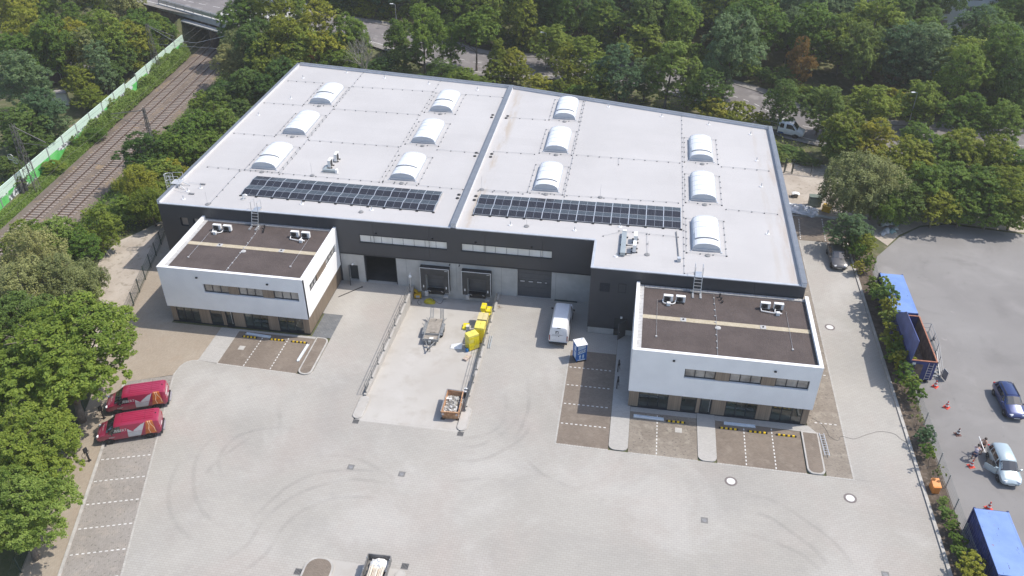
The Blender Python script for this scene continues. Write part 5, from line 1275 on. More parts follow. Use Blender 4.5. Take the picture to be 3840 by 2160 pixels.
MB().lathe([(.13, 0), (.15, .03), (.15, .34), (.1, .4)], 14, (p.x, p.y, ramp_z(p.y))).build('drum', mat('canister blue', (0.02, 0.16, 0.42), .4), t, smooth=40); MB().lathe([(.05, .4), (.05, .45)], 10, (p.x, p.y, ramp_z(p.y))).build('cap', M_BLACK, t)
zz_ = ramp_z(-9.3)
t = thing('insulation_board', 'white board folded on the ramp between trailer and yellow stack', 'board', tuple(TQ(830, 1000, zz_)))
P = [TQ(740, 925, zz_ + .05), TQ(715, 1000, zz_ + .01), TQ(925, 1020, zz_ + .02), TQ(945, 905, zz_ + .3), TQ(890, 900, zz_ + .32)]
q = MB(); q.face(*[p + Vector((0, 0, .03)) for p in P]); q.face(*P[::-1])
for i in range(5): j = (i + 1) % 5; q.face(P[i], P[j], P[j] + Vector((0, 0, .03)), P[i] + Vector((0, 0, .03)))
q.build('sheet', M_ACW, t)
# generator and hose by the dock
QQ = lambda x, y, z: G(1480 + x / 6.133, 960 + y / 6.133, z)
p = QQ(540, 960, -1.15)
t = thing('site_distributor', 'orange yellow site power box with open lid by the dock', 'power box', (p.x, p.y, -1.15), radians(10))
MB().box(-.38, .38, -.28, .28, .12, .62).build('body', M_YELD, t, local=True, bevel=.02); MB().obox((-.2, .1, .86), (.45, .5, .05), 0, .7).build('lid', M_YELD, t, local=True); MB().box(-.2, .2, -.292, -.282, .22, .5).build('front_plate', M_COPEL, t, local=True)
for s_ in (-.3, .3): MB().box(s_ - .03, s_ + .03, -.25, .25, 0, .12).build('skid', M_BLACK, t, local=True)
p = QQ(800, 1070, -1.15)
t = thing('hose_heap', 'coiled yellow hose heaped on the ramp before the dock', 'hose', (p.x, p.y, -1.15))
for k in range(9):
    r = .5 - .03 * k + random.uniform(-.06, .06); ox, oy = random.uniform(-.12, .12), random.uniform(-.08, .08)
    MB().path([(p.x + ox + r * cos(a_) * 1.15, p.y + oy + r * .6 * sin(a_), -1.15 + .05 + .045 * k + .03 * sin(3 * a_ + k)) for a_ in [2 * pi * i / 16 for i in range(17)]], .045, 6).build('coil', mat('hose yellow', (0.50, 0.44, 0.03), .5, vary=.2), t)
t = thing('power_cable', 'black cable snaking from the dock to the power box', 'cable', tuple(QQ(1000, 1080, -1.15)))
MB().path([QQ(x, y, -1.13) for x, y in ((860, 970), (930, 1030), (1010, 1090), (1060, 1095), (1090, 1060), (1120, 1000), (1180, 990))], .02, 5).build('cable', M_BLACK, t)
MB().path([QQ(x, y, -1.13) for x, y in ((560, 1000), (520, 1060), (560, 1120), (610, 1110), (600, 1040))], .02, 5).build('cable', M_BLACK, t)
t = thing('grey_pipes', 'two grey plastic pipes lying on paving beside the ramp wall', 'pipes', tuple(TQ(1430, 880, 0)))
MB().tube(TQ(1400, 990, .06), TQ(1440, 770, .06), .05).build('pipe', mat('grey plastic pipe', (.33, .36, .38), .4), t); MB().tube(TQ(1430, 990, .06), TQ(1480, 770, .06), .05).build('pipe', mat('grey plastic pipe', (.33, .36, .38), .4), t)
t = thing('dry_twigs', 'scatter of pale twigs on paving beside the ramp wall', 'twigs', tuple(TQ(1610, 250, 0)))
for k in range(7):
    c = TQ(1610, 250, .03); a_ = random.uniform(0, 6.3); MB().tube(c, c + Vector((cos(a_) * .4, sin(a_) * .4, .05)), .015, .008, 4).build('twig', M_PALLET, t)
# ---- covers in the paving
def manhole(x, y, label):
    t = thing('manhole_cover', label, 'manhole', (x, y, 0), group='round manhole covers in the paving')
    MB().lathe([(.52, -.01), (.52, .008), (.36, .008)], 24, (x, y, 0)).build('rim', mat('manhole iron', (.16, .135, .13), .7), t); MB().lathe([(.35, -.01), (.35, .014)], 24, (x, y, 0)).build('lid', mat('pale concrete lid', (.62, .61, .59), .8), t)
manhole(71.81, -.3, 'round pale manhole cover in the driveway beside the hall'); manhole(60.65, -23.24, 'round pale manhole cover before the second office walkway'); manhole(70.08, -23.56, 'round pale manhole cover near the driveway bay corner')
t = manhole(3.1, -1.2, 'round pale manhole cover in shade between fence and hall')
def gully(x, y, label, slots=True):
    t = thing('gully_grate', label, 'drain', (x, y, 0), group='square drain grates in the paving')
    MB().box(x - .28, x + .28, y - .28, y + .28, -.02, .008).build('frame', mat('gully iron', (.17, .165, .16), .6), t)
    if slots:
        for i in range(5): MB().box(x - .22 + i * .1, x - .17 + i * .1, y - .22, y + .22, .0085, .012).build('slot', M_BLACK, t)
    else: MB().lathe([(.18, .009), (.18, .013)], 12, (x, y, 0)).build('lid', M_LEAD, t)
for (x, y), s_, lb in zip(((29.25, -26.68), (33.66, -26.77), (58.37, -27.7), (71.43, -30.73), (28.0, -21.35), (37.51, -21.4), (36.26, -35.6), (28.6, -37.3)), (0, 0, 0, 0, 1, 1, 1, 1), ('below the ramp, toward the red vans', 'below the middle of the ramp', 'out in the yard below the second manhole', 'close to the driveway kerb', 'at the ramp island facing the red vans', 'at the ramp island below the rubble skip', 'by the small island beside the cargo trailer', 'by the large brown kerb island')):
    gully(x, y, 'square drain grate in pale paving ' + lb, s_)
# ---- skip with rubble
CQ = lambda x, y, z: G(1640 + x / 6.0375, 1420 + y / 6.0375, z)
M_SKIP = mat('rusty orange skip paint', (.46, .225, .11), .7, vary=.35, scale=3, c2=(.55, .33, .19), fine=.3)
zt = .95; A = CQ(75, 745, zt); B = CQ(480, 775, zt); Cc = CQ(585, 290, zt); Dd = CQ(225, 240, zt)
ctr = (A + B + Cc + Dd) / 4; z0 = ramp_z(ctr.y)
t = thing('rubble_skip', 'rusty orange open skip filled with broken rubble beside ramp wall', 'skip', (ctr.x, ctr.y, z0))
def inn(p, f, z): return Vector((ctr.x + (p.x - ctr.x) * f, ctr.y + (p.y - ctr.y) * f, z))
lo = [inn(p, .86, z0 + .1) for p in (A, B, Cc, Dd)]; hi = [A, B, Cc, Dd]
for i, nm in enumerate(('end_wall', 'side_wall', 'end_wall', 'side_wall')):
    j = (i + 1) % 4; q = MB(); q.face(lo[i], lo[j], hi[j], hi[i]); li = [inn(p, .93, p.z) for p in (lo[i], lo[j], hi[j], hi[i])]; q.face(*li[::-1]); q.face(hi[i], hi[j], li[2], li[3]); q.build(nm, M_SKIP if i != 3 else M_SKIP, t)
    MB().bar(hi[i], hi[j], .09).build('rim', M_SKIP if i in (0, 1) else M_LEAD, t)
MB().face(*lo).build('floor', M_SKIP, t)
for i in (0, 1):
    for k in (.28, .72):
        a_ = lo[i].lerp(lo[(i + 1) % 4], k); b2 = hi[i].lerp(hi[(i + 1) % 4], k); MB().bar(a_, b2, .08).build('rib', M_SKIP, t)
for i in (0, 1): MB().obox((lo[i].x, lo[i].y, z0 + .05), (.4, .3, .1)).build('skid', M_BLACK, t)
M_WARN = mat('red white warning stripes', (.6, .5, .46), .5, vary=.3, scale=10)
for f_ in (.1, .9): c = A.lerp(B, f_); d = lo[0].lerp(lo[1], f_); q_ = c.lerp(d, .3); MB().obox((q_.x, q_.y - .05, q_.z), (.2, .03, .18), 0, .4).build('warning_plate', M_WARN, t)
q = MB(); nx = 10; fill = inn(A, .92, .55)
gx = [[None] * (nx + 1) for _ in range(nx + 1)]
for i in range(nx + 1):
    for j in range(nx + 1):
        p = inn(A, .92, 0).lerp(inn(B, .92, 0), i / nx).lerp(inn(Dd, .92, 0).lerp(inn(Cc, .92, 0), i / nx), j / nx)
        p.z = z0 + .62 + .22 * sin(pi * j / nx) * sin(pi * i / nx) + random.uniform(-.04, .04); gx[i][j] = q.p(p)
for i in range(nx):
    for j in range(nx): q.f.append((gx[i][j], gx[i + 1][j], gx[i + 1][j + 1], gx[i][j + 1]))
q.build('rubble_bed', mat('crushed rubble', (.24, .225, .205), .95, vary=.35, scale=9, fine=.4), t)
for k in range(70):
    i, j = random.random(), random.random() * .8 + .1
    p = inn(A, .85, 0).lerp(inn(B, .85, 0), i).lerp(inn(Dd, .85, 0).lerp(inn(Cc, .85, 0), i), j); s_ = random.uniform(.05, .17)
    q = MB(Matrix.Translation((p.x, p.y, z0 + .66 + .22 * sin(pi * i) * sin(pi * j))) @ Matrix.Rotation(random.uniform(0, 6), 4, 'Z') @ Matrix.Rotation(random.uniform(-.6, .6), 4, 'X'))
    q.box(-s_ * .8, s_, -s_ * .6, s_ * .6, -s_ * .5, s_ * .5); q.v = [(a_[0] + random.uniform(-.2, .2) * s_, a_[1] + random.uniform(-.2, .2) * s_, a_[2] + random.uniform(-.2, .2) * s_) for a_ in q.v]
    q.build('rubble_chunk', mat('broken concrete', (.40, .385, .36), .9, vary=.2, scale=6) if k % 4 else M_ACW, t)
# machine parked between skip and railing
p = CQ(650, 400, 0)
t = thing('site_light', 'small black and white site lamp unit beside the skip and railing', 'site lamp', (36.95, -16.2, ramp_z(-16.2)))
MB().box(36.82, 37.05, -16.6, -15.9, ramp_z(-16.2) + .3, ramp_z(-16.2) + .7).build('body', M_BLACK, t); 
for y in (-16.45, -16.05): MB().box(36.8, 37.07, y - .08, y + .08, ramp_z(-16.2) + .7, ramp_z(-16.2) + .82).build('lamp', M_ACW, t)
for y in (-16.5, -16.0): MB().box(36.85, 37.0, y - .03, y + .03, ramp_z(-16.2), ramp_z(-16.2) + .3).build('leg', M_BLACK, t)
# ---- traffic cones
M_CONE = mat('cone red', (.62, .06, .035), .5, vary=.12, scale=6); M_CONEW = mat('cone white band', (.75, .74, .72), .5)
def cone(x, y, label, dark=False):
    m1 = mat('cone faded brown', (.13, .06, .05), .6) if dark else M_CONE
    t = thing('traffic_cone', label, 'cone', (x, y, 0), random.uniform(0, 1), 'traffic cones on the asphalt lot')
    MB().box(-.26, .26, -.26, .26, 0, .04).build('foot', m1, t, local=True, bevel=.02)
    rr = lambda z: .2 - .165 * z / .75
    for i, (a_, b2) in enumerate(((.04, .2), (.2, .34), (.34, .48), (.48, .6), (.6, .76))): MB().lathe([(rr(a_), a_ + .0005), (rr(b2), b2)], 14).build('band' if i % 2 else 'shell', M_CONEW if i % 2 else m1, t, local=True, smooth=40)
for (x, y), lb, dk in zip(((80.22, -8.21), (80.55, -11.03), (80.62, -14.54), (80.71, -18.34), (80.82, -22.89)), ('red and white traffic cone at the end of the blue roll-off container', 'red and white traffic cone across from the blue car bonnet', 'dark faded traffic cone standing alone on asphalt', 'red and white traffic cone by the open car door', 'red and white traffic cone behind the sealed blue container'), (0, 0, 1, 0, 0)): cone(x, y, lb, dk)
# ---- orange grit box
t = thing('grit_box', 'bright orange grit box on the planting bed by the kerb', 'grit box', (76.95, -21.6, .03), radians(4))
M_ORG = mat('orange plastic', (.68, .24, .05), .45, vary=.08, scale=3)
MB().box(-.28, .28, -.42, .42, 0, .72).build('bin', M_ORG, t, local=True, bevel=.03); MB().face((-.32, -.46, .73), (.32, -.46, .73), (.32, .46, .92), (-.32, .46, .92)).box(-.31, .31, -.45, .45, .72, .76).build('lid', M_ORG, t, local=True)
# ---- fences
M_FENCE = mat('dark green fence wire', (.03, .05, .042), .6); M_FENCEG = mat('grey fence wire', (.26, .27, .26), .6)
_fm = {}
def fence(pts, label, h=1.6, m=None, pitch=2.5, wire=.16):
    m = m or M_FENCE
    t = thing('mesh_fence', label, 'fence', (pts[0][0], pts[0][1], 0))
    for a_, b2 in zip(pts[:-1], pts[1:]):
        L_ = hypot(b2[0] - a_[0], b2[1] - a_[1]); n = max(1, round(L_ / pitch)); pl = L_ / n; ang = atan2(b2[1] - a_[1], b2[0] - a_[0])
        k = (round(pl, 2), h, m.name)
        for i in range(n):
            x, y = a_[0] + (b2[0] - a_[0]) * i / n, a_[1] + (b2[1] - a_[1]) * i / n
            if k not in _fm:
                q = MB()
                nn = int(pl / wire)
                for j in range(1, nn): q.bar((pl * j / nn, 0, .05), (pl * j / nn, 0, h), .012)
                for z in (.08, .3, .55, .8, 1.05, 1.3, h - .02): q.bar((.03, 0, z), (pl - .03, 0, z), .014)
                o = q.build('mesh_panel', m, t, local=True); _fm[k] = o.data
            else: o = bpy.data.objects.new('mesh_panel', _fm[k]); COL.objects.link(o); o.parent = t
            o.location = (x - pts[0][0], y - pts[0][1], 0); o.rotation_euler = (0, 0, ang)
            MB().box(x - .035, x + .035, y - .035, y + .035, -.1, h + .06).build('post', m, t)
    return t
fence([(-4.1, 6.0), (.2, -10.6), (1.5, -17.0), (2.8, -21.5), (9.3, -43)], 'dark green mesh fence between bare earth and sandy paving', 1.72)
fence([(77.95, -46), (77.95, 11.0)], 'grey wire mesh fence behind the planting bed along asphalt', 1.5, M_FENCEG, 2.5, .2)
p = G(2900 + 190 / 4.83, 600 + 225 / 4.83); q_ = G(2900 + 335 / 4.83, 600 + 245 / 4.83)
t = thing('garden_gate', 'green tubular gate frame standing open beyond the hall corner', 'gate', ((p.x + q_.x) / 2, (p.y + q_.y) / 2, 0))
for r_ in (p, q_): MB().box(r_.x - .07, r_.x + .07, r_.y - .07, r_.y + .07, 0, 2.1).build('post', M_FENCE, t)
MB().bar(p + Vector((.1, 0, .15)), q_ + Vector((-.1, 0, .15)), .06).build('gate_bar', M_FENCE, t); MB().bar(p + Vector((.1, 0, 1.95)), q_ + Vector((-.1, 0, 1.95)), .06).build('gate_bar', M_FENCE, t)
MB().bar(p + Vector((.13, 0, .15)), p + Vector((.13, 0, 1.95)), .06).build('gate_bar', M_FENCE, t); MB().bar(q_ + Vector((-.13, 0, .15)), q_ + Vector((-.13, 0, 1.95)), .06).build('gate_bar', M_FENCE, t)
fence([(q_.x, q_.y), (q_.x + 2.4, q_.y - .3), (q_.x + 6, q_.y - .6)], 'green mesh fence running from the tubular gate under trees', 1.7)
# ---- ladder on the kerb island, extension cable
t = thing('step_ladder', 'aluminium ladder lying along the kerb island beside gravelly strip', 'ladder', (68.7, -17.6, .14))
for s_ in (0, .38): MB().bar((68.55 + s_, -16.5, .19), (68.68 + s_, -19.2, .19), .05, .07).build('stile', M_ALU, t)
for i in range(9): y = -16.7 - i * .29; MB().bar((68.56 + (-16.5 - y) * .05, y, .19), (68.92 + (-16.5 - y) * .05, y, .19), .035).build('rung', M_ALU, t)
Z12 = lambda x, y, z=.02: G(2880 + x / 1.906, 1400 + y / 1.906, z)
t = thing('extension_cable', 'thin dark cable winding from the office corner across the driveway', 'cable', tuple(Z12(600, 465, 0)))
MB().path(smooth_line([Z12(*p) for p in ((312, 318), (380, 360), (420, 410), (440, 450), (500, 480), (520, 450), (570, 460), (620, 468), (700, 440), (800, 415), (900, 432), (950, 470), (990, 492))], 4), .013, 4).build('cable', mat('grey cable', (.12, .115, .11), .6), t)
# ================================================================== VEHICLES
M_TYRE = mat('tyre rubber', (.018, .018, .019), .85, vary=.2, scale=6)
M_RIM = mat('wheel rim', (.40, .41, .42), .35, metal=.7, vary=.1, scale=5)
M_RIMD = mat('dark steel rim', (.07, .07, .075), .5, metal=.3, vary=.1, scale=5)
M_VGLASS = glass_mat('vehicle glass', (.012, .014, .017), (.03, .034, .038))
M_TRIM = mat('black vehicle trim', (.022, .022, .024), .6, vary=.15, scale=5)
M_LAMPC = mat('headlamp', (.70, .72, .74), .12, vary=.1, scale=9); M_LAMPR = mat('tail lamp', (.42, .015, .012), .2, vary=.15, scale=8)
M_PLATE = mat('number plate', (.72, .72, .68), .5, vary=.1, scale=12)
def paint(name, c, metal=.0, rough=.28, c2=None): return mat(name, c, rough, metal=metal, vary=.04, scale=1.5, spec=.5, coat=.6, c2=c2)
class Loft:
    def __init__(s, st, crown=.025):
        s.st = st; s.crown = crown
    def sec(s, k):
        x, zb, zs, zr, wb, ws, wr = s.st[k]
        half = [(wb * .93, zb), (ws, zb + .4 * (zs - zb)), (ws * .985, zs), (wr + (ws - wr) * .13, zs + (zr - zs) * .84), (wr * .84, zr), (0, zr + s.crown)]
        return [Vector((x, y, z)) for y, z in half] + [Vector((x, -y, z)) for y, z in half[-2::-1]]
    def P(s, u, v):
        i = min(int(u), len(s.st) - 2); j = min(int(v), 9); a, b_ = s.sec(i), s.sec(i + 1); f, g_ = u - i, v - j
        return a[j].lerp(a[j + 1], g_).lerp(b_[j].lerp(b_[j + 1], g_), f)
    def N(s, u, v):
        e = .01; du = s.P(min(u + e, len(s.st) - 1), v) - s.P(max(u - e, 0), v); dv = s.P(u, min(v + e, 10)) - s.P(u, max(v - e, 0))
        n = du.cross(dv)
        n.normalize() if n.length > 1e-9 else None
        c = s.P(u, v); ref = c - Vector((c.x, 0, (s.st[min(int(u), len(s.st) - 1)][1] + s.st[min(int(u), len(s.st) - 1)][3]) / 2))
        return n if n.dot(ref) > 0 else -n
    def body(s):
        mb = MB(); R_ = [[mb.p(q) for q in s.sec(k)] for k in range(len(s.st))]
        for A, B in zip(R_[:-1], R_[1:]):
            for j in range(10): mb.f.append((A[j], B[j], B[j + 1], A[j + 1]))
            mb.f.append((A[10], B[10], B[0], A[0]))
        mb.f.append(tuple(R_[0])); mb.f.append(tuple(R_[-1][::-1])); return mb
    def patch(s, u0, u1, v0, v1, off=.008, u0b=None, u1b=None):
        """panel lying on the skin; the upper edge may run from u0b to u1b"""
        u0b = u0 if u0b is None else u0b; u1b = u1 if u1b is None else u1b
        vs = sorted({v0, v1, *[k for k in range(11) if v0 < k < v1]}); nu = 4
        mb = MB(); rows = []
        for v in vs:
            t = (v - v0) / (v1 - v0); a, b_ = u0 + (u0b - u0) * t, u1 + (u1b - u1) * t
            us = sorted({a, b_, *[float(k) for k in range(len(s.st)) if a < k < b_]})
            us = [a + (b_ - a) * k / nu for k in range(nu + 1)]
            rows.append([mb.p(s.P(u, v) + s.N(u, v) * off) for u in us])
        for A, B in zip(rows[:-1], rows[1:]):
            for k in range(nu): mb.f.append((A[k], A[k + 1], B[k + 1], B[k]))
        return mb
    def u_of(s, x):
        for i in range(len(s.st) - 1):
            a, b_ = s.st[i][0], s.st[i + 1][0]
            if min(a, b_) <= x <= max(a, b_): return i + (x - a) / (b_ - a)
        return 0
    def side(s, x, z, sgn=1, off=.008):
        u = s.u_of(x); prev = s.P(u, 0)
        for j in range(1, 6):
            q = s.P(u, j)
            if q.z >= z or j == 5:
                f = (z - prev.z) / max(1e-6, q.z - prev.z); y = prev.y + (q.y - prev.y) * f
                return Vector((x, sgn * (y + off), z))
            prev = q
    def decal(s, poly, sgn=1, off=.01):
        u = s.u_of(poly[0][0]); zs = [-9] + [s.P(u, j).z for j in range(1, 5)] + [9]; mb = MB()
        for lo, hi in zip(zs[:-1], zs[1:]):
            p = poly
            for lim, keep in ((lo, 1), (hi, -1)):
                out = []
                for a, b_ in zip(p, p[1:] + p[:1]):
                    ia, ib = (a[1] - lim) * keep >= 0, (b_[1] - lim) * keep >= 0
                    if ia: out.append(a)
                    if ia != ib: t = (lim - a[1]) / (b_[1] - a[1]); out.append((a[0] + (b_[0] - a[0]) * t, lim))
                p = out
                if len(p) < 3: break
            if len(p) >= 3: mb.f.append(tuple(mb.p(s.side(x, z, sgn, off)) for x, z in p))
        return mb
def wheel(t, x, y, r, w, rim):
    s_ = 1 if y > 0 else -1
    Mx = Matrix.Translation((x, y, r)) @ Matrix.Rotation(-s_ * pi / 2, 4, 'X')
    MB(Matrix.Translation((x, y - s_ * .04, r)) @ Matrix.Rotation(-s_ * pi / 2, 4, 'X')).lathe([(r + .07, -w / 2), (r + .07, w / 2 - .02)], 20).build('wheel_arch', M_TRIM, t, local=True)
    o = MB(Mx).lathe([(r * .6, -w / 2), (r * .93, -w / 2), (r, -w / 4), (r, w / 4), (r * .93, w / 2), (r * .66, w / 2 + .004)], 20).build('wheel', M_TYRE, t, local=True, smooth=40)
    MB(Mx).lathe([(r * .66, w / 2 - .02), (r * .62, w / 2 + .006), (r * .3, w / 2 - .03), (r * .18, w / 2 + .01)], 14).build('rim', rim, o, local=True, smooth=30)
    for k in range(5):
        a = 2 * pi * k / 5; MB(Mx).obox((r * .42 * cos(a), r * .42 * sin(a), w / 2 - .004), (r * .5, r * .14, .016), a).build('spoke', rim, o, local=True)
def common(t, lf, axle_f, axle_r, track, r, rim, front, rear, plate=True, mirrors=None, lamps=True):
    for x in (axle_f, axle_r):
        for s_ in (-1, 1): wheel(t, x, s_ * track, r, .21, rim)
    if mirrors:
        for s_ in (-1, 1): MB().obox((mirrors[0], s_ * mirrors[1], mirrors[2]), (.12, .22, .17), s_ * .3).build('mirror', mirrors[3], t, local=True, bevel=.03)
# ---------------------------------------------------------------- red vans
M_RED = paint('raspberry red paint', (.31, .02, .062), rough=.3); M_ORA = mat('orange foil', (.50, .13, .03), .35, vary=.3, scale=1.5, coat=.5); M_GREYF = mat('silver grey foil', (.44, .44, .47), .35, vary=.1, scale=2, coat=.4); M_LETTER = mat('grey lettering', (.52, .52, .52), .4, vary=.12, scale=9)
M_GLOW = mat('pale lightning foil', (.78, .50, .32), .4)
def red_van(loc, rz, label, rear_white):
    t = thing('delivery_van', label, 'van', loc, rz, 'red delivery vans in the diagonal bays')
    st = [(-2.62, .5, 1.05, 1.82, .86, .92, .76), (-2.52, .42, 1.08, 1.93, .92, .96, .80), (-2.3, .38, 1.08, 1.96, .93, .975, .81), (.35, .38, 1.08, 1.97, .93, .975, .81), (.92, .38, 1.08, 1.93, .93, .97, .79), (1.82, .38, 1.12, 1.24, .93, .96, .76), (2.36, .40, .96, 1.02, .90, .93, .68), (2.56, .42, .80, .86, .84, .87, .62), (2.66, .46, .68, .72, .74, .76, .55)]
    lf = Loft(st); lf.body().build('body', M_RED, t, local=True, smooth=35)
    lf.patch(4.1, 4.92, 2.7, 7.3, .01).build('windscreen', M_VGLASS, t, local=True)
    for s_, (v0, v1) in ((1, (2.12, 2.92)), (-1, (7.08, 7.88))):
        if s_ > 0: lf.patch(3.3, 4.75, v0, v1, .01, 3.3, 4.15).build('side_window', M_VGLASS, t, local=True)
        else: lf.patch(3.3, 4.15, v0, v1, .01, 3.3, 4.75).build('side_window', M_VGLASS, t, local=True)
        # decals
        D_ = lambda poly, nm, m_, off=.012: lf.decal(poly, s_, off).build(nm, m_, t, local=True)
        D_([(-2.32, .62), (-1.35, .62), (-1.62, 1.9), (-2.15, 1.9)], 'orange_panel', M_ORA)
        D_([(-.35, .52), (.05, .52), (-.02, 1.42), (-.42, 1.12), (-1.52, 1.86), (-.95, .52)], 'white_zigzag', M_GREYF, .014)
        D_([(-.52, 1.22), (-.6, 1.22), (-1.3, 1.72), (-1.22, 1.72)], 'white_stroke', M_GREYF, .014)
        for pts in ([(-1.75, 1.88), (-1.82, 1.5), (-1.72, 1.1), (-1.8, .66)], [(-1.9, 1.88), (-1.95, 1.6), (-2.18, 1.2), (-2.22, .8)]):
            for a, b_ in zip(pts[:-1], pts[1:]): D_([(a[0] - .03, a[1]), (b_[0] - .03, b_[1]), (b_[0] + .03, b_[1]), (a[0] + .03, a[1])], 'lightning_line', M_GLOW, .017)
        q = MB(); vv, ff = text_mesh('LIEBERT', .34)
        for x, y, z in vv: q.v.append(tuple(lf.side(.62 - s_ * 0 - (x if s_ > 0 else -x) * 1.0 - .02, 1.36 + y, s_, .016)))
        q.f += ff; q.build('lettering', M_LETTER, t, local=True)
        D_([(1.1, .78), (1.6, .78), (1.6, .82), (1.1, .82)], 'small_lettering', M_LETTER); D_([(1.2, .70), (1.6, .70), (1.6, .73), (1.2, .73)], 'small_lettering', M_LETTER)
        D_([(-2.3, .40), (2.3, .40), (2.3, .5), (-2.3, .5)], 'side_sill', M_TRIM, .016)
        D_([(-2.35, 1.075), (1.2, 1.075), (1.2, 1.095), (-2.35, 1.095)], 'side_crease', M_RED, .02)
        MB().obox((2.44, s_ * .72, .86), (.3, .24, .14), s_ * -.45, -.4).build('headlight', M_LAMPC, t, local=True); MB().obox((-2.6, s_ * .84, 1.1), (.08, .1, .42)).build('tail_light', M_LAMPR, t, local=True)
    for k in range(5):
        y = -.5 + .25 * k; MB().bar((-2.2, y, 1.99), (.5, y, 2.0), .03, .02).build('roof_rib', M_RED, t, local=True)
    for x in (.35, -1.5): MB().bar((x, -.66, 1.985), (x, .66, 1.985), .025, .015).build('roof_seam', mat('dark red seam', (.16, .01, .03), .5), t, local=True)
    MB().obox((2.5, 0, .52), (.32, 1.66, .28)).build('front_bumper', M_TRIM, t, local=True, bevel=.08); MB().obox((-2.62, 0, .45), (.22, 1.78, .2)).build('rear_bumper', M_TRIM, t, local=True, bevel=.04); MB().obox((-2.8, 0, .46), (.12, 1.2, .1)).build('rear_step', M_STEEL, t, local=True)
    MB().obox((-2.625, 0, .78), (.02, .5, .12)).build('number_plate', M_PLATE, t, local=True)
    if rear_white: MB().obox((-2.60, 0, 1.48), (.02, 1.25, .42), 0, .1).build('rear_lettering_panel', M_ACW, t, local=True)
    MB().tube((-2.4, 0, 1.97), (-2.36, 0, 2.06), .04, n=6).build('roof_aerial', M_BLACK, t, local=True)
    q = MB(); add_text(q, 'LIEBERT', .22, Matrix.Translation((2.05, 0, 1.165)) @ Matrix.Rotation(radians(14), 4, 'Y') @ Matrix.Rotation(pi / 2, 4, 'Z')); q.build('bonnet_lettering', M_LETTER, t, local=True)
    common(t, lf, 1.68, -1.66, .86, .34, M_RIMD, 2.6, -2.6, mirrors=(1.25, 1.08, 1.22, M_TRIM))
    return t
vd = Vector((-3.12, -1.29, 0)); va = atan2(vd.y, vd.x)
red_van((9.19, -25.94, 0), va, 'raspberry red delivery van parked beside the empty diagonal bays', False)
red_van((7.95, -22.4, 0), va, 'raspberry red delivery van under the maple with white rear panel', True)
# ---------------------------------------------------------------- white high-roof van
M_VWHITE = paint('white van paint', (.74, .74, .75)); M_NAVYP = mat('dark print', (.03, .035, .05), .5)
t = thing('cargo_van', 'white cargo van parked in shade beside the blue toilet', 'van', (44.6, -5.0, 0), pi / 2)
st = [(-2.95, .52, 1.15, 2.1, .86, .92, .72), (-2.88, .45, 1.2, 2.3, .94, .98, .78), (-2.6, .4, 1.2, 2.38, .95, .99, .80), (.7, .4, 1.2, 2.40, .95, .99, .80), (1.25, .4, 1.2, 2.32, .95, .98, .78), (2.05, .4, 1.22, 1.32, .95, .97, .76), (2.65, .42, 1.08, 1.15, .92, .93, .68), (2.88, .45, .85, .9, .84, .86, .6), (2.96, .5, .72, .76, .74, .76, .5)]
lf = Loft(st, .03); lf.body().build('body', M_VWHITE, t, local=True, smooth=35)
lf.patch(4.1, 4.93, 2.7, 7.3, .01).build('windscreen', M_VGLASS, t, local=True)
lf.patch(3.5, 4.75, 2.1, 2.9, .01, 3.5, 4.15).build('side_window', M_VGLASS, t, local=True); lf.patch(3.5, 4.15, 7.1, 7.9, .01, 3.5, 4.75).build('side_window', M_VGLASS, t, local=True)
for s_ in (-1, 1):
    MB().obox((-2.93, s_ * .87, 1.1), (.07, .1, .62)).build('tail_light', M_TRIM, t, local=True)
    for z in (.88, 1.1, 1.32): MB().obox((-2.968, s_ * .87, z), (.02, .09, .12)).build('lamp_lens', M_LAMPR, t, local=True)
    lf.decal([(-1.3, 1.35), (-.1, 1.35), (-.1, 1.75), (-1.3, 1.75)], s_, .012).build('side_print', M_NAVYP if s_ < 0 else M_ACW, t, local=True) if s_ < 0 else None
    MB().obox((2.75, s_ * .72, 1.0), (.3, .22, .2), s_ * -.4, -.4).build('headlight', M_LAMPC, t, local=True)
    lf.decal([(-2.5, .42), (2.6, .42), (2.6, .55), (-2.5, .55)], s_, .016).build('side_sill', M_TRIM, t, local=True)
MB().obox((-2.98, 0, .5), (.2, 1.8, .18)).build('rear_bumper', M_TRIM, t, local=True, bevel=.04); MB().obox((2.9, 0, .55), (.25, 1.6, .3)).build('front_bumper', M_TRIM, t, local=True, bevel=.06)
RM = Matrix.Translation((-2.972, .1, 0)) @ Matrix.Rotation(-pi / 2, 4, 'Z') @ Matrix.Rotation(pi / 2, 4, 'X')
lg = MB(Matrix.Translation((-2.965, 0, 0))).box(-.012, .0, -.0, .30, 1.62, 1.94).build('logo_square', M_NAVYP, t, local=True)
MB(Matrix.Translation((-2.98, .15, 1.66))).face((0, .11, 0), (0, -.11, 0), (0, -.11, .2), (0, .0, .2), (0, .11, .06)).build('logo_house', M_VWHITE, lg, local=True)
add_text(MB(), 'T & B KLIMABAU', .15, Matrix.Translation((-2.972, .08, 1.48)) @ Matrix.Rotation(-pi / 2, 4, 'Z') @ Matrix.Rotation(pi / 2, 4, 'X')).build('lettering', M_NAVYP, t, local=True)
MB().obox((-2.97, .4, 1.36), (.012, .6, .05)).build('small_lettering', M_LETTER, t, local=True); MB().obox((-2.972, .36, .78), (.015, .52, .12)).build('number_plate', M_PLATE, t, local=True); MB().obox((-2.975, -.02, 1.34), (.03, .12, .06)).build('door_handle', M_BLACK, t, local=True); MB().obox((-2.9, 0, 2.28), (.05, .35, .06)).build('brake_lamp', M_TRIM, t, local=True)
MB().bar((-2.96, 0, .75), (-2.9, 0, 2.2), .012).build('door_gap', M_LETTER, t, local=True)
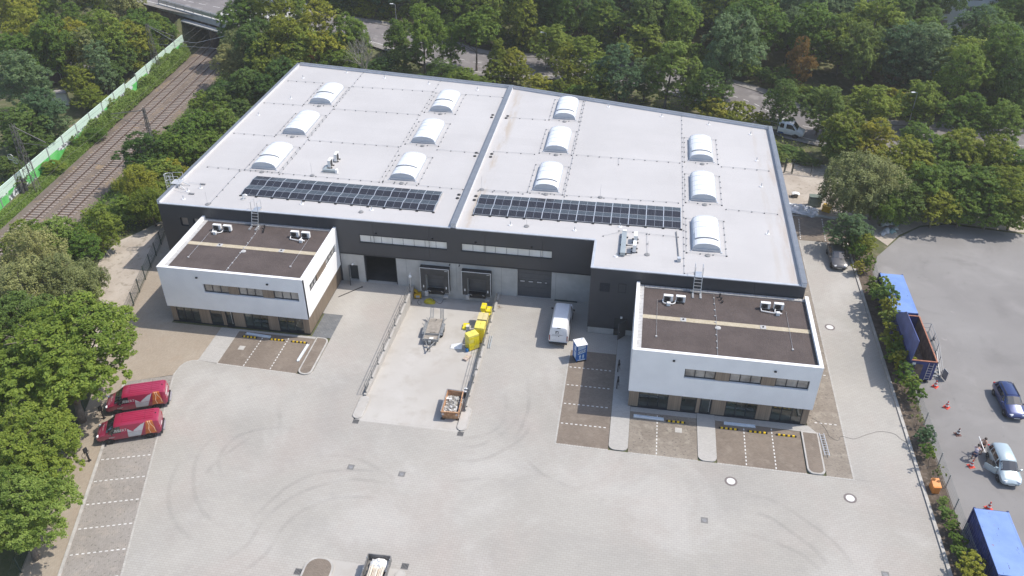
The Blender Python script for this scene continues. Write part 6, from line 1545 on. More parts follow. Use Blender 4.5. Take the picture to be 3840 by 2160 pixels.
common(t, lf, 1.9, -1.75, .9, .36, M_RIMD, 2.9, -2.9, mirrors=(1.5, 1.12, 1.4, M_TRIM))
for k in range(3): MB().obox((2.3, -.25 + .25 * k, 1.27), (.12, .16, .02), 0, .2).build('bonnet_vent', M_BLACK, t, local=True)
# ---------------------------------------------------------------- cars
def car(loc, rz, label, pm, L_=4.4, W=.87, Ht=1.5, hood=1.0, tail=.25, rim=M_RIM, group=None, rails=False, door=False, roofglass=False, bonnet=None):
    t = thing('parked_car', label, 'car', loc, rz, group)
    h = L_ / 2; b_ = .86
    st = [(-h, .5, .78, .92, W * .80, W * .86, W * .60), (-h + .12, .38, .86, 1.05, W * .92, W * .96, W * .66), (-h + .12 + tail, .30, .93, Ht - .08, W * .96, W, W * .68), (-h + .6 + tail, .28, .95, Ht, W * .97, W, W * .72), (.15, .27, .94, Ht, W * .97, W, W * .73), (h - hood - .95, .27, .92, Ht - .07, W * .97, W, W * .71), (h - hood - .12, .28, .90, .98, W * .97, W * .99, W * .72), (h - .42, .32, .78, .86, W * .94, W * .95, W * .66), (h - .12, .38, .64, .70, W * .84, W * .85, W * .56), (h, .44, .56, .60, W * .66, W * .68, W * .45)]
    lf = Loft(st, .03); lf.body().build('body', pm, t, local=True, smooth=38)
    lf.patch(5.08, 5.94, 2.65, 7.35, .008).build('windscreen', M_VGLASS, t, local=True); lf.patch(1.12, 1.95, 2.7, 7.3, .008).build('rear_window', M_VGLASS, t, local=True)
    for v0, v1, up in ((2.1, 2.9, 1), (7.1, 7.9, 0)):
        for (a, c_, a2, c2) in ((2.15, 2.95, 2.3, 2.95), (3.05, 3.92, 3.05, 3.92), (4.0, 5.75, 4.0, 5.1)):
            if up: lf.patch(a, c_, v0, v1, .008, a2, c2).build('side_window', M_VGLASS, t, local=True)
            else: lf.patch(a2, c2, v0, v1, .008, a, c_).build('side_window', M_VGLASS, t, local=True)
    for s_ in (-1, 1):
        MB().obox((h - .2, s_ * W * .62, .66), (.34, .26, .13), s_ * -.5, -.3).build('headlight', M_LAMPC, t, local=True); MB().obox((-h + .1, s_ * W * .82, .85), (.14, .16, .2)).build('tail_light', M_LAMPR, t, local=True)
        if rails: MB().bar((-h + .7, s_ * W * .62, Ht + .03), (.3, s_ * W * .62, Ht + .03), .04).build('roof_rail', M_TRIM, t, local=True)
        for x in (.35, -.55): MB().obox((x, s_ * (W + .005), .82), (.16, .02, .03)).build('door_handle', pm, t, local=True)
        lf.decal([(-h + .5, .3), (h - .7, .3), (h - .7, .36), (-h + .5, .36)], s_, .012).build('sill', M_TRIM, t, local=True)
    MB().obox((h - .06, 0, .52), (.06, W * 1.0, .12)).build('grille', M_TRIM, t, local=True); MB().obox((h - .03, 0, .42), (.05, .48, .1)).build('number_plate', M_PLATE, t, local=True); MB().obox((-h + .02, 0, .7), (.05, .48, .1)).build('number_plate', M_PLATE, t, local=True)
    MB().obox((h - .1, 0, .40), (.14, W * 1.3, .05)).build('front_lip', M_TRIM, t, local=True)
    common(t, lf, h - .82, -h + .78, W - .10, .315, rim, h, -h, mirrors=(h - hood - .42, W + .1, .98, pm))
    if door:
        hx = h - hood - .35
        Mx = Matrix.Translation((hx, -W - .01, 0)) @ Matrix.Rotation(radians(180 + 48), 4, 'Z')
        d = MB(Mx).prism([(0, -.04), (1.05, -.04), (1.05, .04), (0, .04)], .32, .92).build('open_door', pm, t, local=True, bevel=.02)
        MB(Mx).face((.3, 0, .93), (1.02, 0, .93), (.95, .0, 1.38), (.62, 0, 1.38)).build('door_glass', M_VGLASS, d, local=True); MB(Mx).bar((.3, 0, .93), (.64, 0, 1.39), .05).bar((.64, 0, 1.39), (.97, 0, 1.39), .05).bar((.97, 0, 1.39), (1.03, 0, .93), .05).build('window_frame', M_TRIM, d, local=True)
        lf.decal([(hx - 1.05, .34), (hx - .05, .34), (hx - .05, .9), (hx - 1.05, .9)], -1, .014).build('door_opening', M_BLACK, t, local=True)
    return t
M_CBLUE = paint('dark blue metallic paint', (.018, .035, .13), .3); M_CSILV = paint('silver blue metallic paint', (.42, .50, .53), .35); M_CGREY = paint('graphite metallic paint', (.10, .098, .10), .4)
car((86.1, -9.9, 0), -pi / 2 + .03, 'dark blue estate car parked on the asphalt lot', M_CBLUE, 4.35, .86, 1.48, 1.0, .3, group='cars on the asphalt lot', rails=True)
car((83.15, -18.4, 0), -pi / 2 + .02, 'silver blue hatchback with open front door on asphalt', M_CSILV, 4.1, .86, 1.55, .85, .2, group='cars on the asphalt lot', door=True)
car((74.35, 12.75, 0), -pi / 2, 'graphite grey saloon car parked under leaves on the driveway', M_CGREY, 4.5, .88, 1.43, 1.1, .75)
p = G(180, 282, -.2)
car((p.x, p.y, -.3), radians(35), 'mint pale car behind brick garden walls beyond the railway', paint('pale mint paint', (.42, .58, .55)), 4.2, .86, 1.5, .9, .3)
# ---------------------------------------------------------------- flatbed works truck on the road
hd = radians(-19)
t = thing('works_truck', 'white double-cab flatbed truck driving on the road behind the hall', 'truck', (71.7, 47.3, .02), hd)
st = [(-.55, .5, 1.2, 2.15, .88, .93, .74), (-.5, .45, 1.2, 2.22, .93, .95, .77), (.9, .45, 1.2, 2.24, .93, .96, .78), (1.45, .45, 1.2, 2.15, .93, .95, .76), (2.25, .45, 1.2, 1.3, .93, .95, .74), (2.85, .46, 1.05, 1.12, .9, .91, .66), (3.1, .5, .85, .9, .82, .84, .58), (3.18, .55, .72, .76, .72, .74, .5)]
lf = Loft(st, .03); lf.body().build('cab', M_VWHITE, t, local=True, smooth=35)
lf.patch(3.1, 3.93, 2.7, 7.3, .01).build('windscreen', M_VGLASS, t, local=True)
for v0, v1, up in ((2.15, 2.9, 1), (7.1, 7.85, 0)):
    lf.patch(1.15, 1.55, v0, v1, .01).build('side_window', M_VGLASS, t, local=True)
    (lf.patch(1.8, 3.7, v0, v1, .01, 1.8, 3.1) if up else lf.patch(1.8, 3.1, v0, v1, .01, 1.8, 3.7)).build('side_window', M_VGLASS, t, local=True)
for s_ in (-1, 1):
    lf.decal([(-.4, .46), (2.9, .46), (2.9, .72), (-.4, .72)], s_, .012).build('blue_stripe', mat('blue stripe', (.02, .10, .32), .4), t, local=True)
    MB().box(-3.9, -.75, s_ * .98 - .02, s_ * .98 + .02, .95, 1.35).build('side_board', M_ALU, t, local=True); MB().bar((-3.9, s_ * .96, 1.95), (-.7, s_ * .96, 1.95), .05).build('rack_rail', M_ALU, t, local=True)
    for x in (-3.9, -.7): MB().bar((x, s_ * .96, .9), (x, s_ * .96, 2.0 if x < -1 else 2.4), .06).build('stanchion', M_ALU, t, local=True)
    for x in (2.45,): MB().obox((x, s_ * .3, 1.24), (.14, .16, .02), 0, .2).build('bonnet_vent', M_BLACK, t, local=True)
    MB().obox((2.95, s_ * .7, .95), (.3, .2, .18), s_ * -.4, -.4).build('headlight', M_LAMPC, t, local=True)
MB().box(-3.92, -.72, -.97, .97, .82, .94).build('bed', mat('truck bed grey', (.24, .23, .22), .8, vary=.25), t, local=True); MB().box(-3.95, -3.91, -.96, .96, .95, 1.35).build('tail_board', M_ALU, t, local=True); MB().bar((-.7, -.96, 2.35), (-.7, .96, 2.35), .06).build('head_rail', M_ALU, t, local=True)
MB().box(-1.5, -.85, -.6, .4, .945, 1.25).build('cargo_crate', mat('cargo grey', (.3, .29, .27), .8), t, local=True); MB().box(-3.8, -.6, -.4, .4, .45, .8).build('chassis', M_TRIM, t, local=True)
common(t, lf, 2.1, -2.2, .86, .36, M_RIMD, 3.1, -3.9, mirrors=(1.85, 1.1, 1.4, M_TRIM))
# ---------------------------------------------------------------- car trailer on the ramp
zt_ = ramp_z(-7) + .5
A = TQ(215, 870, zt_); B = TQ(495, 890, zt_); Cc = TQ(600, 455, zt_); Dd = TQ(345, 445, zt_)
fr = (A + B) / 2; bk_ = (Cc + Dd) / 2; ax = (fr - bk_); Lt = ax.length; an = atan2(ax.y, ax.x); W2 = ((B - A).length + (Cc - Dd).length) / 4
c = (fr + bk_) / 2
sl = atan2(ramp_z(fr.y) - ramp_z(bk_.y), Lt)
t = thing('car_trailer', 'grey twin-axle car trailer with raised loading ramps parked on the ramp', 'trailer', (c.x, c.y, ramp_z(c.y)), an)
t.rotation_euler = (0, -sl, an)
M_DECK = mat('worn trailer plywood', (.30, .27, .235), .8, vary=.2, scale=2.5, fine=.2); M_GAL = mat('dull galvanised frame', (.30, .31, .315), .5, metal=.4, vary=.15, scale=4)
h = Lt / 2
MB().box(-h, h, -W2 + .05, W2 - .05, .50, .54).build('deck', M_DECK, t, local=True)
for s_ in (-1, 1):
    MB().box(-h, h, s_ * W2 - .05, s_ * W2 + .05, .42, .66).build('side_rail', M_GAL, t, local=True)
    MB().obox((-.1, s_ * (W2 + .17), .68), (1.75, .26, .04)).build('mudguard', M_GAL, t, local=True); MB().obox((-1.02, s_ * (W2 + .17), .55), (.2, .26, .04), 0, -1.0).build('mudguard_flap', M_GAL, t, local=True); MB().obox((.82, s_ * (W2 + .17), .55), (.2, .26, .04), 0, 1.0).build('mudguard_flap', M_GAL, t, local=True)
    for x in (-.5, .3): wheel(t, x, s_ * (W2 + .17), .3, .18, M_RIM)
    r_ = MB(Matrix.Translation((-h - .02, s_ * (W2 - .22), .56)) @ Matrix.Rotation(radians(-12 if s_ > 0 else -35), 4, 'Y'))
    q = r_; q.box(-.03, .03, -.18, -.14, 0, 1.15); q.box(-.03, .03, .14, .18, 0, 1.15)
    for i in range(9): q.box(-.02, .02, -.14, .14, .05 + i * .125, .09 + i * .125)
    q.build('loading_ramp', M_GAL, t, local=True)
    MB().bar((h, s_ * W2 * .62, .45), (h + 1.35, 0, .45), .09).build('drawbar', M_GAL, t, local=True)
    MB().bar((-h + .5, s_ * (W2 + .08), .72), (-h + .1, s_ * (W2 + .3), .72), .04).build('tie_hook', M_GAL, t, local=True)
MB().box(h - .04, h + .04, -W2, W2, .42, .72).build('front_rail', M_GAL, t, local=True); MB().bar((h - .95, -W2, .60), (h - .95, W2, .60), .06).build('wheel_stop_bar', M_GAL, t, local=True); MB().bar((h - 1.15, -W2, .60), (h - 1.15, W2, .60), .06).build('wheel_stop_bar', M_GAL, t, local=True)
MB().box(h + 1.3, h + 1.55, -.07, .07, .4, .52).build('coupling', M_BLACK, t, local=True); MB().tube((h + 1.15, .16, .0), (h + 1.15, .16, .75), .04).build('jockey_wheel', M_GAL, t, local=True); MB().box(h + .25, h + .55, -.12, .12, .5, .75).build('winch', M_GAL, t, local=True)
MB().box(h - .5, h - .2, -.15, .25, .545, .6).build('paper_sack', M_ACW, t, local=True); MB().path([(h - 1.4, -.3, .56), (h - 1.5, 0, .56), (h - 1.35, .3, .56)], .02, 4).build('strap', M_BLACK, t, local=True); MB().path([(-h + .5, -.1, .56), (-h + .2, .05, .56), (-h + .1, -.1, .56)], .02, 4).build('strap', M_BLACK, t, local=True)
# ---------------------------------------------------------------- cargo trailer with timber at the yard's lower edge
t = thing('timber_trailer', 'dark sided cargo trailer loaded with pale boards and white film', 'trailer', (34.55, -38.4, 0), radians(1.5))
M_DSB = mat('dark side board', (.17, .165, .16), .6, vary=.3, scale=4)
MB().box(-.85, .85, -3.0, 2.6, .55, .66).build('bed', M_DSB, t, local=True)
for s_ in (-1, 1):
    MB().box(s_ * .85 - .03, s_ * .85 + .03, -3.0, 2.6, .661, 1.25).build('side_board', M_DSB, t, local=True)
    for k in range(6): MB().box(s_ * .85 - .05, s_ * .85 + .05, -2.8 + k, -2.72 + k, .66, 1.3).build('stake', M_GAL, t, local=True)
    for y in (-.6, .25): MB(Matrix.Rotation(0, 4, 'Z')); 
MB().box(-.82, .82, 2.57, 2.63, .661, 1.25).build('tail_board', M_DSB, t, local=True); MB().box(-.82, .82, -3.03, -2.97, .661, 1.25).build('head_board', M_DSB, t, local=True)
M_PLANK = mat('pale planed board', (.66, .58, .47), .7, vary=.12, scale=3)
for i in range(9):
    x = -.5 + .135 * i; l = random.uniform(1.0, 1.6); MB().obox((x, -.45 + random.uniform(-.1, .1), .98 + .1 * (i % 3)), (.125, 4.2 + random.uniform(-.5, .3), .09), random.uniform(-.03, .03)).build('board', M_PLANK, t, local=True)
def crumple(cx, cy, z0, sx, sy, h_, n=14, seed=1, rz=0):
    q = MB(); id_ = {}
    for i in range(n + 1):
        for j in range(n + 1):
            u, v = i / n * 2 - 1, j / n * 2 - 1; f = max(0, 1 - (u * u + v * v) * .75)
            x, y = rot2(u * sx * (1 + .15 * mnoise.noise((v * 2, seed, 0))), v * sy * (1 + .15 * mnoise.noise((u * 2, 5 + seed, 0))), rz)
            id_[i, j] = q.p(cx + x, cy + y, z0 + .01 + h_ * f ** .6 * (.65 + .7 * abs(mnoise.noise((u * 3.1, v * 3.1, seed)))))
    for i in range(n):
        for j in range(n): q.f.append((id_[i, j], id_[i + 1, j], id_[i + 1, j + 1], id_[i, j + 1]))
    return q
crumple(.1, 2.0, .8, .66, .5, .45, 14, 3).build('white_film', M_ACW, t, local=True, smooth=25)
MB().box(-.75, -.35, -.4, 1.0, .67, .9).build('dark_scrap', M_BLACK, t, local=True); MB().box(-.08, .08, -4.6, -3.0, .5, .62).build('drawbar', M_GAL, t, local=True)
for s_ in (-1, 1): wheel(t, s_ * .0, 0, .3, .18, M_RIM) if 0 else None
for s_ in (-1, 1):
    for y in (-.5, .25):
        MB(Matrix.Translation((s_ * .95, y, .3)) @ Matrix.Rotation(pi / 2, 4, 'Y')).lathe([(.28, -.09), (.3, -.05), (.3, .05), (.28, .09)], 18).build('wheel', M_TYRE, t, local=True)
# ---------------------------------------------------------------- blue containers
m, nt, N, L, b = nodes_of('scuffed container blue')
b.inputs['Roughness'].default_value = .45
v = coords(nt)
c = mixc(nt, maprange(nt, noise(nt, v, .7, 4), .3, .7), (.13, .225, .50), (.17, .275, .56))
c = mixc(nt, maprange(nt, noise(nt, coords(nt, scale=(3, .6, 1), rot=.5), 1.6, 3, .7), .66, .7), c, (.02, .035, .11)); c = mixc(nt, maprange(nt, noise(nt, v, 1.1, 5, .7), .64, .70), c, (.22, .13, .10))
L.new(c, b.inputs['Base Color']); M_CONT = m
M_CONTD = mat('deep container blue', (.025, .04, .16), .5, vary=.25, scale=1.5); M_CRUST = mat('rusty rim', (.36, .15, .09), .7, vary=.3, scale=5); M_CIN = mat('rusty container inside', (.15, .105, .085), .85, vary=.4, scale=2)
def box_container(x0, x1, y0, y1, h, label, patches=False):
    cx, cy = (x0 + x1) / 2, (y0 + y1) / 2
    t = thing('shipping_container', label, 'container', (cx, cy, 0))
    MB().box(x0 + .05, x1 - .05, y0 + .05, y1 - .05, h - .05, h - .01).build('roof', M_CONT, t); MB().box(x0, x1, y0, y1, .02, .16).build('floor_frame', M_CONTD, t)
    for x in (x0, x1):
        q = MB(); s_ = -1 if x == x0 else 1; n = int((y1 - y0) / .28); d = .035
        for i in range(n):
            a, b_ = y0 + .08 + (y1 - y0 - .16) * i / n, y0 + .08 + (y1 - y0 - .16) * (i + 1) / n; m1, m2, m3 = a + (b_ - a) * .35, a + (b_ - a) * .5, a + (b_ - a) * .85
            for (ya, da), (yb, db) in zip(((a, 0), (m1, 0), (m2, d), (m3, d)), ((m1, 0), (m2, d), (m3, d), (b_, 0))):
                q.face((x - s_ * da, ya, .16), (x - s_ * db, yb, .16), (x - s_ * db, yb, h - .08), (x - s_ * da, ya, h - .08))
        q.build('side_wall', M_CONTD, t)
        MB().box(x - .05, x + .05, y0 + .06, y1 - .06, h - .08, h).build('top_rail', M_CONT, t)
        for y in (y0, y1): MB().box(x - .07, x + .07, y - .07, y + .07, 0, h + .005).build('corner_post', M_CONTD, t)
    for y in (y0, y1): MB().box(x0 + .07, x1 - .07, y - .03, y + .03, .16, h - .06).build('end_wall', M_CONTD, t)
    for k in range(4): xx = x0 + (x1 - x0) * (.2 + .2 * k); MB().tube((xx, y1 + .06, .2), (xx, y1 + .06, h - .15), .02).build('lock_rod', M_RUST, t)
    return t
box_container(78.3, 80.7, -31.6, -25.5, 2.6, 'sealed blue shipping container with scratched roof beside the fence')
box_container(77.55, 79.8, -.1, 6.95, 2.55, 'sealed blue container with peeling roof behind the open roll-off')
# open roll-off with its lid folded up
t = thing('rolloff_container', 'dark blue open roll-off container with its lid folded upright', 'container', (78.7, -4.1, 0))
x0, x1, y0, y1, h = 77.5, 79.88, -7.7, -.5, 2.45
for x, nm in ((x0, 'side_wall'), (x1, 'side_wall')):
    s_ = -1 if x == x0 else 1
    MB().box(x - .04, x + .04, y0, y1, .3, h).build(nm, M_CONTD, t); MB().box(x - s_ * .045 - .003, x - s_ * .045 + .003, y0 + .05, y1 - .05, .4, h - .02).build('inner_lining', M_CIN, t)
    for k in range(8): MB().box(x + s_ * .04, x + s_ * .12, y0 + .4 + k * .9, y0 + .5 + k * .9, .3, h - .1).build('side_rib', M_CONTD, t) if s_ > 0 else None
    MB().box(x - .06, x + .06, y0 - .02, y1 + .02, h + .001, h + .08).build('rim', M_CRUST if s_ > 0 else M_CONTD, t)
for y, nm in ((y0, 'front_wall'), (y1, 'rear_wall')): MB().box(x0 + .045, x1 - .045, y - .04, y + .04, .3, h).build(nm, M_CONTD, t); MB().box(x0 + .065, x1 - .065, y - .06, y + .06, h + .001, h + .08).build('rim', M_CRUST, t)
MB().box(x0 + .05, x1 - .05, y0 + .05, y1 - .05, .3, .36).build('floor', M_CIN, t)
for k in (.5, 1.8): MB().box(x0 + k, x0 + k + .18, y0 - .1, y1, .02, .3).build('skid_rail', M_BLACK, t)
q = MB(Matrix.Translation((x0, 0, 0)) @ Matrix.Rotation(pi / 2, 4, 'Z') @ Matrix.Rotation(pi / 2, 4, 'X')); q.prism([(y1 - .1, h + .09), (-3.3, h + 2.4), (-8.2, h + 2.62), (-7.95, h + .09)][::-1], -.03, .03); q.build('lid', mat('faded lid blue', (.075, .10, .26), .5, vary=.25, scale=.8), t)
for k in range(4): MB().bar((x0 + .05, y0 + .2 + k * 1.3, h + .1), (x0 + .05, y0 + .2 + k * 1.3, h + 2.3), .05).build('lid_rib', M_CONTD, t)
for k in (79.2, 79.62): MB().bar((k, y0 - .1, .35), (k, y0 - .1, h - .1), .04).build('ladder_stile', M_ALU, t)
for i in range(6): MB().bar((79.2, y0 - .1, .55 + i * .3), (79.62, y0 - .1, .55 + i * .3), .035).build('ladder_rung', M_ALU, t)
MB().box(77.75, 78.05, y0 - .055, y0 - .045, 2.0, 2.25).build('label_plate', M_PLATE, t)
MB().box(78.05, 78.75, y0 - .07, y0 - .045, .5, 2.1).build('front_panel', M_CIN, t)
sc_ = thing('scrap_metal', 'tangle of scrap metal lying inside the open roll-off container', 'scrap', (78.7, -6.0, .36))
for k in range(26):
    a = Vector((random.uniform(77.8, 79.5), random.uniform(-7.3, -4.0), random.uniform(.4, .9))); d = Vector((random.uniform(-.6, .6), random.uniform(-.6, .6), random.uniform(-.1, .35)))
    bb = a + d; bb.x = min(max(bb.x, 77.7), 79.65); bb.y = max(bb.y, -7.5)
    MB().bar(a, bb, random.uniform(.03, .12), random.uniform(.02, .1)).build('scrap_piece', random.choice((M_GAL, M_RUST, M_BLACK, M_FENCE)), sc_)
for i in range(5): MB().bar((78.9 + i * .12, -6.9 + i * .22, .95), (79.3 + i * .12, -7.0 + i * .22, 1.1), .03).build('scrap_piece', M_ALU, sc_)
MB().bar((78.85, -6.9, .95), (79.4, -5.9, 1.0), .035).build('scrap_piece', M_ALU, sc_); MB().bar((79.25, -7.0, 1.1), (79.8, -6.0, 1.12), .035).build('scrap_piece', M_ALU, sc_)
# access stairs along the container
t = thing('access_stair', 'grey steel stair and platform with railings beside the roll-off', 'stair', (80.5, -4.4, 0))
MB().box(80.05, 80.95, -4.3, -1.2, 1.2, 1.25).build('platform', mat('steel grating', (.10, .11, .115), .6, metal=.3, vary=.3, scale=14), t)
for i in range(7): MB().box(80.05, 80.95, -4.62 - i * .36, -4.34 - i * .36, 1.02 - i * .16, 1.05 - i * .16).build('tread', M_GAL, t)
for x in (80.05, 80.95): MB().bar((x, -4.3, 1.2), (x, -7.1, 0), .06, .16).build('stringer', M_GAL, t)
for x, y in ((80.08, -1.25), (80.92, -1.25), (80.08, -4.2), (80.92, -4.2)): MB().bar((x, y, 0), (x, y, 1.2), .08).build('leg', M_GAL, t)
for z in (1.75, 2.25):
    MB().path([(80.08, -1.22, z), (80.93, -1.22, z), (80.93, -4.3, z), (80.93, -7.0, z - 1.15)], .025, 5).build('rail', M_GAL, t)
for x, y, z in ((80.08, -1.22, 1.25), (80.93, -1.22, 1.25), (80.93, -2.75, 1.25), (80.93, -4.3, 1.25), (80.93, -5.6, .65), (80.93, -6.95, .1)): MB().bar((x, y, z), (x, y, z + 1.0), .045).build('rail_post', M_GAL, t)
MB().obox((81.25, -7.0, .6), (.05, .7, 1.0), .3).build('swing_gate', M_GAL, t); MB().obox((81.05, -2.6, 1.45), (.2, .2, .3)).build('control_box', M_BLACK, t)
# ================================================================== PEOPLE
M_SKIN = mat('skin', (.46, .27, .20), .55, vary=.06, scale=8); M_HAIRD = mat('dark hair', (.05, .035, .028), .7)
def person(name_label, loc, rz, J, shirt, shorts, hold=None, hat=None):
    """one continuous skinned body from joints J (metres, x forward, y left); clothes and hair are children"""
    t = thing('person', name_label, 'person', loc, rz)
    order = ['pelvis', 'chest', 'neck', 'head', 'crown']
    V = []; E_ = []; R_ = []; id_ = {}
    def add(n, p, r, par=None):
        id_[n] = len(V); V.append(p); R_.append(r)
        if par: E_.append((id_[par], id_[n]))
    add('pelvis', J['pelvis'], .135); add('waist', J['waist'], .12, 'pelvis'); add('chest', J['chest'], .14, 'waist'); add('neckb', J['neckb'], .085, 'chest'); add('neck', J['neck'], .055, 'neckb'); add('chin', J['chin'], .075, 'neck'); add('skull', J['skull'], .098, 'chin'); add('crown', J['crown'], .06, 'skull')
    add('nose', tuple(Vector(J['skull']) + Vector(J['face']) * .11), .018, 'skull')
    for s_ in 'LR':
        add('sh' + s_, J['sh' + s_], .062, 'neckb'); add('el' + s_, J['el' + s_], .044, 'sh' + s_); add('wr' + s_, J['wr' + s_], .030, 'el' + s_)
        w = Vector(J['wr' + s_]); d = (w - Vector(J['el' + s_])).normalized(); sd = d.cross(Vector((0, 0, 1))); sd = sd.normalized() if sd.length > .1 else Vector((0, 1, 0))
        add('palm' + s_, tuple(w + d * .08), .030, 'wr' + s_)
        for k, (o, l) in enumerate(((-.030, .07), (-.010, .085), (.010, .08), (.030, .062))):
            a = w + d * .10 + sd * o; add(f'f{s_}{k}a', tuple(a), .011, 'palm' + s_); add(f'f{s_}{k}b', tuple(a + d * l * .55 + Vector((0, 0, -.012))), .009, f'f{s_}{k}a'); add(f'f{s_}{k}c', tuple(a + d * l + Vector((0, 0, -.035))), .008, f'f{s_}{k}b')
        add(f'th{s_}a', tuple(w + d * .05 + sd * .045), .012, 'palm' + s_); add(f'th{s_}b', tuple(w + d * .09 + sd * .06), .009, f'th{s_}a')
        add('hip' + s_, J['hip' + s_], .098, 'pelvis'); add('kn' + s_, J['kn' + s_], .062, 'hip' + s_); add('an' + s_, J['an' + s_], .042, 'kn' + s_); add('toe' + s_, J['toe' + s_], .036, 'an' + s_)
    me = bpy.data.meshes.new('body'); me.from_pydata(V, E_, []); o = bpy.data.objects.new('body', me); COL.objects.link(o); o.parent = t; me.materials.append(M_SKIN)
    sk = o.modifiers.new('skin', 'SKIN'); sk.use_smooth_shade = True
    for k, d in enumerate(me.skin_vertices[0].data): d.radius = (R_[k], R_[k]); d.use_root = (k == 0)
    ss = o.modifiers.new('sub', 'SUBSURF'); ss.levels = 1; ss.render_levels = 1
    def limb(nm, pts, m_):
        q = MB()
        for (a, ra), (b_, rb) in zip(pts[:-1], pts[1:]): q.tube(a, b_, ra, rb, 10)
        return q.build(nm, m_, t, local=True, smooth=50)
    if shorts:
        limb('shorts', [(J['waist'], .145), (J['pelvis'], .165)], shorts)
        for s_ in 'LR': limb('shorts_leg', [(J['hip' + s_], .125), (tuple(Vector(J['hip' + s_]).lerp(Vector(J['kn' + s_]), .75)), .105)], shorts)
    if shirt:
        limb('shirt', [(J['pelvis'], .15), (J['waist'], .148), (J['chest'], .17), (J['neckb'], .11)], shirt)
        for s_ in 'LR': limb('sleeve', [(J['sh' + s_], .085), (tuple(Vector(J['sh' + s_]).lerp(Vector(J['el' + s_]), .7)), .07)], shirt)
    for s_ in 'LR': limb('shoe', [(tuple(Vector(J['an' + s_]) + Vector((-.03, 0, -.045))), .05), (tuple(Vector(J['toe' + s_]) + Vector((.03, 0, -.01))), .042)], M_BLACK)
    c = Vector(J['skull']); f = Vector(J['face'])
    q = MB(Matrix.Translation(c - f * .02)); q.lathe([(.118, -.02), (.118, .04), (.095, .09), (.05, .118)], 12); q.build('hair', hat or M_HAIRD, t, local=True, smooth=60)
    sdv = Vector((0, 0, 1)).cross(f).normalized()
    for e in (-1, 1): q = MB(Matrix.Translation(c + f * .093 + sdv * e * .034 + Vector((0, 0, -.015)))); q.lathe([(.004, -.01), (.012, 0), (.004, .01)], 6); q.build('eye', M_BLACK, t, local=True)
    return t
def std(lean=0.0, armL=None, armR=None, stride=.12):
    cl, sl_ = cos(lean), sin(lean)
    def up(h, x=0, y=0): hz = .92 + (h - .92) * cl; return (x + (h - .92) * sl_, y, hz)
    J = dict(pelvis=(0, 0, .94), waist=up(1.1), chest=up(1.28), neckb=up(1.43), neck=up(1.51), chin=up(1.58, .03), skull=up(1.66, .02), crown=up(1.74), face=(cl, 0, -sl_ * .6))
    for s_, y in (('L', 1), ('R', -1)):
        J['sh' + s_] = up(1.41, 0, y * .19); J['hip' + s_] = (0, y * .1, .88); J['kn' + s_] = (.04 + y * stride * .4, y * .11, .48); J['an' + s_] = (y * stride, y * .12, .075); J['toe' + s_] = (y * stride + .17, y * .13, .03)
    for s_, arm, y in (('L', armL, 1), ('R', armR, -1)):
        e, w = arm or ((.05, y * .26, 1.12), (.18, y * .24, .9)); J['el' + s_] = e; J['wr' + s_] = w
    return J
PQ = lambda x, y: G(3600 + x / 6.588, 1630 + y / 6.588)
pa = PQ(300, 645); pb = PQ(505, 440)
person('bare-chested person in dark shorts holding a white pole beside the car door', (pb.x, pb.y, 0), radians(215), std(.1, ((.22, .3, 1.1), (.42, .16, 1.12)), ((.24, -.26, 1.12), (.44, -.05, 1.05))), None, mat('dark shorts', (.03, .03, .04), .8))
person('person in pale shirt and blue shorts leaning toward a white pole', (pa.x, pa.y, 0), radians(60), std(.45, ((.55, .26, 1.05), (.72, .12, .98)), ((.5, -.24, 1.02), (.70, -.06, .92)), .2), mat('pale pink shirt', (.55, .47, .52), .8), mat('navy shorts', (.03, .045, .10), .8))
a = PQ(400, 150); 
t = thing('white_pole', 'white wooden pole held between the two people by the car', 'pole', (pb.x - .3, pb.y - .4, 0))
MB().bar((pb.x - .55, pb.y + .2, 1.62), (pb.x - .12, pb.y - .85, .85), .06).build('pole', M_ACW, t)
p = G(3096, 492, .9)
person('person in bright green work jacket standing on the road beside a tree', (p.x, p.y, .03), radians(200), std(.15), mat('hi-vis green', (.10, .75, .04), .6), mat('work trousers', (.06, .07, .06), .8), hat=mat('work cap', (.05, .05, .05), .8))
# ================================================================== STREET LAMPS
def street_lamp(x, y, h, label, arm=.5, z0=0.0, ang=0.0):
    t = thing('street_lamp', label, 'street lamp', (x, y, z0), ang, 'grey street lamps by the road')
    MB().tube((0, 0, 0), (0, 0, h * .4), .075, .065).build('lower_pole', M_STEEL, t, local=True, smooth=50); MB().tube((0, 0, h * .4), (0, 0, h), .06, .045).build('upper_pole', M_STEEL, t, local=True, smooth=50)
    MB().tube((0, 0, h - .02), (-arm, 0, h + .08), .035).build('arm', M_STEEL, t, local=True); MB().obox((-arm - .18, 0, h + .08), (.62, .26, .13)).build('lamp_head', M_WHITEP, t, local=True, bevel=.04)
street_lamp(33.95, 67.6, 6.4, 'tall grey street lamp behind the hall roof firewall'); street_lamp(4.9, 78.0, 6.2, 'tall grey street lamp beside the bare tree', z0=.5)
street_lamp(62.3, 62.5, 6.0, 'grey street lamp half hidden between dense trees'); street_lamp(90.0, 50.6, 6.3, 'grey street lamp among trees beyond the asphalt lot', ang=.3)
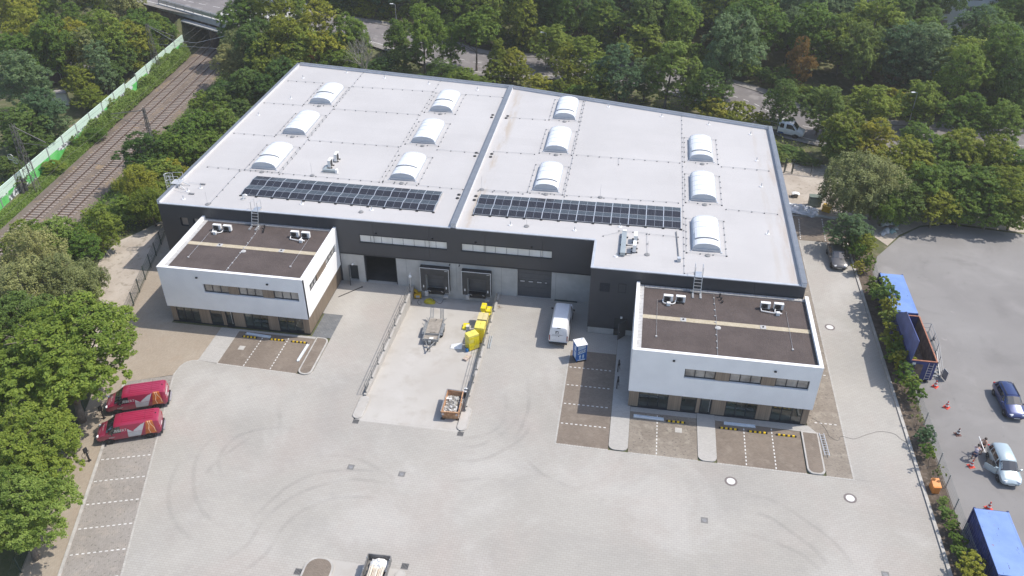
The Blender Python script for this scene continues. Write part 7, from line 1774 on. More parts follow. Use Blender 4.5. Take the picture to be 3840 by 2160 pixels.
# ================================================================== BEYOND THE DRIVEWAY: rubbish, tarpaulin, boxes
UQ = lambda x, y, z=0: G(2900 + x / 4.83, 600 + y / 4.83, z)
c = UQ(480, 930)
t = thing('tarpaulin_heap', 'crumpled silver tarpaulin heaped beside the hall wall', 'tarpaulin', (c.x, c.y, 0))
crumple(c.x - .3, c.y + .1, -.02, 2.6, 1.25, .8, 22, 9, -.1).build('sheet', mat('silver tarpaulin', (.52, .53, .55), .35, metal=.15, vary=.12, scale=3), t, smooth=18)
c = UQ(900, 1030)
t = thing('tarpaulin_strip', 'pale torn film strip trailing from the tarpaulin heap', 'plastic film', (c.x, c.y, 0)); crumple(c.x, c.y, -.02, 1.5, .3, .2, 14, 4, -.12).build('sheet', mat('dull film', (.34, .35, .33), .4, vary=.2, scale=4), t, smooth=25)
c = UQ(385, 660)
t = thing('concrete_ring', 'short concrete shaft ring with white sack on top', 'concrete ring', (c.x, c.y, 0)); MB().lathe([(.42, 0), (.42, .45), (.34, .45)], 20, (c.x, c.y, 0)).build('ring', mat('dirty concrete', (.16, .14, .12), .9), t, smooth=40); crumple(c.x + .05, c.y, .45, .48, .36, .2, 10, 6).build('sack', M_ACW, t, smooth=40)
c = UQ(745, 850)
t = thing('utility_cabinet', 'grey green utility cabinet in shade under trees', 'cabinet', (c.x, c.y + .4, 0)); M_CAB = mat('cabinet green', (.15, .18, .15), .6, vary=.12, scale=2)
MB().box(c.x - .75, c.x + .75, c.y, c.y + .8, 0, 1.3).build('body', M_CAB, t, bevel=.02); MB().box(c.x - .8, c.x + .8, c.y - .05, c.y + .85, 1.301, 1.38).build('roof', M_CAB, t)
for k in (-.37, .37): MB().box(c.x + k - .34, c.x + k + .34, c.y - .02, c.y - .003, .1, 1.2).build('door', M_CAB, t)
c = UQ(955, 930)
t = thing('grit_box', 'yellow grit box standing in shade behind a bushy tree', 'grit box', (c.x, c.y, 0), radians(-25)); MB().box(-.5, .5, -.35, .35, 0, .7).build('bin', M_YELD, t, local=True, bevel=.05); MB().prism([(-.55, -.42), (.55, -.42), (.55, .42), (-.55, .42)], .701, .86).build('lid', M_YELD, t, local=True, bevel=.05)
Z8 = lambda x, y, z=0: G(2880 + x / 1.906, 700 + y / 1.906, z)
cols_ = [(.55, .54, .53), (.40, .40, .41), (.20, .30, .28), (.62, .61, .60), (.30, .22, .20), (.48, .47, .44)]
for k, (x, y) in enumerate(((830, 245), (862, 252), (905, 268), (835, 275), (880, 290), (903, 305), (850, 315), (825, 335), (885, 322), (872, 268))):
    c = Z8(x, y); t = thing('rubbish_bag', 'crumpled rubbish bag dumped in a heap on dry grass', 'rubbish bag', (c.x, c.y, -.02), 0, 'rubbish bags dumped beside the asphalt lot')
    crumple(0, 0, 0, random.uniform(.35, .6), random.uniform(.3, .45), random.uniform(.3, .5), 9, k + 20, random.uniform(0, 3)).build('bag', mat('bag %d' % (k % 6), cols_[k % 6], .5, vary=.15, scale=5), t, local=True, smooth=50)
# ================================================================== GARDENS LEFT OF THE RAILWAY
M_BRWALL = mat('red brown garden wall', (.20, .135, .11), .9, vary=.2, scale=3, fine=.3)
AQ = lambda x, y, z=0: G(x / 4.39, 150 + y / 4.39, z)
def garden_wall(pts, label, h=1.6):
    t = thing('garden_wall', label, 'wall', tuple(pts[0]))
    for a, b_ in zip(pts[:-1], pts[1:]):
        d = (b_ - a).normalized(); n = Vector((-d.y, d.x, 0)) * .13
        MB().prism([(a - n)[:2], (b_ - n)[:2], (b_ + n)[:2], (a + n)[:2]], -.5, h).build('wall_face', M_BRWALL, t); MB().prism([(a - n * 1.4)[:2], (b_ - n * 1.4)[:2], (b_ + n * 1.4)[:2], (a + n * 1.4)[:2]], h + .001, h + .08).build('wall_cap', M_BRWALL, t)
garden_wall([AQ(650, 480), AQ(745, 420), AQ(1000, 460)], 'red brown garden wall around the back of a parked car')
garden_wall([AQ(820, 720), AQ(940, 660), AQ(1040, 560)], 'red brown garden wall before the parked car with yellow flowers', 1.3)
t = thing('carport_roof', 'pale slanted carport roof beside the mint car', 'carport', tuple(AQ(820, 520))); 
c = AQ(815, 500, 1.9); MB().obox((c.x, c.y, 1.9), (3.4, 2.4, .08), .5, .1).build('roof', mat('pale roofing', (.45, .45, .42), .7), t)
for dx, dy in ((-1.5, -1), (1.5, -1), (1.5, 1), (-1.5, 1)): x, y = rot2(dx, dy, .5); MB().tube((c.x + x, c.y + y, -.5), (c.x + x, c.y + y, 1.86), .05).build('post', M_STEEL, t)
t = thing('garden_shed', 'low shed with flat grey roof among garden bushes', 'shed', tuple(AQ(880, 880)))
c = AQ(880, 860, 1.8); MB().obox((c.x, c.y, 1.8), (4.0, 1.6, .1), .45, .05).build('roof', mat('weathered felt', (.26, .24, .23), .9), t); MB().obox((c.x, c.y, .65), (3.6, 1.3, 2.1), .45).build('walls', M_ACW, t)
l = AQ(1050, 300); street_lamp(l.x, l.y, 5.6, 'slanting grey street lamp over the garden lane beyond railway', z0=-.4)
struct(MB().sheet([AQ(1810, 640)[:2], AQ(1830, 780)[:2], AQ(1960, 760)[:2], AQ(1980, 600)[:2]], -.24).build('garden_path', M_WALK))
struct(MB().sheet([AQ(300, 180)[:2], AQ(420, 420)[:2], AQ(1200, 400)[:2], AQ(1900, 560)[:2], AQ(1960, 480)[:2], AQ(1100, 280)[:2]], -.22).build('garden_lane', M_ROAD))
# far roof at the upper corner
c = DB_ = G(3650, 5, 7.5)
t = thing('distant_building', 'pale grey building with windows behind the treetops', 'building', (c.x, c.y + 12, 0))
M_FAR = mat('pale grey facade', (.74, .76, .80), .6, vary=.06, scale=.4)
MB().box(c.x - 22, c.x + 60, c.y + 2, c.y + 26, 0, 9.5).build('walls', M_FAR, t); MB().box(c.x - 22.3, c.x + 60.3, c.y + 1.7, c.y + 26.3, 9.501, 9.8).build('roof', M_COPE, t)
for r_ in (2.5, 5.2, 7.9):
    for k in range(16): xx = c.x - 20 + k * 5; MB().box(xx, xx + 2.2, c.y + 1.93, c.y + 1.99, r_ - .7, r_ + .8).build('window', M_GLASSU, t)
# ================================================================== TREES AND SHRUBS
rng = random.Random(11)
def leaf_mat(name, dark, light, trans=.5):
    m, nt, N, L, b = nodes_of(name)
    at = nt.nodes.new('ShaderNodeAttribute'); at.attribute_name = 'tint'
    oi = nt.nodes.new('ShaderNodeObjectInfo')
    c = mixc(nt, at.outputs['Fac'], dark, light)
    hs = nt.nodes.new('ShaderNodeHueSaturation'); L.new(c, hs.inputs['Color'])
    L.new(maprange(nt, oi.outputs['Random'], 0, 1, .475, .525, False), hs.inputs['Hue']); L.new(maprange(nt, oi.outputs['Random'], 0, 1, 1.2, .8, False), hs.inputs['Value']); hs.inputs['Saturation'].default_value = 1.07
    b.inputs['Roughness'].default_value = .55; b.inputs['Specular IOR Level'].default_value = .25
    L.new(hs.outputs[0], b.inputs['Base Color'])
    tr = nt.nodes.new('ShaderNodeBsdfTranslucent'); L.new(hs.outputs[0], tr.inputs[0])
    mx = nt.nodes.new('ShaderNodeMixShader'); mx.inputs[0].default_value = trans
    L.new(b.outputs[0], mx.inputs[1]); L.new(tr.outputs[0], mx.inputs[2]); L.new(mx.outputs[0], nt.nodes['Material Output'].inputs[0])
    return m
LM = dict(dark=leaf_mat('dark green leaves', (0.081, 0.138, 0.038), (0.209, 0.292, 0.079)), mid=leaf_mat('mid green leaves', (0.110, 0.182, 0.036), (0.284, 0.369, 0.079)), yellow=leaf_mat('yellow green leaves', (0.174, 0.215, 0.034), (0.400, 0.413, 0.079)), grey=leaf_mat('greyish green leaves', (0.191, 0.215, 0.089), (0.394, 0.413, 0.179)), bright=leaf_mat('bright green leaves', (0.135, 0.215, 0.048), (0.32, 0.41, 0.115)), brown=leaf_mat('russet leaves', (0.220, 0.121, 0.047), (0.429, 0.242, 0.105)), blue=leaf_mat('bluish green leaves', (0.087, 0.154, 0.068), (0.220, 0.308, 0.147)))
M_BARK = mat('grey bark', (.15, .125, .10), .9, vary=.3, scale=4, bmp=.5); M_BARKL = mat('pale bark', (.34, .31, .27), .85, vary=.3, scale=4)
def leaf_cloud(pts, size, name):
    """pts: (pos, normal, tint, scale) -> rhombic leaves as one mesh"""
    V = []; F = []; T = []
    for p, n, tn, sc in pts:
        a = n.orthogonal().normalized(); b_ = n.cross(a); th = rng.uniform(0, pi)
        u = (a * cos(th) + b_ * sin(th)) * size * sc; w = (b_ * cos(th) - a * sin(th)) * size * sc * .62
        k = len(V); bend = n * size * sc * .12
        V += [tuple(p - u), tuple(p + w + bend), tuple(p + u), tuple(p - w + bend)]; F.append((k, k + 1, k + 2, k + 3)); T += [tn] * 4
    me = bpy.data.meshes.new(name); me.from_pydata(V, [], F)
    at = me.attributes.new('tint', 'FLOAT', 'POINT'); at.data.foreach_set('value', T)
    me.update(); return me
def rdir():
    z = rng.uniform(-1, 1); a = rng.uniform(0, 2 * pi); r = sqrt(1 - z * z); return Vector((r * cos(a), r * sin(a), z))
def crown(R_, h0, h1, nl, leaf, nlobe=34, lobe=(.26, .44), shape='round', droop=0.0, clump=True, fill=.25):
    """lobed crown between heights h0 and h1, leaves on clumps over the lobes"""
    c = Vector((0, 0, (h0 + h1) / 2)); hz = (h1 - h0) / 2; lobes = []
    for k in range(nlobe):
        d = rdir(); rr = rng.uniform(.35, 1.0) ** .5 if k > 4 else rng.uniform(0, .4)
        zz = d.z
        w = {'round': 1.0, 'cone': .35 + .65 * (1 - (zz * .5 + .5)), 'egg': .75 + .25 * (1 - abs(zz)), 'column': 1.0, 'flat': 1.0}[shape]
        lr = R_ * rng.uniform(*lobe) * (1 if shape != 'column' else 1.5)
        p = c + Vector((d.x * (R_ - lr * .8) * rr * w, d.y * (R_ - lr * .8) * rr * w, d.z * max(.1, hz - lr * .7) * rr))
        lobes.append((p, lr, rng.uniform(-.18, .18)))
    tot = sum(l[1] ** 2 for l in lobes); pts = []
    for p, lr, tb in lobes:
        n = int(nl * lr * lr / tot); ncl = max(3, n // 26)
        for q in range(ncl):
            d = rdir()
            if d.z < -.35: d.z *= -.6; d.normalize()
            cp = p + Vector((d.x * lr, d.y * lr, d.z * lr * .8)) * rng.uniform(.78, 1.08); ct = rng.uniform(-.22, .22); cr = lr * rng.uniform(.16, .34)
            # a leaf clump hidden deep inside other lobes is skipped
            if sum(1 for (o, r2, _) in lobes if (cp - o).length < r2 * .72) > 0 and rng.random() > fill: continue
            for _ in range(26):
                e = rdir() * cr * rng.random() ** .4; e.z *= .6
                pos = cp + e - Vector((0, 0, droop * rng.random()))
                nn = (d * .6 + rdir() * .7 + Vector((0, 0, .85))).normalized()
                pts.append((pos, nn, min(1, max(0, .45 + tb + ct + rng.uniform(-.3, .3))), rng.uniform(.7, 1.3)))
    return pts
def trunk_mesh(h, r, limbs, R_, h0, name, seed):
    q = MB(); rg = random.Random(seed)
    P0 = Vector((0, 0, -.3)); seg = 5; prev = P0; pr = r * 1.25; path = [P0]
    for k in range(1, seg + 1):
        p = Vector((rg.uniform(-.12, .12) * k * .5, rg.uniform(-.12, .12) * k * .5, h * .86 * k / seg)); rr = r * (1 - .8 * k / seg); q.tube(prev, p, pr, rr, 8); prev, pr = p, rr; path.append(p)
    for k in range(limbs):
        t = rg.uniform(.3, .9); i = min(int(t * seg), seg - 1); b_ = path[i].lerp(path[i + 1], t * seg - i); a = rg.uniform(0, 2 * pi); l = R_ * rg.uniform(.55, .95) * (1.15 - t * .6)
        m_ = b_ + Vector((cos(a) * l * .5, sin(a) * l * .5, l * .35)); e = m_ + Vector((cos(a + .2) * l * .5, sin(a + .2) * l * .5, l * .3))
        q.tube(b_, m_, r * .36 * (1.2 - t), r * .22, 6, False); q.tube(m_, e, r * .22, r * .06, 5, False)
        for s_ in (-.7, .7): f = m_ + Vector((cos(a + s_) * l * .4, sin(a + s_) * l * .4, l * .25)); q.tube(m_, f, r * .14, r * .04, 5, False)
    me = bpy.data.meshes.new(name); me.from_pydata(q.v, [], q.f); me.polygons.foreach_set('use_smooth', [True] * len(me.polygons)); me.update(); return me
PROTO = {}
def proto(key, R_, H_, h0, nl, leaf, limbs=9, tr=.22, **kw):
    PROTO[key] = (R_, H_, leaf_cloud(crown(R_, h0, H_, nl, leaf, **kw), leaf, 'crown_' + key), trunk_mesh(H_, tr, limbs, R_, h0, 'trunk_' + key, len(PROTO)))
proto('broad1', 5, 11, .7, 32000, .145, nlobe=46, lobe=(.2, .36), shape='egg'); proto('broad2', 5, 11, .4, 32000, .135, nlobe=60, lobe=(.16, .32), shape='egg'); proto('broad3', 5, 11, 1.4, 28000, .155, nlobe=36, lobe=(.24, .38), shape='round')
proto('broad4', 5, 11, .6, 32000, .13, nlobe=54, lobe=(.15, .3), shape='cone'); proto('broad5', 5, 11, 1.0, 30000, .14, nlobe=30, lobe=(.26, .46), shape='flat', fill=.1)
proto('maple', 6, 11.5, 2.2, 80000, .108, nlobe=80, lobe=(.13, .26), shape='egg', fill=.15, limbs=16, tr=.3); proto('birch', 4, 10, 1.5, 34000, .10, nlobe=50, lobe=(.18, .34), shape='egg', droop=.9, limbs=16, tr=.15); proto('open', 4, 11, 4.5, 20000, .14, nlobe=34, lobe=(.18, .34), shape='round', limbs=14, tr=.16)
proto('bush1', 2.4, 3.4, .1, 11000, .11, nlobe=26, lobe=(.26, .44), shape='egg', limbs=8, tr=.07); proto('bush2', 2.4, 3.4, .1, 11000, .10, nlobe=34, lobe=(.2, .38), shape='egg', limbs=8, tr=.07)
proto('poplar', 1.9, 11, .6, 16000, .12, nlobe=60, lobe=(.32, .5), shape='column', limbs=10, tr=.16); proto('shrub', 1.2, 3.2, .3, 5000, .09, nlobe=20, lobe=(.22, .42), shape='egg', limbs=10, tr=.035); proto('sapling', .8, 2.6, .6, 1000, .085, nlobe=9, lobe=(.25, .5), shape='egg', limbs=8, tr=.03)
KINDW = dict(dark='dark green', mid='mid green', yellow='yellow green', grey='greyish green', bright='bright green', brown='russet brown', blue='bluish green')
NT = [0]
def tree(x, y, key, col, h, r, label, cat, group, z0=None, name=None, bark=None, rz=None):
    R_, H_, cm, tm = PROTO[key]
    z = terrain(x, y) if z0 is None else z0
    t = bpy.data.objects.new(name or ('shrub' if cat in ('bush', 'shrub') else 'broadleaf_tree'), None); COL.objects.link(t); t.empty_display_size = .5
    t.location = (x, y, z); t.rotation_euler = (rng.uniform(-.07, .07), rng.uniform(-.07, .07), rng.uniform(0, 6.28) if rz is None else rz); s_ = r / R_; t.scale = (s_ * rng.uniform(.86, 1.16), s_ * rng.uniform(.86, 1.16), h / H_)
    tag(t, label, cat, group)
    for nm, me, m_ in (('crown', cm, LM[col]), ('trunk', tm, bark or M_BARK)):
        if not me.materials: me.materials.append(m_)
        o = bpy.data.objects.new(nm, me); COL.objects.link(o); o.parent = t
        o.material_slots[0].link = 'OBJECT'; o.material_slots[0].material = m_
    NT[0] += 1
    return t
def at_top(xo, yo, h): return GO(xo, yo, h * .97)
def T(xo, yo, h, r, key, col, where, cat='tree', group=None):
    p = at_top(xo, yo, h)
    if where == W6 or (where.startswith('flanking') and p.x < track_x(p.y, 1) + 3):
        while p.x > bar_x(p.y) - .6 - .6 * r and h > 2.2: h *= .93; r *= .97; p = at_top(xo, yo, h)
    if where == W4: p.x = max(p.x, track_x(p.y, 1) + 1.9 + .62 * r)
    szw = ('tall ' if h > 10.5 else 'low ' if h < 4.2 else '') + ('broad ' if r > 4 else 'small ' if r < 2.5 else '')
    adj = szw + {'poplar': 'slender columnar', 'birch': 'drooping', 'maple': 'spreading', 'open': 'thin-stemmed'}.get(key, 'rounded')
    return tree(p.x, p.y, key, col, h, r, f'{adj} {KINDW[col]} {"bush" if cat == "bush" else "tree"} {where}', cat, group or where)
W6 = 'beyond the noise barrier'; W4 = 'between railway and hall'
W1 = 'on the bank between hall and bridge'
for a in ((590, 70, 9, 3.6, 'birch', 'grey'), (655, 88, 9, 3.5, 'broad2', 'mid'), (720, 30, 12, 4.8, 'broad1', 'yellow'), (795, 8, 13, 5.6, 'broad2', 'yellow'), (868, 30, 11, 4.2, 'broad1', 'mid'), (800, 95, 7.5, 3.6, 'broad2', 'brown'), (700, 140, 7.5, 3.4, 'broad1', 'dark'), (610, 165, 7, 3.2, 'broad3', 'dark'), (850, 120, 7, 3.2, 'broad1', 'mid'), (760, 60, 10, 4.2, 'broad5', 'mid'), (560, 110, 7, 3, 'broad2', 'grey'), (640, 40, 11, 4.4, 'broad1', 'dark'), (905, 150, 5, 2.6, 'broad3', 'dark'), (660, 185, 6, 2.8, 'broad2', 'dark'), (740, 150, 6.5, 3, 'broad3', 'mid'), (560, 200, 5, 2.6, 'broad3', 'dark')): T(*a, W1)
W2 = 'on the verge between hall and road'
for a in ((1060, 6, 13, 4.4, 'broad3', 'mid'), (1195, 12, 12, 4.0, 'open', 'mid'), (1010, 120, 5.5, 2.8, 'broad1', 'dark'), (1110, 150, 5, 3, 'broad2', 'dark'), (1160, 170, 4.5, 2.8, 'broad1', 'mid'), (1560, 112, 10, 4.3, 'broad2', 'blue'), (1690, 100, 11.5, 4.8, 'broad4', 'bright'), (1745, 140, 9, 3.4, 'broad4', 'bright'), (1630, 150, 7, 3.4, 'broad2', 'blue'), (1510, 160, 7, 3, 'broad2', 'mid'), (960, 140, 4.6, 2.6, 'broad3', 'dark')): T(*a, W2)
W3 = 'crouching behind the hall roof edge'
for a in ((1250, 150, 4.5, 2.5, 'bush1', 'yellow'), (1310, 150, 4.8, 2.4, 'bush2', 'yellow'), (1355, 185, 3.8, 2.5, 'bush1', 'yellow'), (1415, 195, 3.5, 2.6, 'bush2', 'yellow'), (1455, 215, 3, 2.4, 'bush1', 'mid'), (1800, 245, 4.2, 2.6, 'bush1', 'yellow'), (1860, 255, 3.6, 2.8, 'bush2', 'yellow'), (1915, 280, 3, 2.2, 'bush1', 'yellow'), (1215, 190, 3, 2.2, 'bush2', 'mid'), (1060, 190, 3, 2.5, 'bush1', 'dark')): T(*a, W3, 'bush')
for xo, yo, h_, r_, k_ in ((1990, 372, 1.4, 2.4, 'bush1'), (1965, 385, 1.3, 2.0, 'bush2'), (2040, 395, 1.2, 1.8, 'bush2'), (1965, 365, 1.3, 1.8, 'bush1'), (2015, 385, 1.2, 1.9, 'bush1')): T(xo, yo, h_, r_, k_, 'bright' if h_ > 1.5 else 'dark', 'below the works truck', 'bush')
W4 = 'between railway and hall'
for a in ((500, 275, 5, 3, 'bush1', 'mid'), (560, 268, 5, 2.8, 'bush2', 'bright'), (455, 300, 5, 3, 'bush2', 'mid'), (420, 335, 6, 3.2, 'bush1', 'mid'), (345, 335, 7, 3.4, 'broad2', 'dark'), (330, 415, 6.5, 3, 'birch', 'yellow'), (385, 400, 6, 3, 'bush1', 'mid'), (480, 345, 4.5, 2.6, 'bush2', 'mid'), (365, 470, 5.5, 2.8, 'birch', 'yellow'), (310, 490, 4, 2.4, 'bush1', 'mid'), (430, 395, 4.5, 2.4, 'bush2', 'yellow'), (540, 220, 5, 2.6, 'bush1', 'dark'), (575, 300, 3, 2, 'bush2', 'mid'), (520, 330, 3.5, 2.2, 'bush1', 'mid'), (600, 250, 4, 2.4, 'bush1', 'dark'), (400, 455, 4, 2.4, 'bush2', 'mid'), (540, 250, 4.5, 2.5, 'bush2', 'mid'), (385, 300, 3.5, 2, 'bush2', 'mid'), (500, 225, 4, 2.2, 'bush2', 'mid')): T(*a, W4, 'bush')
W5 = 'beside the bare earth strip'
for a in ((120, 540, 7.5, 2.8, 'broad3', 'bright'), (225, 520, 6.5, 2.6, 'broad2', 'mid'), (180, 580, 6, 2.8, 'broad1', 'mid'), (50, 575, 10, 4, 'birch', 'grey'), (135, 640, 9, 3.4, 'birch', 'grey'), (20, 660, 9.5, 4, 'birch', 'grey'), (200, 650, 6, 2.6, 'birch', 'grey'), (70, 560, 7, 3, 'broad1', 'mid'), (190, 700, 5, 2.4, 'broad2', 'mid'), (15, 540, 8, 3.5, 'broad2', 'mid')): T(*a, W5)
tree(4.0, -25.2, 'maple', 'mid', 12.0, 6.8, 'large spreading maple whose shade touches the red vans', 'tree', None, name='maple_tree')
tree(-2.6, -21.5, 'maple', 'dark', 10.5, 5.4, 'spreading dark maple beyond the fence corner', 'tree', None, name='maple_tree'); tree(-7.5, -22.5, 'maple', 'mid', 10.0, 5.2, 'spreading mid green maple behind the dark maple', 'tree', None, name='maple_tree')
tree(6.2, -34.2, 'maple', 'mid', 9.4, 5.2, 'rounded maple overhanging the empty bays', 'tree', None, name='maple_tree'); tree(8.9, -39.3, 'maple', 'bright', 8.4, 4.8, 'bright green maple at the lowest parking bay', 'tree', None, name='maple_tree'); tree(-1.2, -34.0, 'maple', 'dark', 10, 5, 'dark maple behind the rounded maple', 'tree', None, name='maple_tree'); tree(2.5, -40.5, 'maple', 'bright', 9, 4.4, 'bright maple behind the lowest bay maple', 'tree', None, name='maple_tree')
W6 = 'beyond the noise barrier'
for a in ((232, 95, 11.5, 1.9, 'poplar', 'blue'), (193, 62, 10.5, 1.8, 'poplar', 'grey'), (190, 155, 7, 3, 'broad1', 'yellow'), (255, 235, 7, 3.2, 'broad2', 'mid'), (215, 215, 6, 2.8, 'broad1', 'yellow'), (330, 130, 6, 2.6, 'broad2', 'yellow'), (35, 120, 11, 4.6, 'broad2', 'blue'), (85, 215, 9, 4, 'broad1', 'blue'), (30, 260, 9, 4.2, 'broad2', 'dark'), (120, 285, 8, 3.8, 'broad2', 'blue'), (65, 330, 8, 3.8, 'broad1', 'dark'), (170, 320, 7, 3.4, 'broad2', 'mid'), (230, 300, 6.5, 3.2, 'broad2', 'mid'), (10, 390, 8, 3.8, 'broad2', 'dark'), (115, 380, 6.5, 3, 'broad1', 'mid'), (40, 15, 12, 4.6, 'broad2', 'yellow'), (110, 25, 12, 4.6, 'broad1', 'mid'), (170, 40, 10, 3.6, 'broad1', 'yellow'), (15, 75, 10, 4, 'broad1', 'mid'), (80, 85, 8, 3.4, 'broad2', 'dark'), (145, 95, 6.5, 2.8, 'broad2', 'dark'), (280, 90, 8, 3.4, 'broad2', 'dark'), (265, 150, 6, 2.8, 'broad1', 'dark'), (320, 100, 7, 3, 'broad1', 'mid'), (385, 105, 5, 2.4, 'broad2', 'dark'), (290, 190, 5, 2.4, 'bush1', 'mid'), (25, 430, 5, 2.8, 'bush2', 'mid')): T(*a, W6)
W7 = 'between road and asphalt lot'
for a in ((2140, 275, 8, 3.6, 'broad1', 'yellow'), (2205, 300, 7.5, 3.2, 'broad2', 'yellow'), (2128, 325, 6, 2.6, 'broad1', 'mid'), (2320, 305, 6, 2.4, 'broad3', 'bright'), (2160, 380, 9.5, 4.4, 'birch', 'grey'), (2230, 400, 8.5, 3.8, 'birch', 'grey'), (2300, 345, 8, 3.8, 'broad1', 'yellow'), (2375, 340, 8, 3.8, 'broad2', 'mid'), (2440, 322, 9, 4, 'broad1', 'yellow'), (2520, 345, 9, 4, 'broad2', 'yellow'), (2570, 360, 8, 3.6, 'broad1', 'mid'), (2330, 410, 7.5, 3.6, 'broad2', 'mid'), (2400, 410, 7.5, 3.6, 'broad1', 'mid'), (2480, 420, 7.5, 3.6, 'broad1', 'mid'), (2555, 430, 7.5, 3.6, 'broad2', 'yellow'), (2290, 460, 6, 2.8, 'broad2', 'dark'), (2370, 475, 5.5, 2.8, 'broad3', 'yellow'), (2440, 475, 5.5, 2.8, 'broad1', 'mid'), (2510, 480, 5.5, 2.8, 'broad2', 'mid'), (2568, 490, 5, 2.8, 'broad1', 'mid'), (2180, 450, 6, 3, 'birch', 'grey'), (2240, 470, 5.5, 2.8, 'birch', 'mid')): T(*a, W7)
W8 = 'between driveway and asphalt'
for xo, yo, h_, r_, k_, c_ in ((2150, 540, 5.2, 2.5, 'broad2', 'blue'), (2180, 585, 3.6, 1.7, 'broad3', 'yellow'), (2160, 580, 4, 2, 'bush2', 'mid'), (2190, 640, 2.6, 1.1, 'shrub', 'mid'), (2168, 655, 2.0, .9, 'shrub', 'yellow')): T(xo, yo, h_, r_, k_, c_, W8)
for i, (y, h_, r_, c_, k_) in enumerate(((6.4, 2.2, .9, 'mid', 'shrub'), (4.2, 3.6, 1.2, 'bright', 'shrub'), (2.6, 3.9, 1.35, 'bright', 'shrub'), (.9, 3.6, 1.2, 'yellow', 'shrub'), (-.6, 3.2, 1.1, 'bright', 'shrub'), (-2.6, 2.3, 1.0, 'yellow', 'shrub'), (-4.6, 2.4, 1.05, 'yellow', 'shrub'), (-5.8, 2.2, .95, 'mid', 'shrub'), (-7.2, 2.4, 1.0, 'yellow', 'shrub'), (-8.6, 2.2, 1.0, 'mid', 'shrub'), (-10.0, 2.0, .9, 'mid', 'shrub'), (-11.0, 1.9, .9, 'mid', 'shrub'), (-12.8, 1.6, .55, 'grey', 'sapling'), (-14.2, 1.8, .6, 'grey', 'sapling'), (-15.8, 1.8, .8, 'blue', 'shrub'), (-16.6, 2.0, .95, 'blue', 'shrub'), (-18.0, 1.7, .8, 'mid', 'shrub'), (-19.2, 2.6, .6, 'mid', 'sapling'), (-21.0, 2.4, .55, 'grey', 'sapling'), (-23.4, 1.2, .6, 'bright', 'shrub'), (-24.6, 1.2, .7, 'bright', 'shrub'), (-25.9, 1.3, .7, 'mid', 'shrub'), (-27.2, 1.3, .75, 'mid', 'shrub'), (-28.4, 1.4, .8, 'mid', 'shrub'), (-30.2, 2.6, 1.3, 'yellow', 'shrub'), (-31.6, 2.6, 1.3, 'yellow', 'shrub'))):
    if y > -12: f_ = 1.3 if y < -1.5 else 1.08; h_ *= f_; r_ *= f_
    tree(77.15 + rng.uniform(-.25, .35), y, k_, c_, h_, r_, f'{"thin" if k_ == "sapling" else "leafy"} {KINDW[c_]} hedge shrub in the bed beside the driveway kerb', 'shrub', 'hedge shrubs along the driveway kerb', z0=.0)
# bare tree
t = thing('bare_tree', 'leafless grey tree with fine upright branches behind the hall', 'tree', tuple(GO(930, 235, 0)))
b0_ = GO(925, 232, 0); q = MB(); rg = random.Random(5)
def branch(p, d, l, r, depth):
    e = p + d * l; q.tube(p, e, r, r * .6, 5 if depth < 2 else 4, False)
    if depth > 4: return
    for k in range(3 if depth else 5):
        nd = (d + Vector((rg.uniform(-.55, .55), rg.uniform(-.55, .55), rg.uniform(0, .25)))).normalized(); branch(p + d * l * rg.uniform(.55, 1), nd, l * rg.uniform(.62, .82), r * .55, depth + 1)
branch(Vector((b0_.x, b0_.y, -.3)), Vector((0, 0, 1)), 3.6, .17, 0)
q.build('branches', M_BARKL, t)
# ---- woods: grid with jitter, only where the lens can see them
def proj_px(p):
    d = Vector(p) - Vector((CX, CY, CZ)); z = d.dot(_f)
    if z < 1: return None
    return 1920 + FPX * d.dot(RT) / z, 1080 - FPX * d.dot(UP) / z
def road_sd(x, y):
    best = (1e9, None)
    for i, p in enumerate(RLINE[:-1]):
        d = (p.x - x) ** 2 + (p.y - y) ** 2
        if d < best[0]:
            n = RLINE[i + 1] - p; best = (d, (x - p.x) * -n.y + (y - p.y) * n.x)
    return sqrt(best[0]) * (1 if best[1] > 0 else -1)
cnt = {}
def wood(x0, x1, y0, y1, step, test, where, group, hr=(10, 15)):
    y = y0
    while y < y1:
        x = x0
        while x < x1:
            px, py = x + rng.uniform(-.35, .35) * step, y + rng.uniform(-.35, .35) * step
            x += step
            if not test(px, py): continue
            h_ = rng.uniform(*hr); tp = proj_px((px, py, h_)); bp_ = proj_px((px, py, 0))
            if tp is None or tp[0] < -260 or tp[0] > 4100 or bp_[1] < -60 or tp[1] > 2300 or (3560 < tp[0] < 3760 and tp[1] < 14): continue
            nz = mnoise.noise((px * .045, py * .045, 3.3)) + rng.uniform(-.3, .3)
            col = 'dark' if nz < -.25 else 'blue' if nz < -.02 else 'mid' if nz < .36 else 'yellow' if nz < .58 else 'grey'
            key = rng.choice(('broad1', 'broad2', 'broad3', 'broad4', 'broad5', 'broad2'))
            rr_ = rng.uniform(.34, .44); sd_ = road_sd(px, py)
            sz = ('tall ' if h_ > hr[0] + .72 * (hr[1] - hr[0]) else 'low ' if h_ < hr[0] + .3 * (hr[1] - hr[0]) else '') + ('wide ' if rr_ > .41 else 'slim ' if rr_ < .37 else 'rounded ')
            dp = ', front row' if sd_ < 13 else ', second rows' if sd_ < 26 else ', deep inside'
            tree(px, py, key, col, h_, h_ * rr_, f'{sz}{KINDW[col]} tree {where}{dp}', 'tree', group)
        y += step
wood(-75, 190, 60, 215, 6.6, lambda x, y: road_sd(x, y) > (11.5 if 62 < x < 98 else 9.0) and not (x < -18 and abs(x - track_x(y, 0)) < 12), 'in the wood beyond the road', 'trees in the wood beyond the road')
acc_ = 0.0
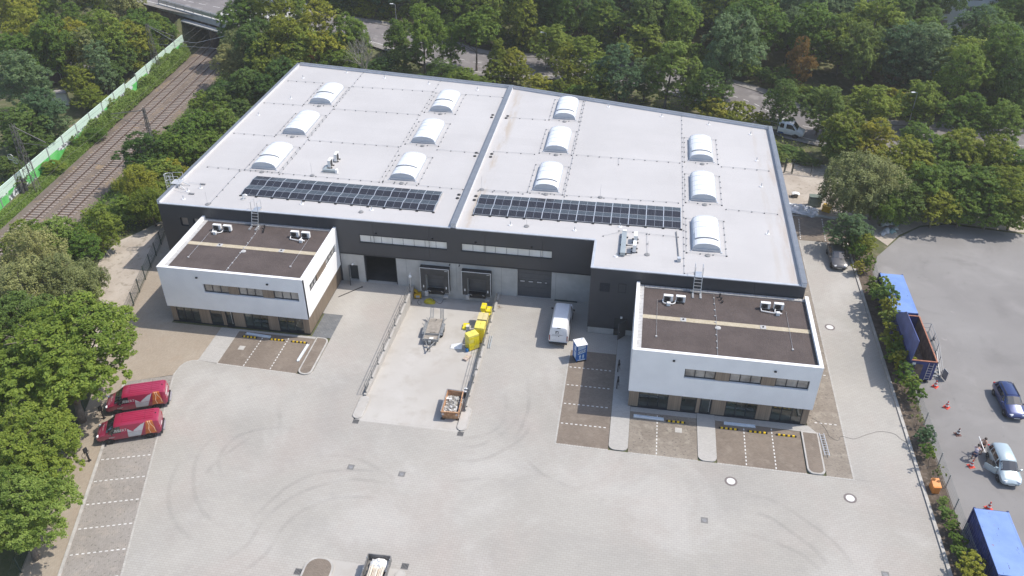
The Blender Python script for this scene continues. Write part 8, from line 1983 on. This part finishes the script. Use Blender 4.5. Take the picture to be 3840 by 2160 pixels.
for i, p in enumerate(RLINE[:-1]):
    d = RLINE[i + 1] - p; acc_ += d.length
    if acc_ < 4.6 or not (12 < p.x < 125) or 64 < p.x < 94: continue
    acc_ = 0.0; n_ = Vector((-d.y, d.x, 0)).normalized(); h_ = rng.uniform(9, 13); c_ = rng.choice(('mid', 'yellow', 'dark', 'mid'))
    q_ = p + n_ * rng.uniform(8.0, 9.0)
    tree(q_.x, q_.y, rng.choice(('broad1', 'broad2', 'broad4', 'broad5')), c_, h_, h_ * .37, f'{"tall" if h_ > 11 else "lower"} {KINDW[c_]} tree overhanging the far pavement of the road', 'tree', 'trees overhanging the road')
for a in ((1130, 70, 8, 3.0, 'broad2', 'mid'), (1000, 75, 6, 2.6, 'broad1', 'dark'), (1290, 120, 6, 2.6, 'broad1', 'yellow'), (1455, 165, 4.5, 2.4, 'broad2', 'yellow')  ): T(*a, W2)
acc_ = 0.0
for i, p in enumerate(RLINE[:-1]):
    d = RLINE[i + 1] - p
    if not (-14 < p.x < 130): continue
    n_ = Vector((-d.y, d.x, 0)).normalized(); m_ = max(1, int(d.length / 3.4))
    for k in range(m_):
        q_ = p + d * ((k + rng.random() * .6) / m_) + n_ * rng.uniform(7.6, 9.2); h_ = rng.uniform(2.6, 4.6); c_ = rng.choice(('mid', 'dark', 'yellow', 'mid', 'dark'))
        if abs(q_.x - 33.95) < 1.5: continue
        tree(q_.x, q_.y, rng.choice(('bush1', 'bush2')), c_, h_, rng.uniform(2.0, 2.9), f'{"tall" if h_ > 3.8 else "low" if h_ < 3.1 else "leafy"} {KINDW[c_]} bush closing the foot of the wood beside the road', 'bush', 'bushes along the foot of the wood')
gx_, gy_ = AQ(800, 620)[:2]
wood(-140, -36, 20, 150, 6.8, lambda x, y: abs(road_sd(x, y)) > 8 and x < bar_x(y) - 6 and (y > 66 or x < -80) and hypot(x - gx_, y - gy_) > 10, 'in the gardens beyond the railway', 'trees in the gardens beyond the railway', (8, 13))
for a in ((335, 15, 12, 4.2, 'broad1', 'mid'), (405, 45, 8, 2.8, 'broad1', 'mid'), (380, 30, 10, 3.6, 'broad2', 'mid'), (350, 75, 9, 3.4, 'broad1', 'mid'), (425, 78, 7, 2.8, 'broad3', 'bright'), (300, 40, 11, 4, 'broad1', 'yellow'), (240, 20, 12, 4.6, 'broad2', 'mid'), (600, 12, 10, 3.8, 'broad1', 'mid'), (575, 45, 8, 3, 'broad2', 'dark'), (625, -12, 11, 3.8, 'broad4', 'mid'), (685, -8, 11, 4, 'broad5', 'yellow'), (740, 15, 9, 3.4, 'broad4', 'mid'), (900, 60, 8, 3, 'broad4', 'mid'), (985, 60, 8, 2.8, 'broad4', 'mid'), (1255, 95, 7.5, 2.6, 'broad4', 'yellow'), (1420, 108, 7.5, 2.8, 'broad2', 'yellow')): T(*a, 'flanking the road bridge')
T(2035, 95, 9, 2.6, 'broad2', 'brown', 'at the edge of the wood'); T(1850, 20, 15, 5.4, 'broad1', 'blue', 'at the edge of the wood')
for xo, yo, r_ in ((2330, 200, 4), (2200, 215, 4), (2080, 215, 3.6), (2440, 235, 4), (2540, 250, 4), (1980, 200, 3.4), (1800, 175, 3.4), (1480, 95, 4), (1620, 60, 4.4), (1390, 60, 4)): T(xo, yo, 8, r_, 'broad2', 'dark' if r_ < 3.8 else 'mid', 'at the edge of the wood')
# ---- ground cover
def leafy(name, label, cat, n, place, size, m_):
    pts = []
    for _ in range(n):
        p = place()
        if p is None: continue
        pts.append((Vector(p), (Vector((0, 0, 1)) + rdir() * .8).normalized(), rng.random(), rng.uniform(.6, 1.4)))
    me = leaf_cloud(pts, size, name); me.materials.append(m_); o = bpy.data.objects.new(name, me); COL.objects.link(o); tag(o, label, cat); o['kind'] = 'stuff'; return o
def creeper():
    y = rng.uniform(-14, 68); xa, xb = bar_x(y) + .25, track_x(y, 0) - (2.5 if y < 66 else 3); u = rng.random(); x = xa + (xb - xa) * u
    lush = sstep(20, 38, y); n = mnoise.noise((x * .5, y * .4, 1)); top = (.5 + 1.75 * lush) * (1 - u ** 4 * .8) * (.85 + .75 * n)
    return (x, y, -1.35 + max(.05, top * rng.random() ** .22))
leafy('creeper_bank', 'bright green creeper bank between noise barrier and track', 'creeper', 60000, creeper, .13, LM['bright'])
def weeds():
    y = rng.uniform(-6, 66); x = track_x(y, 1) + 2.6 + rng.random() ** 1.3 * 13
    if x > -.6 or (x > -9.5 and y < 12): return None
    return (x, y, terrain(x, y) + rng.random() ** 2 * (.9 + .7 * mnoise.noise((x * .4, y * .4, 2))))
leafy('trackside_weeds', 'mixed green weeds covering the ground between track and hall', 'weeds', 30000, weeds, .15, LM['mid'])
def verge():
    x = rng.uniform(-20, 100); y = rng.uniform(28, 76); sd = road_sd(x, y)
    if not (-16 < sd < -6.2) or (y < yback(max(0, min(x, XR))) + .8 and x < XR + 1): return None
    if 67 < x < 80 and y < 41: return None
    return (x, y, terrain(x, y) + rng.random() ** 2 * .8)
leafy('verge_weeds', 'low green weeds on the verge between hall and road', 'weeds', 26000, verge, .15, LM['mid'])
def verge2():
    x = rng.uniform(-80, 150); y = rng.uniform(45, 95); sd = road_sd(x, y)
    if not (7.2 < sd < 13): return None
    return (x, y, terrain(x, y) + rng.random() ** 1.5 * 2.0)
leafy('wood_edge_scrub', 'low dark scrub along the foot of the wood', 'scrub', 22000, verge2, .2, LM['dark'])
def slope():
    x = rng.uniform(-14, 2); y = rng.uniform(-34, 12)
    edge = -3.4 - .1 * y if y < -9 else -9.4
    if x > (min(1.0, -9.3 + max(0, -2 - y) * .62) if y < -2 else -9.2 + max(0, y - 4) * .5): return None
    return (x, y, terrain(x, y) + rng.random() ** 2 * .9)
leafy('bank_weeds', 'mixed weeds and low scrub beside the bare earth strip', 'weeds', 14000, slope, .15, LM['mid'])
def lotedge():
    x = rng.uniform(79, 130); y = rng.uniform(23.5, 42)
    if y < 24.6 + .02 * (x - 80): return None
    return (x, y, terrain(x, y) + rng.random() ** 2 * 1.0)
leafy('lot_edge_scrub', 'dark green scrub behind the asphalt lot edge', 'scrub', 14000, lotedge, .18, LM['dark'])

# ---- light summer haze filling the air round camera and place
hz = MB().box(-420, 420, -215, 820, -3.2, 60).build('haze', bpy.data.materials.new('thin air'))
hz['kind'] = 'stuff'; tag(hz, 'thin pale summer haze over the whole place', 'haze')
hm = hz.data.materials[0]; hm.use_nodes = True; hn = hm.node_tree; hn.nodes.remove(hn.nodes['Principled BSDF'])
pv = hn.nodes.new('ShaderNodeVolumePrincipled'); pv.inputs['Color'].default_value = (.97, .95, .92, 1); pv.inputs['Density'].default_value = .00034; pv.inputs['Anisotropy'].default_value = .2
hn.links.new(pv.outputs[0], hn.nodes['Material Output'].inputs['Volume'])
# ---- look-alike trees: say which landmark each one stands closest to
LMK = [('the lamp among trees', 90, 50.6), ('the works truck', 71.7, 47.3), ('the dumped rubbish bags', 82, 21.5), ('the yellow grit box', 76.5, 27), ('the far asphalt edge', 105, 26), ('the road bridge', -31, 80), ('the tall rusty mast', -27.7, 15.2), ('the slim lattice mast', -15.6, 25.2), ('the far lattice mast', -32.4, 57.5), ('the caged ladder', -.5, 4), ('the mint car', gx_, gy_), ('the bare tree', b0_.x, b0_.y), ('the lamp behind the firewall', 33.95, 67.6), ('the half-hidden lamp', 62.3, 62.5), ('the distant building', DB_.x, DB_.y), ('the fence corner', 0, -12), ('the roof skylights', 41, 40), ('the hall corner', 67, 30), ('the grey saloon', 74.3, 12.7), ('the orange grit box', 77, -21.6), ('the roll-off lid', 77.5, -4), ('the manhole in the driveway', 72, 0), ('the sealed scratched container', 78.3, -28), ('the open-door car', 81, -17)]
from collections import Counter
tr_all = [o for o in COL.objects if o.parent is None and o.get('category') in ('tree', 'bush', 'shrub')]
cn = Counter(o['label'] for o in tr_all)
for o in tr_all:
    if cn[o['label']] < 2: continue
    nm = min(LMK, key=lambda l: (l[1] - o.location.x) ** 2 + (l[2] - o.location.y) ** 2)[0]
    nl = f"{o['label']}, nearest {nm}"
    if len(nl.replace('-', ' ').split()) <= 16: o['label'] = nl
